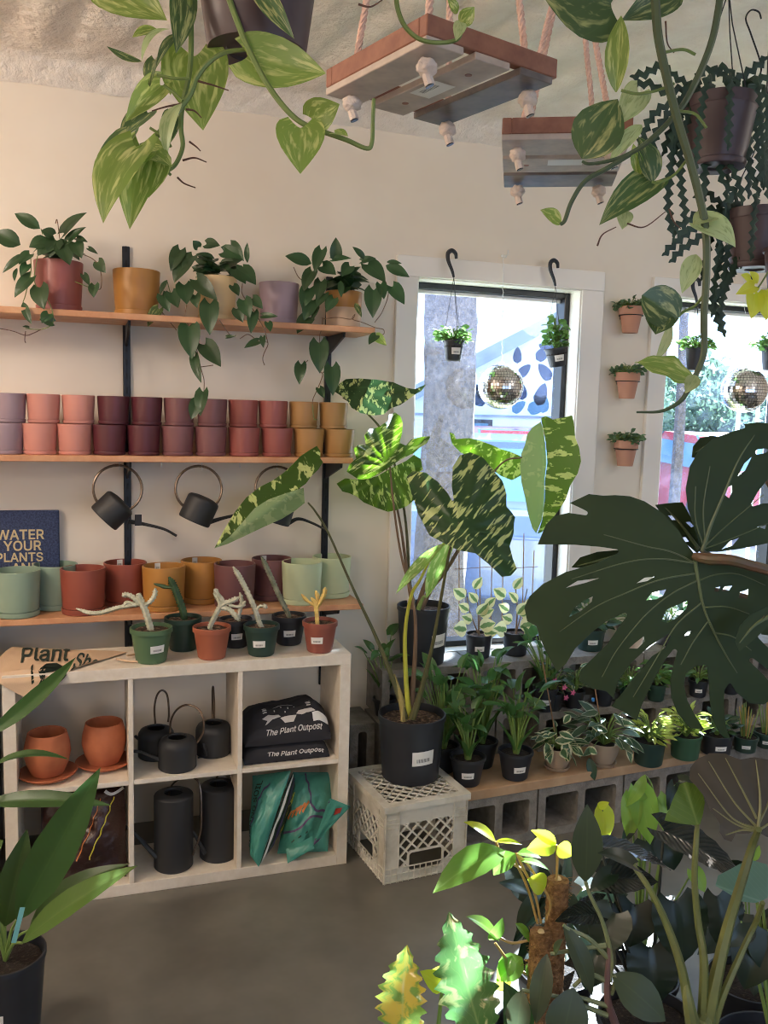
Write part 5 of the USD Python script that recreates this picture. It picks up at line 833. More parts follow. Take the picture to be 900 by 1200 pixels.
def bushy(T, s0, mat, n, L_, R, H, seed, shape='oval', wr=.42, stemr=.002, droop=.5, stem=STEMG, nu=6, nv=2, fold=.2, kx=1.):
    r_ = np.random.default_rng(seed); st = []
    for i in range(n):
        a = r_.uniform(0, 2*np.pi); e = r_.uniform(.1, 1)**.6; z = H*r_.uniform(.1, 1)*(1.1-.5*e); o = A([math.cos(a)*kx, math.sin(a), 0]); p = s0+o*R*e+A([0, 0, z]); l = L_*r_.uniform(.7, 1.2)
        dr = o*(.4+e)+A([0, 0, r_.uniform(-droop, .6)]); dr /= np.linalg.norm(dr); st.append(tube([s0+o*.004, (s0+p)/2+A([0, 0, H*.12]), p], stemr, sides=4, n=3))
        part(T, 'leaf', leaf(p, p+dr*l, A([0, 0, 1.])+.5*r_.normal(size=3)+cn(0, 0, .4), l*wr, shape, nu=nu, nv=nv, fold=fold, bend=.06), mat, smooth=True)
    part(T, 'stem', cat(*st), stem)
def wood_stake(T, s0, top, r=.0025, nm='bamboo_cane'): part(T, nm, tube([s0, top], r, sides=6, n=2), CANE)
G2 = 'white-edged hoyas on the plank bench'
c = A([1.992, .062, BZ]); T = thing('potted_hoya', 'white-edged trailing hoya in a tan pot, left of the two tan pots', 'potted plant', tuple(c), G2); s0 = bowl(T, c, TANP, 1.05); bushy(T, s0, HOYA, 40, .068, .065, .10, 51, wr=.46, droop=.9); wood_stake(T, s0, atd(636, 776, dep(c)+.02)); d = dep(c)-.06
put_leaves(T, HOYA, [(640, 870, 645, 896, 12), (662, 868, 664, 893, 14), (650, 868, 672, 868, 11), (655, 858, 673, 866, 9), (670, 874, 684, 886, 11), (688, 876, 700, 884, 10), (668, 838, 660, 848, 9)], d, shape='oval', nu=7, nv=3)
part(T, 'plant_tag', box(c[0]-.008, c[0]+.02, c[1]-.067, c[1]-.065, c[2]+.07, c[2]+.105), mk('tan_tag', S(200, 180, 160), .6), 'pale plant tag at the rim')
c = A([2.192, .05, BZ]); T = thing('potted_hoya', 'narrow-leaved hoya with a blue clip in a tan pot, right of the two tan pots', 'potted plant', tuple(c), G2); s0 = bowl(T, c, TANP, 1.1); bushy(T, s0, edged('hoya_leaf_dark', S(58, 86, 60), S(160, 172, 150), .78), 54, .085, .10, .17, 52, wr=.34, droop=.7)
put_leaves(T, HOYA, [(690, 888, 697, 915, 12, dict(m=DKL)), (735, 874, 740, 895, 8), (712, 858, 690, 848, 10), (720, 845, 745, 850, 9)], dep(c)-.06, shape='oval', nu=7, nv=3); wood_stake(T, s0, atd(697, 805, dep(c)+.02)); part(T, 'clip', box(*(lambda p: (p[0]-.006, p[0]+.006, p[1]-.004, p[1]+.004, p[2]-.008, p[2]+.008))(atd(695, 820, dep(c)+.015)), ch=.002), BLUEC, 'blue plastic clip')
part(T, 'plant_tag', frame(box(-.010, .010, -.0005, .0005, 0, .05), atd(722, 876, dep(c)-.055), Rt, -Fw, Up+.4*Rt), WHITE, 'white plant tag')
G3 = 'lime-leaved plants in green pots'
for k, (x, y, lab, n) in enumerate(((2.378, .012, 'lime green bushy plant in a dark green pot, left of the pair', 44), (2.566, .03, 'lime green bushy plant in a green pot, right of the pair', 40))):
    c = A([x, y, BZ]); T = thing('potted_lime_bush', lab, 'potted plant', tuple(c), G3); s0 = nursery(T, c, .054, .063, .098, (DKGREEN, mk('mid_green_plastic', S(52, 88, 66), .4))[k], DSOIL, None, .9, 60+k); bushy(T, s0, JADE, n*2, .048, .065, .13, 61+k, shape='lance', wr=.3, droop=.3, fold=.35)
c = A([2.723, .035, BZ]); T = thing('potted_dark_succulent', 'black pot with dark leaves and a price label at the end of the plank', 'potted plant', tuple(c)); s0 = nursery(T, c, .058, .066, .085, NURS, DSOIL, .35, .9, 64); bushy(T, s0, DKL, 40, .055, .06, .11, 65)
G4 = 'small pots of yellow-stemmed sticks'
for k, (x, y, lab) in enumerate(((2.86, .02, 'small pot of yellow-stemmed sticks beside the end of the plank'), (2.985, .04, 'small pot of yellow-stemmed sticks at the right edge of the picture'))):
    c = A([x, y, BZ]); T = thing('potted_stick_plant', lab, 'potted plant', tuple(c), G4); s0 = nursery(T, c, .042, .05, .065, DKGREEN, DSOIL, .1, .9, 66+k); r_ = np.random.default_rng(67+k); YS = mk('yellow_stick', S(188, 156, 92), .5)
    for i in range(14): a = r_.uniform(0, 6.28); o = A([math.cos(a), math.sin(a), 0])*r_.uniform(.3, 1); part(T, 'stem', tube([s0+o*.02, s0+o*.035+A([0, 0, .06]), s0+o*.055+A([0, 0, r_.uniform(.10, .15)])], [.003, .0026, .002], sides=5, n=3), YS if i % 2 else STEMG)
# step row
G5 = 'pots on the block step'
for k, (u, vb, lab, mt, lm, n, H) in enumerate(((650, 836, 'pink-flowered dark plant on the step behind the hoya', NURS, DKL, 24, .12), (682, 838, 'grey-green leafy plant on the step behind the tan pots', NURS, HOYA, 22, .10), (712, 832, 'dark leafy plant on the step glimpsed through the monstera leaf', NURS, DKL, 22, .12), (744, 830, 'green plant on the step glimpsed between the monstera lobes', DKGREEN, VIV, 22, .09), (779, 829, 'dark green pot of fine green leaves on the step', DKGREEN, VIV, 24, .09), (824, 822, 'black pot with a price label on the step under the monstera', NURS, VIV, 18, .07), (862, 818, 'black pot of small green leaves on the step at the right', NURS, VIV, 18, .08))):
    x = float(atz(u, vb-3, .40)[0]); c = A([x, .258 if k > 3 else .262, .4005]); T = thing('potted_plant', lab, 'potted plant', tuple(c), G5); s0 = nursery(T, c, .034, .042, .075, mt, DSOIL, .1 if k in (5,) else None, .9, 70+k); bushy(T, s0, lm, int(n*1.7), .05, .05, H*1.25, 71+k, wr=.4)
    if k == 0:
        for q in range(4): p = atd((651, 662, 672, 664)[q], (798, 806, 812, 818)[q], dep(c)-.05); part(T, 'stem', tube([s0, (s0+p)/2+A([0, 0, .03]), p], .0016, sides=4, n=3), VINEB); part(T, 'flower', cat(*[leaf(p, p+.014*A([math.cos(t), .3, math.sin(t)]), cn(0, 0, 1), .007, 'oval', nu=3, nv=1) for t in np.arange(5)*1.257]), PINK, 'pink flower')
# ledge row
G6 = 'pots on the window ledge'
for k, (x, y, lab) in enumerate(((1.802, .418, 'cream-variegated rubber plant on canes, left of the pair on the ledge'), (1.972, .415, 'cream-variegated rubber plant on canes, right of the pair on the ledge'))):
    c = A([x, y, LZ+.0005]); T = thing('potted_rubber_plant', lab, 'potted plant', tuple(c), G6); s0 = nursery(T, c, .047, .056, .098, NURS, SOIL, (.1, None)[k], .9, 80+k); d = dep(c)
    part(T, 'stem', cat(tube([s0, atd((560, 606)[k], 710, d), atd((556, 603)[k], 680, d)], [.004, .003, .002]), tube([s0, atd((550, 612)[k], 715, d), atd((546, 618)[k], 690, d)], [.003, .002])), STEMB)
    for (u0, v0, u1, v1) in (((538, 745, 538, 635), (563, 745, 562, 640), (575, 745, 577, 635)) if k == 0 else ((588, 745, 590, 640), (612, 745, 614, 625), (622, 745, 626, 645))): part(T, 'bamboo_cane', tube([atd(u0, v0-8, d+.01), atd(u1, v1, d+.03)], .0022, sides=5, n=2), CANE)
    part(T, 'cross_cane', tube([atd(532 if k == 0 else 584, 667, d+.02), atd(580 if k == 0 else 630, 664, d+.02)], .0014, sides=5, n=2), CANE)
    u = (557, 604)[k]; put_leaves(T, RUBB, [(u-12, 700, u-26, 690, 16), (u-10, 738, u-26, 736, 20), (u+2, 720, u+16, 706, 14), (u+5, 735, u+24, 730, 18), (u+6, 722, u+22, 714, 14), (u-4, 728, u-16, 722, 14), (u+2, 706, u-8, 694, 12), (u+10, 742, u+26, 742, 14), (u-2, 690, u+8, 676, 12), (u+12, 712, u+24, 700, 12), (u-8, 716, u-20, 708, 13)], d-.02, shape='oval', nu=7, nv=3, wave=.01)
for k, (u, lab, mt, lm) in enumerate(((698, 'dark green pot on the ledge partly behind the monstera leaf', DKGREEN, DKL), (752, 'pale pot on the ledge hidden behind the monstera leaf', TANP, VIV), (806, 'black pot on the ledge at the foot of the right window', NURS, DKL), (866, 'black pot of narrow leaves on the ledge at the right', NURS, VIV))):
    x = float(atz(u, 764, LZ)[0]); c = A([x, .41, LZ+.0005]); T = thing('potted_plant', lab, 'potted plant', tuple(c), G6); s0 = nursery(T, c, .052, .062, .095, mt, DSOIL, .2 if k == 0 else None, .9, 85+k); bushy(T, s0, lm, 40, .07, .075, .17, 86+k)
# ================================================================ hanging things in the windows, wall pots
MIRR = usdkit.material(stage, '/World/Looks/mirror_tile', {'p': ('principled_bsdf', dict(base_color=(.9, .9, .92), metallic=1., roughness=.14))}, [], surface='p.BSDF')
CLEAR = usdkit.material(stage, '/World/Looks/clear_plastic', {'p': ('principled_bsdf', dict(base_color=(.92, .94, .96), roughness=.1, alpha=.7))}, [], surface='p.BSDF')
def disco(label, u, v, ru, y):
    c = aty(u, v, y); R = ru*dep(c)/FPX; T = thing('disco_ball', label, 'mirror ball', tuple(c))
    part(T, 'core', lathe([(0.0001, -R*.97)]+[(R*.97*math.cos(t), R*.97*math.sin(t)) for t in np.linspace(-1.5, 1.5, 18)]+[(0.0001, R*.97)], 28, c), STEEL, smooth=True)
    vs, fs, n = [], [], 0
    for i in range(24):
        t0, t1 = -math.pi/2+math.pi*(i+.06)/24, -math.pi/2+math.pi*(i+.94)/24; m_ = max(4, int(round(48*math.cos((t0+t1)/2))))
        for j in range(m_):
            a0, a1 = 2*np.pi*(j+.05)/m_, 2*np.pi*(j+.95)/m_; vs += [(R*math.cos(t)*math.cos(a), R*math.cos(t)*math.sin(a), R*math.sin(t)) for t, a in ((t0, a0), (t0, a1), (t1, a1), (t1, a0))]; fs += [(n, n+1, n+2), (n, n+2, n+3)]; n += 4
    part(T, 'mirror_tile', (A(vs)+c, A(fs)), MIRR, smooth=False, kind='stuff'); part(T, 'cap', lathe([(0, 0), (R*.14, 0), (R*.14, .01), (0, .012)], 16, c+A([0, 0, R*.97])), CLEAR)
    top = aty(u+3 if u < 700 else u, 300, .497); k = np.linspace(0, 1, 24); p0 = c+A([0, 0, R+.008]); 
    part(T, 'chain', cat(*[tube([p0+(top-p0)*a+A([.003*(1 if i % 2 else 0), .003*(0 if i % 2 else 1), 0]), p0+(top-p0)*(a+.045)+A([-.003*(1 if i % 2 else 0), -.003*(0 if i % 2 else 1), 0])], .0013, sides=4, n=1) for i, a in enumerate(k[:-1])]), CLEAR)
    return top
t1 = disco('mirrored disco ball hanging in the left window', 587, 453, 26.5, .47); disco('mirrored disco ball hanging in the right window', 872, 457, 26.5, .47)
solo('wall_hook', cat(box(t1[0]-.012, t1[0]+.012, .488, .4985, t1[2]-.006, t1[2]+.004, ch=.002), tube([t1, t1+A([.012, -.012, .004]), t1+A([.014, -.012, .022])], .002, sides=5)), CLEAR, 'small clear hook on the window trim carrying the left disco ball', 'hook')
SUCL = leafmat('small_succulent_leaf', S(98, 138, 70), S(130, 160, 96), rough=.4, tr=.35, lat=0)
def hung(label, hu, hv, pu, pv, w, hpx, tilt, seed, y=.45, n=40, R=.06, H=.06, tagd=.3, kx=1.):
    T = thing('hanging_pot', label, 'hanging plant', tuple(aty(pu, pv+hpx, y)), 'small pots hung in the windows'); c = aty(pu, pv+hpx, y); d = dep(c); rt = w*d/FPX/2; h = hpx*d/FPX
    t_ = lambda m_: rot(m_, tilt, (0, 1, 0), tuple(c+A([0, 0, h])))
    part(T, 'pot', t_(pot_mesh(c, rt*.72, rt, h, .008)), NURS); s0 = c+A([0, 0, h*.9]); part(T, 'soil', t_(soil_mesh(c, rt*.93, s0[2], seed)), DSOIL, smooth=True)
    if tagd: part(T, 'price_label', t_(curved_tag(c, rt*.72, rt, h, facing(c, tagd), h*.3, h*.62, rt*.8)), STICK, 'white price label')
    hp = aty(hu, hv, .485); P_ = [hp+A(q) for q in ((.020, -.02, -.002), (.016, -.02, .018), (0, -.02, .028), (-.016, -.02, .016), (-.014, -.02, -.012), (.004, -.02, -.05), (.012, -.02, -.075))]
    part(T, 'hook', tube(P_, [.006, .008, .009, .009, .008, .0065, .005], sides=8), NURS, 'black plastic S-shaped hook')
    for a in (.5, 2.6, 4.7): part(T, 'hanger_wire', tube([P_[-1], A([0, 0, .02])+t_((A([[c[0]+rt*.98*math.cos(a), c[1]+rt*.98*math.sin(a), c[2]+h-.002]]), 0))[0][0]-A([0, 0, .02])], .0011, sides=4, n=2), NURS)
    bushy(T, s0, SUCL, int(n*2), .032, R*1.2, H*1.15, seed, shape='round', wr=.75, droop=.7, nu=4, nv=1, kx=kx); return T, c, s0
hung('small black pot of bright leaves hanging left in the left window', 527, 303, 531, 399, 25, 24, .0, 91, n=44, R=.055)
hung('small tilted black pot of leaves hanging right in the left window', 646, 314, 650, 408, 26, 22, -.18, 92, n=48, R=.03, H=.13)
hung('black pot of round leaves hanging in the right window', 812, 335, 813, 408, 22, 26, 0, 93, n=44, R=.055, tagd=None)
hung('pot of yellow-green leaves hanging at the right picture edge', 900, 345, 902, 408, 22, 26, 0, 94, n=40, R=.06, tagd=None)
for k, (u, v, lab) in enumerate(((739, 378, 'terracotta wall pot in a ring between the windows, topmost of three'), (735, 455, 'terracotta wall pot in a ring between the windows, middle of three'), (733, 534, 'terracotta wall pot in a ring between the windows, lowest of three'))):
    c0 = aty(u, v, .458); d = dep(c0); h = 31*d/FPX*.97; rt = .0575; c = c0-A([0, 0, h*.4]); T = thing('wall_pot', lab, 'wall planter', tuple(c), 'terracotta pots on the wall'); rt = 14.2*d/FPX
    part(T, 'pot', lathe([(0, 0), (rt*.62, 0), (rt*.86, h*.68), (rt*.97, h*.69), (rt, h), (rt*.9, h), (rt*.82, h*.8), (0, h*.8)], 32, c), mk('terracotta_pale', S(186, 134, 112), .8, bump=(80, .1, .002))); part(T, 'soil', soil_mesh(c, rt*.88, c[2]+h*.9, k), DSOIL, smooth=True)
    a = np.linspace(0, 2*np.pi, 29); part(T, 'ring', cat(tube([(c[0]+(rt*.98)*math.cos(t), c[1]+(rt*.98)*math.sin(t), c[2]+h*.66) for t in a], .0018, sides=6, smooth=False), box(c[0]-rt*.3, c[0]+rt*.3, c[1]+rt*.9, .5195, c[2]+h*.55, c[2]+h*.95, ch=.001)), STEEL, 'black wire ring and wall plate')
    bushy(T, c+A([0, 0, h*.9]), leafmat('tiny_grey_leaf', S(82, 112, 78), S(110, 136, 100), rough=.45, tr=.25, lat=0), 120, .024, .066, .05, 100+k, shape='round', wr=.8, droop=.6, nu=3, nv=1)
# ================================================================ swing shelves
CED = mk('cedar', S(158, 108, 88), .55, col2=S(132, 86, 70), nscale=30, thr=(.3, .7)); GREYW = mk('weathered_board', S(206, 190, 178), .6, col2=S(172, 158, 150), nscale=16, thr=(.3, .7)); DARKW = mk('dark_stained_board', S(100, 92, 92), .5, col2=S(130, 118, 112), nscale=18); ROPE = mk('jute_rope', S(226, 192, 176), .85, col2=S(206, 168, 150), nscale=120); ROPEW = mk('rope_knot', S(226, 208, 196), .9, bump=(160, .6, .004))
def swing(label, Pa, Pb, Pc, z, ropes_up, tagc=True, seed=0):
    A_, B_, C_ = A(Pa), A(Pb), A(Pc); ex = C_-B_; ey = A_-B_; Lx, Ly = np.linalg.norm(ex[:2]), np.linalg.norm(ey[:2]); ex = A([*(ex[:2]/Lx), 0]); ey = A([*(ey[:2]/Ly), 0]); ey = ey-ex*(ex @ ey); ey /= np.linalg.norm(ey); o = A([B_[0], B_[1], z])
    T = thing('swing_shelf', label, 'hanging shelf', tuple(o)); fz = A([0, 0, 1.]); g = lambda b: frame(b, o, ex, ey, fz); hb = .036; flip = np.cross(ex, ey)[2] < 0
    def fx(m_): m_ = g(m_); return (m_[0], m_[1][:, ::-1]) if flip else m_
    for y0, y1 in ((0, .022), (Ly-.022, Ly)): part(T, 'batten', fx(box(0, Lx, y0, y1, .0, hb, ch=.002)), CED)
    part(T, 'batten', fx(box(0, .02, .022, Ly-.022, .0, hb, ch=.002)), CED)
    w = (Lx-.03)/3
    for i, mt in enumerate((GREYW, GREYW, DARKW)):
        x0 = i*(w+.015); sl = part(T, 'slat', fx(box(x0, x0+w-.012, 0, Ly, -.014, -.0005, ch=.0015)), mt, 'dark stained slat' if i == 2 else None)
        if i == 1:
            if tagc: part(sl, 'price_label', fx((lambda q: (q[0], q[1], q[2]))(grid(lambda s, t: np.stack([x0+.01+.05*t, Ly*.38+.085*s, t*0-.0148], 1), 1, 1))), STICK, 'white price label')
            for yy in (.2, .8): part(sl, 'plug', fx(lathe([(0, -.0148), (.007, -.0148), (.007, -.013), (0, -.013)], 14, (x0+w*.42, Ly*yy, 0))), CED, 'round wooden plug')
    r_ = np.random.default_rng(seed)
    for i, (fx_, fy) in enumerate(((.11, .13), (.11, .87), (.89, .13), (.89, .87))):
        p = o+ex*Lx*fx_+ey*Ly*fy; kn = trimesh.creation.icosphere(3, 1.0); v = np.array(kn.vertices); v = v*A([.019, .019, .016])*(1+.25*(meshkit.fbm(v*2.2+seed+i, 2, i)[:, None]-.5)*2)
        k_ = part(T, 'knot', (v+p+A([0, 0, -.034]), np.array(kn.faces)), ROPEW, smooth=True); part(k_, 'rope_end', tube([p+A([0, 0, -.045]), p+A([.006, -.004, -.066])], [.009, .010], sides=8, n=3), ROPEW)
        part(k_, 'rope_core', tube([p+A([.003, -.003, -.06]), p+A([.006, -.004, -.0675])], .0085, sides=8, n=2), BLACKF, 'dark cut rope end')
        ce = o+ex*Lx/2+ey*Ly/2; tp_ = ce+ropes_up*(p-ce); tp_[2] = 2.75; q = np.linspace(0, 1, 90); ax = (tp_-p)/np.linalg.norm(tp_-p); a1 = np.cross(ax, [1, 0, 0]); a1 /= np.linalg.norm(a1); a2 = np.cross(ax, a1)
        part(T, 'rope', cat(*[tube([p+(tp_-p)*t+.0036*(a1*math.cos(t*75+ph)+a2*math.sin(t*75+ph)) for t in q], .0042, sides=5, smooth=False) for ph in (0, 2.09, 4.19)]), ROPE)
    return T
zs = 2.26
B_ = atz(500, 40, zs); swing('wooden slatted swing shelf on pink ropes, nearer the viewer, seen from below', atz(422, 112, zs), B_, atz(653, 92, zs), zs, .55, True, 1)
zs2 = 2.25
swing('wooden slatted swing shelf hanging behind the first one', atz(738, 160, zs2), atz(588, 157, zs2), atz(591, 215, zs2), zs2, .12, True, 5)
# ================================================================ hanging pothos, top left
c = atd(301, 62, 1.28); T = thing('hanging_pothos', 'variegated pothos trailing from a plum-brown pot at the top left', 'hanging plant', tuple(c)); d0 = 1.24
tip_ = A([.06, -.03, 1.]); r0 = 58*1.28/FPX
part(T, 'pot', lathe([(0, 0), (r0*.2, 0), (r0*.22, .004), (r0*.6, .006), (r0*.62, .001), (r0*.98, .001), (r0, .006), (r0*1.28, .15), (r0*1.33, .155), (r0*1.33, .172), (r0*1.24, .172), (r0*1.22, .15), (0, .145)], 44, c), BROWNP)
part(T, 'drain_cup', lathe([(0, -.001), (.010, -.001), (.013, .004), (.015, .006)], 20, c+A([-.012, -.012, .0])), mk('dark_plastic', S(52, 44, 50), .3), 'dark drain hole plug')
part(T, 'soil', soil_mesh(c, r0*1.2, c[2]+.158, 2), DSOIL, smooth=True)
for a in (.6, 2.7, 4.8): part(T, 'hanger_wire', tube([c+A([r0*1.3*math.cos(a), r0*1.3*math.sin(a), .17]), c+A([0, 0, .62])], .0013, sides=4, n=2), STEEL)
part(T, 'hook', tube([c+A(q) for q in ((0, 0, .60), (.012, 0, .63), (0, 0, .66), (0, 0, 2.76-c[2]))], .003, sides=6), STEEL)
PK = dict(nu=12, nv=5, fold=.2)
put_leaves(T, POTH, [
    (125, -20, 196, 24, 62, dict(n=(.1, -.2, 1))), (214, -5, 206, 63, 34, dict(m=POTHD, n=(.6, 0, 1))), (199, 34, 166, 72, 16, dict(m=POTHP, s='oval', n=(-.6, .2, 1), k=dict(fold=.5, bend=.15))), (184, 34, 155, 44, 16, dict(s='oval')), (166, 72, 125, 54, 11, dict(s='lance', m=POTHD, k=dict(bend=-.12))), (212, 40, 183, 80, 12, dict(s='lance', m=POTHD, k=dict(bend=.2))),
    (188, 100, 147, 143, 32, dict(n=(.5, .3, 1), k=dict(fold=.5))), (182, 70, 176, 102, 24, dict(m=POTHD, n=(-.5, 0, 1))), (228, 66, 238, 153, 78, dict(n=(.1, .15, 1), b=.03)), (204, 70, 200, 112, 26, dict(n=(-.2, .2, 1), b=.035)), (173, 132, 140, 166, 32, dict(n=(-.2, .3, 1), m=POTHD)), (213, 121, 196, 184, 26, dict(n=(-.5, .2, 1), m=POTHP, s='oval', k=dict(fold=.35, bend=.12), b=-.03)), (200, 138, 190, 178, 22, dict(n=(.6, .2, 1), m=POTHD)),
    (160, 172, 121, 262, 64, dict(n=(-.15, .45, 1), b=-.06, t=-.10, k=dict(bend=.16, fold=.12, curl=.1))), (168, 176, 152, 269, 52, dict(n=(.2, .4, 1), b=-.03, t=-.05, k=dict(bend=.14))), (150, 162, 112, 236, 44, dict(n=(-.5, .3, 1), b=-.02, t=-.04, m=POTHD)), (172, 178, 202, 196, 30, dict(n=(.1, .6, 1), b=-.04)), (186, 186, 174, 232, 32, dict(n=(.3, .2, 1), b=-.03)), (178, 178, 146, 205, 30, dict(n=(0, .7, 1), b=-.07)),
    (290, 66, 382, 86, 62, dict(n=(.05, -.15, 1), b=-.03, t=-.05, k=dict(fold=.15, bend=-.05))), (352, 150, 352, 204, 58, dict(n=(.1, .3, 1), b=-.05, t=-.07, k=dict(bend=.1))), (366, 140, 398, 122, 40, dict(n=(.1, -.2, 1), b=-.03)), (392, 156, 408, 160, 16, dict(n=(.2, .5, 1), b=-.05)), (306, -10, 345, 46, 26, dict(n=(-.4, .2, 1), m=POTHD, b=-.06))], d0, **PK)
vine(T, [(221, -20), (224, 40), (222, 85), (214, 122), (212, 150), (214, 172), (206, 192), (196, 200), (188, 204)], d0, [.0042, .004, .0035, .003], VINE)
vine(T, [(262, -20), (276, 20), (289, 52), (308, 90), (330, 122), (352, 143), (378, 154), (406, 164), (430, 174), (436, 166), (437, 140), (438, 116)], d0-.04, [.0042, .004, .0036, .003, .0026], VINE)
vine(T, [(288, 58), (262, 62), (243, 75), (230, 92), (222, 112), (200, 140), (178, 165), (165, 172)], d0-.015, [.003, .0036, .004, .0042], VINE)
for pts in ([(222, 92), (205, 92), (184, 88)], [(214, 118), (203, 108), (192, 100)], [(200, 172), (194, 162), (176, 150)], [(170, 176), (185, 190), (200, 205)]): vine(T, pts, d0-.02, .0022, VINE, 'petiole')
for pts in ([(232, 95), (250, 100), (268, 106)], [(218, 128), (228, 130), (236, 138)], [(212, 122), (195, 125), (178, 130)], [(222, 166), (230, 172), (235, 177)], [(214, 188), (228, 185), (242, 190)], [(208, 208), (216, 215), (229, 220)], [(420, 5), (434, 8), (448, 0)]): vine(T, pts, d0-.02, [.0016, .0008], ROOT, 'aerial_root')
vine(T, [(466, -20), (465, 5), (474, 30), (492, 46), (516, 50), (536, 46), (541, 34), (540, 22)], d0+.03, [.0036, .0034, .003, .002], VINE)
put_leaves(T, POTH, [(540, 30, 556, 8, 20, dict(n=(.3, .2, 1), s='oval')), (541, 24, 534, 48, 16, dict(m=POTHP, s='oval')), (536, 16, 524, -2, 14, dict(s='oval'))], d0+.03, **PK)
# ================================================================ pothos, top right (its pot hangs above the frame)
c = atd(800, -95, 1.42); T = thing('hanging_pothos', 'variegated pothos with thick stems hanging down the top right', 'hanging plant', tuple(c)); d1 = 1.36
part(T, 'pot', lathe([(0, 0), (.07, 0), (.074, .006), (.095, .15), (.1, .155), (.1, .17), (.093, .17), (.09, .15), (0, .145)], 40, c), BROWNP); part(T, 'soil', soil_mesh(c, .09, c[2]+.156, 2), DSOIL, smooth=True)
for a in (.6, 2.7, 4.8): part(T, 'hanger_wire', tube([c+A([.098*math.cos(a), .098*math.sin(a), .165]), A([c[0], c[1], 2.76])], .0013, sides=4, n=2), STEEL)
put_leaves(T, POTHD, [
    (716, 4, 630, -14, 96, dict(n=(.1, -.3, 1))), (786, -8, 728, 24, 40, dict(n=(.2, -.3, 1))), (722, 108, 728, 18, 28, dict(n=(-.4, .1, 1), m=POTH, s='lance', k=dict(fold=.4))), (748, 108, 722, 148, 34, dict(m=POTHP, n=(.2, .2, 1))), (682, 186, 724, 116, 62, dict(n=(-.1, .1, 1), k=dict(fold=.1), s='oval')), (692, 182, 722, 150, 26, dict(n=(.3, -.2, 1), m=POTHP, s='oval', b=.01)), (752, 146, 714, 190, 20, dict(m=POTHP, s='oval', n=(-.3, .1, 1))), (764, 212, 702, 264, 42, dict(n=(-.1, .3, 1), k=dict(fold=.3))), (765, 214, 748, 160, 34, dict(n=(.3, .1, 1), s='oval')), (750, 205, 742, 168, 14, dict(n=(-.4, 0, 1), m=POTH, s='oval', b=-.005)), (733, 246, 729, 269, 20, dict(s='oval', m=POTHP)),
    (658, 262, 633, 246, 20, dict(n=(.2, .2, 1), m=POTH, s='oval')), (820, 262, 862, 290, 40, dict(m=POTHP, n=(.1, .4, 1), k=dict(bend=.15), b=-.05)), (838, 254, 812, 264, 30, dict(m=POTHP, n=(0, .8, .7), b=-.05, s='oval')), (816, 298, 799, 344, 24, dict(m=POTHP, s='oval', n=(-.2, .1, 1), b=-.04)), (795, 374, 752, 346, 50, dict(n=(-.1, .1, 1), s='round', b=-.06, k=dict(bend=.02))), (786, 378, 767, 424, 15, dict(m=POTHP, s='lance', n=(.6, .2, 1), b=-.06)), (776, 366, 768, 392, 36, dict(n=(-.1, .3, 1), s='oval', b=-.055)), (814, 448, 744, 425, 38, dict(m=POTH, n=(.1, .5, .8), b=-.08, s='oval', k=dict(wave=.03))), (816, 440, 803, 461, 18, dict(m=POTHP, s='oval', b=-.09))], d1, **PK)
vine(T, [(764, -40), (768, 0), (771, 40), (780, 85), (794, 140), (806, 180), (819, 228), (827, 270), (828, 320), (825, 372), (825, 412), (817, 436), (806, 458), (795, 472), (774, 482), (746, 483)], d1-.06, [.0066, .0066, .0064, .006, .0056, .005, .004, .003, .0016], VINED)
vine(T, [(848, -40), (842, 10), (833, 52), (814, 98), (795, 130), (762, 164), (736, 181), (712, 189), (690, 192), (682, 189)], d1-.03, [.0056, .0052, .0048, .004, .003, .002], VINED)
vine(T, [(738, 181), (712, 197), (686, 212), (670, 236), (662, 258), (657, 263)], d1-.03, [.0042, .004, .0035, .003], VINED)
for pts in ([(790, 98), (770, 106), (748, 110), (728, 106)], [(806, 186), (790, 205), (772, 214), (764, 213)], [(826, 344), (815, 358), (800, 366), (792, 374)], [(776, 62), (800, 58), (815, 64)], [(796, 130), (815, 134), (828, 150)]): vine(T, pts, d1-.05, .0022, VINE, 'petiole')
for pts in ([(780, 25), (782, 50), (790, 62)], [(735, 262), (755, 266), (780, 248)], [(700, 288), (706, 275), (722, 266)], [(784, 245), (790, 260), (798, 268)]): vine(T, pts, d1-.03, [.0014, .0007], ROOT, 'aerial_root')
# ================================================================ fishbone cacti
FISH = mk('fishbone_green', S(42, 66, 44), .5, col2=S(30, 50, 38), nscale=30)
def zig(P_, w, th=.0022, step=.021):
    P_ = spline(P_, 14); s_ = np.r_[0, np.cumsum(np.linalg.norm(np.diff(P_, axis=0), axis=1))]; n = max(6, int(s_[-1]/step)*4); q = np.linspace(0, s_[-1], n+1); P_ = np.stack([np.interp(q, s_, P_[:, i]) for i in range(3)], 1)
    t = np.gradient(P_, axis=0); t /= np.linalg.norm(t, axis=1, keepdims=True); b = np.cross(t, -Fw+.3*Rt); b /= np.linalg.norm(b, axis=1, keepdims=True)+1e-9; nn = np.cross(b, t); vs = []
    for k in range(n+1):
        tri = lambda p_: [.25, .62, 1., .55][p_ % 4]; e = min(1, (n-k)/3+.15); l, r = w/2*tri(k)*e, w/2*tri(k+2)*e
        vs += [P_[k]-b[k]*l, P_[k]+nn[k]*th, P_[k]+b[k]*r, P_[k]-nn[k]*th]
    f = [(k*4+j, k*4+(j+1) % 4, (k+1)*4+(j+1) % 4) for k in range(n) for j in range(4)]+[(k*4+j, (k+1)*4+(j+1) % 4, (k+1)*4+j) for k in range(n) for j in range(4)]
    return A(vs), A(f)
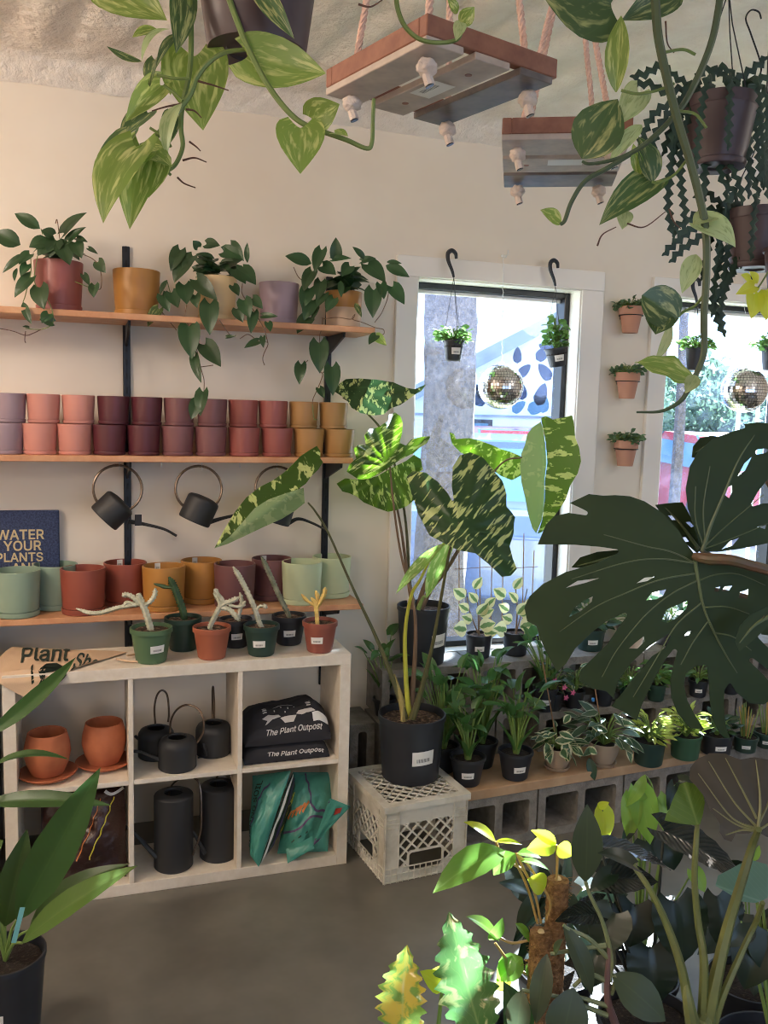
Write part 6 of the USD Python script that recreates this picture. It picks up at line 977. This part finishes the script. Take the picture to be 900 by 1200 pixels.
def fishbone(label, u, vt, vb, wt, wb, d, strips, seed, wires, n_extra=0):
    c = atd((u+u)/2, vb-6, d); T = thing('fishbone_cactus', label, 'hanging plant', tuple(c), 'fishbone cacti hanging at the right'); rt, rb = wt/2*d/FPX, wb/2*d/FPX; h = (vb-vt-14)*d/FPX
    part(T, 'pot', lathe([(0, .004), (rb*.4, .004), (rb*.42, 0), (rb*1.0, 0), (rb*1.04, .004), (rb*1.04, .012), (rb, .014), (rt*.97, h*.82), (rt, h*.84), (rt*1.01, h), (rt*.95, h), (rt*.93, h*.85), (0, h*.85)], 40, c), BROWNP); part(T, 'soil', soil_mesh(c, rt*.93, c[2]+h*.9, seed), DSOIL, smooth=True)
    s0 = c+A([0, 0, h*.95]); r_ = np.random.default_rng(seed)
    for pts in strips: part(T, 'stem', zig([s0+.5*rt*(lambda q: q/np.linalg.norm(q))(atd(pts[0][0], pts[0][1], d)-s0)]+[atd(a, b, d-.03+.0*i) for i, (a, b) in enumerate(pts)], .027), FISH, smooth=50)
    for i in range(n_extra):
        a = 2*np.pi*i/n_extra+r_.uniform(-.2, .2); o = A([math.cos(a), math.sin(a), 0]); L_ = r_.uniform(.10, .26); part(T, 'stem', zig([s0+o*rt*.5, s0+o*rt*1.0+A([0, 0, .03]), s0+o*rt*1.25+A([0, 0, -.02]), s0+o*rt*(1.3+r_.uniform(0, .3))+A([0, 0, -L_])], .025), FISH, smooth=50)
    for a in (.5, 2.6, 4.7): part(T, 'hanger_wire', tube([c+A([rt*math.cos(a), rt*math.sin(a), h]), c+A([0, 0, h+.22]), A([c[0], c[1], 2.75])], .0014, sides=5, n=3), STEEL)
    return c, s0
fishbone('fishbone cactus in a plum pot hanging at the top right, upper of the two', 840, 112, 203, 82, 62, 1.92, [
    [(800, 105), (780, 108), (760, 98), (736, 101)], [(795, 92), (775, 78), (757, 86), (738, 90)], [(800, 120), (778, 125), (762, 140), (752, 165), (745, 200)], [(806, 118), (790, 150), (787, 190), (783, 240), (790, 280)], [(812, 125), (800, 160), (798, 210), (803, 260), (792, 285)], [(803, 115), (772, 150), (760, 190), (744, 232)], [(868, 110), (882, 130), (888, 170), (893, 220)], [(872, 112), (888, 140), (897, 190), (902, 240)], [(862, 118), (872, 150), (878, 190), (890, 230)], [(880, 100), (898, 90), (912, 84)], [(866, 92), (884, 80), (900, 66)], [(830, 95), (850, 80), (868, 110), (865, 160)], [(826, 200), (826, 215), (822, 232)], [(858, 195), (866, 215), (870, 240)], [(845, 205), (860, 225), (850, 238)], [(815, 110), (824, 82), (845, 86), (858, 104)]], 201, 0, 10)
fishbone('fishbone cactus in a plum pot hanging at the right edge, lower of the two', 884, 242, 322, 76, 56, 2.08, [
    [(860, 245), (835, 255), (812, 268), (790, 286), (776, 300)], [(858, 250), (838, 262), (815, 282), (802, 290), (784, 308)], [(850, 252), (842, 280), (846, 300), (838, 330), (834, 372)], [(862, 258), (852, 300), (848, 335), (836, 356)], [(872, 245), (880, 270), (872, 300), (868, 315)], [(886, 248), (892, 275), (884, 300)], [(858, 320), (848, 345), (845, 370), (848, 385)], [(852, 330), (838, 350), (840, 372), (850, 395)], [(900, 250), (906, 280)], [(846, 248), (826, 246), (806, 258), (786, 270)], [(840, 235), (828, 225), (812, 232)]], 202, 0, 8)
solo('wire_hook', tube([atd(u, v, 1.9) for u, v in ((886, 96), (892, 78), (880, 40), (874, 22), (880, 12), (889, 14), (892, 22))], .0018, sides=6), STEEL, 'thin dark wire hook hanging beside the upper fishbone cactus', 'hook')
c = atd(900, 372, 1.9); T = thing('hanging_pot', 'hanging plant with chartreuse leaves at the right edge below the cacti', 'hanging plant', tuple(c)); CHA = leafmat('chartreuse_leaf', S(196, 204, 70), S(214, 220, 110), rough=.4, tr=.5, lat=4)
put_leaves(T, CHA, [(880, 330, 868, 322, 12, dict(s='oval')), (884, 335, 862, 345, 16), (884, 345, 880, 374, 24), (892, 346, 898, 376, 20), (888, 332, 878, 318, 12, dict(s='oval')), (898, 340, 908, 352, 20)], 1.9, nu=8, nv=3); vine(T, [(905, 310), (892, 332), (884, 342)], 1.9, .0018, VINE)
pc = atd(925, 340, 1.95); part(T, 'pot', pot_mesh(pc, .045, .058, .09), BROWNP); part(T, 'hanger_wire', tube([pc+A([0, 0, .09]), A([pc[0], pc[1], 2.75])], .0014, sides=5, n=2), STEEL)
# ================================================================ floor plants, bottom right
def floorpot(c, r, h, T, seed, mat=None): part(T, 'pot', pot_mesh(c, r*.8, r, h, .015), mat or NURS); part(T, 'soil', soil_mesh(c, r*.94, h-.02, seed), DSOIL, smooth=True); return A([c[0], c[1], h-.02])
SUNL = leafmat('glossy_sun_leaf', S(96, 138, 52), S(140, 170, 84), rough=.22, tr=.42, lat=7, veinw=.35, coat=.4); SUNY = leafmat('yellow_green_leaf', S(176, 190, 50), S(196, 206, 96), rough=.3, tr=.5, lat=6, veinw=.3)
COIR = mk('coir_fibre', S(190, 142, 94), .95, col2=S(134, 92, 58), nscale=60, bump=(140, 1., .02))
p1 = atd(654, 1030, 2.0); p2 = atd(634, 1092, 1.95); base = (p1+p2)/2; T = thing('potted_philodendron', 'sunlit philodendron climbing two coir poles near the crate', 'potted plant', (base[0], base[1], 0)); s0 = floorpot(A([base[0], base[1], 0]), .11, .22, T, 31)
def coir(p, z0, r=.0245):
    def fn(s, t):
        a = s*2*np.pi; z = z0+(p[2]-z0)*np.minimum(t/.96, 1); rr = r*np.where(t > .96, np.clip((1-t)/.04, .0, 1), 1); P_ = np.stack([np.cos(a), np.sin(a), z*20], 1); rr = rr*(1+.16*(meshkit.fbm(P_*2.2, 3, 5)-.5)+.03*np.sin(z*420))
        return np.stack([p[0]+rr*np.cos(a), p[1]+rr*np.sin(a), z], 1)
    m_ = part(T, 'coir_pole', grid(fn, 24, 90, False), COIR, smooth=True); r_ = np.random.default_rng(int(p[2]*1000)); fz = []
    for i in range(110): a, z = r_.uniform(0, 6.28), p[2]-abs(r_.normal(0, .05)); o = A([math.cos(a), math.sin(a), 0]); q = A([p[0], p[1], z])+o*r*.98; fz.append(tube([q, q+o*.008+A(r_.normal(0, .006, 3))], .0005, sides=3, n=1))
    part(m_, 'loose_fibre', cat(*fz), COIR, kind='stuff'); part(m_, 'core', lathe([(0, 0), (.008, 0), (.006, .004), (0, .005)], 14, p), mk('cut_core', S(226, 196, 150), .7), 'pale cut top of the pole')
coir(p1, .2); coir(p2, .2); dm = 1.97
put_leaves(T, SUNL, [(581, 986, 543, 963, 17, dict(m=SUNY, s='oval', n=(.1, .8, .4))), (581, 986, 612, 990, 9, dict(m=SUNY, s='oval', n=(.1, .8, .4))), (592, 997, 507, 1047, 40, dict(w=(.1, -.4, .9), s='oval', b=-.02, t=-.08, k=dict(bend=.12, fold=.3))), (604, 1000, 578, 1026, 26, dict(w=(.24, -.18, .95), s='oval')), (606, 1000, 634, 1006, 22, dict(w=(.24, -.18, .95), s='oval')), (608, 1008, 644, 1020, 14, dict(w=(.24, -.18, .95), s='oval')),
    (652, 990, 617, 995, 24, dict(m=SUNY, n=(0, .5, .8), s='oval')), (652, 988, 622, 973, 15, dict(m=SUNY, n=(0, .5, .8), s='oval')), (653, 992, 671, 1003, 22, dict(m=SUNY, n=(0, .5, .8), s='oval')), (640, 1038, 618, 1030, 26, dict(m=SUNY, n=(0, .3, 1), s='oval')), (585, 1103, 546, 1074, 28, dict(w=(.24, -.18, .95), s='oval')), (574, 1102, 589, 1075, 18, dict(n=(.4, .4, .8), s='oval')), (604, 1082, 622, 1106, 18, dict(w=(.24, -.18, .95), s='oval')), (612, 1122, 582, 1150, 30, dict(n=(0, .7, .7), s='oval')), (600, 1120, 590, 1148, 22, dict(n=(-.5, .4, .8), s='oval')), (596, 1142, 582, 1160, 18, dict(m=SUNY, s='oval')), (616, 1130, 640, 1150, 20, dict(s='oval')), (548, 1150, 500, 1140, 28, dict(m=SUNY, s='oval', n=(0, .6, .8)))], dm, nu=10, nv=4)
for pts in ([(630, 1082), (618, 1040), (600, 1002)], [(634, 1082), (626, 1045), (612, 1015), (606, 1000)], [(640, 1078), (644, 1055), (620, 1015), (604, 1000)], [(620, 1102), (600, 1105), (584, 1098)], [(652, 1032), (653, 1010), (652, 990)], [(614, 1020), (590, 1005), (581, 986)], [(632, 1130), (616, 1125)], [(632, 1150), (600, 1130), (580, 1105)], [(632, 1165), (590, 1160), (548, 1150)]): vine(T, pts, dm, .003, mk('pinkish_petiole', S(176, 140, 84), .4), 'petiole')
JAG = leafmat('jagged_leaf', S(70, 112, 58), S(150, 178, 110), var=S(206, 206, 150), rough=.22, tr=.42, lat=7, veinw=.45, coat=.4, thr=(.56, .64)); JAGY = leafmat('jagged_leaf_yellow', S(108, 140, 60), S(186, 196, 120), var=S(222, 186, 70), rough=.25, tr=.5, lat=7, veinw=.4, coat=.3, thr=(.46, .54))
jb = atd(505, 1330, 1.9); jb[2] = 0; T = thing('potted_philodendron', 'sunlit plant with jagged wavy leaves, yellow and green, at the bottom edge', 'potted plant', tuple(jb)); s0 = floorpot(jb, .10, .16, T, 33); JK = dict(nu=36, nv=5, wave=.02, wf=30., jag=.30)
put_leaves(T, JAG, [(568, 1226, 526, 1068, 78, dict(n=(-.2, .35, .9), b=-.10, t=.03, k=dict(bend=.08, fold=.18))), (472, 1228, 477, 1107, 66, dict(m=JAGY, n=(-.3, .4, .9), b=-.06, t=.02, k=dict(bend=.08, fold=.25))), (518, 1160, 492, 1138, 24, dict(n=(.3, .6, .7), k=dict(jag=0., wave=.0), s='oval', m=SUNY)), (610, 1230, 590, 1150, 46, dict(n=(.5, .3, .9), m=leafmat('deep_green_leaf', S(52, 86, 46), S(84, 116, 66), rough=.3, tr=.25), k=dict(jag=0., wave=0.), s='oval'))], 1.86, shape='oval', **JK)
stems_to(T, s0, [atd(568, 1226, 1.76), atd(472, 1228, 1.80), atd(518, 1160, 1.86), atd(610, 1230, 1.86)], [.008, .005, .004], STEMG)
SMO = leafmat('smooth_grey_leaf', S(58, 70, 46), S(76, 92, 58), rough=.45, tr=.15, lat=0, veinw=.5); gb = atd(722, 1300, 1.72); gb[2] = 0
T = thing('potted_rubber_plant', 'smooth-leaved plant with upright oval leaves in front of the dark foliage', 'potted plant', tuple(gb)); s0 = floorpot(gb, .098, .18, T, 35); dg = 1.68
put_leaves(T, SMO, [(686, 1033, 688, 942, 38, dict(n=(.05, .1, 1), k=dict(fold=.05, bend=.03))), (660, 1084, 694, 1167, 26, dict(n=(.5, .2, 1), k=dict(fold=.3))), (641, 1118, 628, 1200, 26, dict(n=(-.3, .2, 1), k=dict(fold=.2))), (718, 1142, 780, 1197, 44, dict(n=(.2, .5, 1), k=dict(fold=.1, bend=.08))), (672, 1158, 652, 1235, 50, dict(n=(0, .2, 1), k=dict(fold=.06))), (650, 1120, 660, 1100, 12, dict(n=(0, .9, .4))), (612, 1160, 606, 1220, 30, dict(n=(-.5, .2, 1)))], dg, shape='lance', nu=12, nv=4)
for pts in ([(714, 1150), (716, 1120), (706, 1080), (692, 1050), (686, 1033)], [(712, 1122), (690, 1100), (668, 1090), (660, 1084)], [(716, 1165), (722, 1148), (718, 1142)], [(712, 1150), (690, 1142), (672, 1156)], [(710, 1108), (680, 1112), (645, 1118)], [(716, 1180), (690, 1172), (668, 1165)], [(712, 1190), (660, 1170), (612, 1160)]): vine(T, pts, dg, [.005, .004, .0035], mk('grey_green_stem', S(112, 122, 84), .5), 'petiole')
part(T, 'stem', tube([s0, atd(726, 1230, dg+.02), atd(712, 1170, dg), atd(714, 1110, dg)], [.010, .009, .007, .004], sides=8), mk('plum_stem', S(104, 78, 78), .5))
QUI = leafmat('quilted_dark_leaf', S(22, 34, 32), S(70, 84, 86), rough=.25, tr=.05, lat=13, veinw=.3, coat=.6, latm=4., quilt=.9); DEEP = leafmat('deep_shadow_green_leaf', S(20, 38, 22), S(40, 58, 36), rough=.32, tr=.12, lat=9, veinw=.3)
qb = A([1.50, -1.24, 0]); T = thing('potted_alocasia', 'dark quilted-leaf plant in the middle of the floor plants at the right', 'potted plant', tuple(qb)); s0 = floorpot(qb, .12, .2, T, 36); dq = 1.98
QK = dict(nu=20, nv=5, wave=.014, wf=40.)
QL = [(703, 992, 786, 1020, 34, dict(n=(.1, .95, .25))), (706, 1030, 772, 1034, 44, dict(n=(0, .75, .6), b=.03)), (778, 974, 874, 1034, 44, dict(n=(-.1, .8, .55), b=.05, t=.0)), (700, 1072, 650, 1080, 30, dict(n=(0, .8, .5))), (706, 1056, 668, 1070, 22, dict(n=(-.1, .9, .3), b=.04)), (720, 1070, 700, 1120, 50, dict(m=DEEP, n=(-.3, .5, .9))), (744, 1060, 738, 1110, 56, dict(m=DEEP, n=(0, .5, .9), b=.05)), (790, 1056, 800, 1130, 70, dict(m=DEEP, n=(.1, .5, .9), b=.03)), (840, 1050, 848, 1118, 56, dict(m=DEEP, n=(.3, .5, .9), b=.06)), (700, 1110, 686, 1160, 50, dict(m=DEEP, n=(-.3, .4, .9), b=.06)), (762, 1110, 766, 1180, 64, dict(m=DEEP, n=(0, .4, .9), b=.06)), (716, 1024, 690, 1046, 22, dict(m=DEEP, n=(-.4, .4, .8)))]
put_leaves(T, QUI, QL, dq, shape='heart', **QK); stems_to(T, s0, [atd(r_[0], r_[1], dq+(r_[5].get('b', 0))) for r_ in QL], [.006, .004, .003], mk('dark_stem', S(52, 56, 48), .5))
LIM = leafmat('light_hanging_leaf', S(124, 160, 66), S(160, 186, 104), rough=.3, tr=.42, lat=6, veinw=.3); lb = atd(752, 1090, 2.3); lb[2] = 0; T = thing('potted_philodendron', 'light green plant with hooked drooping leaves below the plank bench', 'potted plant', tuple(lb)); s0 = floorpot(lb, .10, .17, T, 37); dl2 = 2.24
LL = [(756, 908, 733, 946, 14, dict(s='lance', k=dict(bend=.5))), (740, 935, 736, 985, 26, dict()), (750, 928, 762, 990, 34, dict()), (770, 935, 778, 975, 24, dict()), (760, 928, 738, 932, 16, dict(s='oval')), (706, 950, 706, 990, 26, dict(m=SUNY)), (700, 946, 714, 940, 10, dict(m=SUNY, s='oval')), (748, 950, 728, 990, 14, dict(s='lance', m=DEEP)), (790, 920, 782, 950, 18, dict(m=DEEP)), (796, 915, 816, 922, 18, dict(m=DEEP)), (786, 952, 806, 972, 22, dict(m=DEEP)), (812, 1020, 826, 1046, 20, dict()), (780, 985, 790, 1020, 36, dict(m=DEEP)), (756, 985, 762, 1010, 40, dict(m=DEEP))]
put_leaves(T, LIM, LL, dl2, nu=9, nv=3); stems_to(T, s0, [atd(r_[0], r_[1], dl2) for r_ in LL], [.004, .003, .002], STEMG); vine(T, [(756, 908), (763, 918), (768, 938)], dl2, .0022, STEMG, 'petiole')
# elephant-ear in front
EAR = leafmat('elephant_ear_dark', S(58, 50, 36), S(96, 96, 62), rough=.55, tr=.10, lat=0, veinw=0., trc=S(90, 96, 50)); EARG = leafmat('elephant_ear_green', S(84, 108, 40), S(150, 164, 84), rough=.4, tr=.42, lat=6, veinw=.5); EART = leafmat('elephant_ear_teal', S(92, 130, 120), S(140, 176, 160), rough=.25, tr=.25, lat=6, veinw=.35, coat=.3); EPET = mk('ear_petiole', S(102, 110, 60), .45, col2=S(86, 92, 50), nscale=10)
eb = atd(830, 1262, 1.5); eb[2] = 0; T = thing('potted_elephant_ear', 'elephant-ear plant with a huge dark leaf and thick pale petioles, front right', 'potted plant', tuple(eb)); s0 = floorpot(eb, .113, .2, T, 38); de = 1.46
M3_ = (720, 870, .275)
eM_, eV_ = tracedleaf([(345, 180), (360, 140), (400, 100), (450, 80), (520, 84), (580, 105), (655, 100), (720, 110), (760, 200), (740, 320), (690, 390), (650, 402), (620, 387), (600, 375), (570, 385), (512, 386), (490, 415), (460, 406), (445, 380), (450, 345), (420, 300), (395, 240), (370, 205)], (610, 372), (450, 80), 420, 1.45, gx=.1, gy=.35, cv=1.0, mo=M3_, rip=.02, veins=([(610, 372), (640, 260), (655, 110)], [(612, 330), (560, 200), (520, 100)], [(606, 360), (520, 260), (440, 110)], [(604, 368), (500, 320), (390, 160)], [(602, 372), (520, 350), (430, 290)], [(604, 376), (540, 372), (470, 390)], [(618, 350), (690, 250), (720, 140)], [(618, 372), (680, 340), (735, 300)]))
eL = part(T, 'leaf', eM_, EAR, 'huge dark brownish leaf', smooth=True)
for q_ in eV_: part(eL, 'vein', q_, mk('ear_vein', S(112, 112, 72), .5), 'pale vein')
tl(T, EARG, [(212, 332), (240, 290), (270, 240), (300, 200), (330, 189), (370, 200), (396, 230), (401, 270), (386, 310), (366, 350), (340, 352), (280, 345)], (355, 352), (320, 190), 190, 1.48, gx=.1, gy=.4, cv=1.0, mo=M3_, rip=.03, lab='small translucent green leaf')
tl(T, EART, [(453, 636), (480, 610), (540, 594), (600, 580), (655, 571), (720, 585), (715, 640), (655, 672), (600, 682), (540, 677), (510, 662)], (630, 680), (455, 635), 130, 1.5, gx=.1, gy=1.6, cv=.6, mo=M3_, lab='teal glossy leaf')
for pts, r in (([(826, 1215), (836, 1160), (852, 1090), (870, 1030), (882, 990), (889, 972)], [.014, .011, .0085, .007, .0055]), ([(822, 1215), (825, 1130), (818, 1080), (814, 1030), (816, 985), (817, 967)], [.009, .0065, .0055, .0048, .004]), ([(812, 1215), (800, 1140), (780, 1080), (760, 1040), (742, 1014)], [.010, .0075, .006, .005, .004]), ([(834, 1210), (848, 1165), (872, 1110), (886, 1080), (894, 1058)], [.007, .006, .005, .004])): vine(T, pts, de, r, EPET, 'petiole', [0]*2+[.01]*(len(pts)-3)+[.03 if pts[-1][0] < 880 else -.02])
part(T, 'petiole', tube([s0, atd(822, 1230, de), atd(826, 1190, de)], [.016, .018, .012], sides=10), EPET); part(T, 'sheath', tube([atd(812, 1200, de-.01), atd(806, 1170, de-.01), atd(804, 1145, de)], [.012, .009, .002], sides=8), EPET)
put_leaves(T, DEEP, [(742, 1014, 700, 1000, 30, dict(n=(0, .9, .4), b=.03))], de, nu=10, nv=4)
# dark companions at the right edge
rb_ = A([1.66, -1.47, 0]); T = thing('potted_dark_plant', 'dark broad-leaved plant in a large black pot at the bottom right corner', 'potted plant', tuple(rb_)); s0 = floorpot(rb_, .13, .25, T, 39); RL = [(886, 1100, 872, 1160, 56, {}), (900, 1090, 912, 1150, 60, {}), (868, 1080, 852, 1110, 40, {}), (890, 1030, 872, 1052, 26, {}), (880, 1010, 890, 990, 10, dict(s='lance', m=LIM))]
put_leaves(T, DEEP, RL, 1.82, nu=10, nv=4); stems_to(T, s0, [atd(r_[0], r_[1], 1.82) for r_ in RL], [.005, .004, .003], STEMG)
for k, (x, y, lab) in enumerate(((1.40, -.98, 'leafy dark floor plant behind the coir poles'), (1.86, -1.16, 'leafy dark floor plant between the quilted leaves and the bench'))):
    b = A([x, y, 0]); T = thing('potted_dark_plant', lab, 'potted plant', tuple(b)); s0 = floorpot(b, .10, .18, T, 40+k); bushy(T, s0+A([0, 0, .05]), DEEP, 22, .12, .12, .26, 140+k, shape='heart', wr=.6, stemr=.003, nu=7, nv=3)
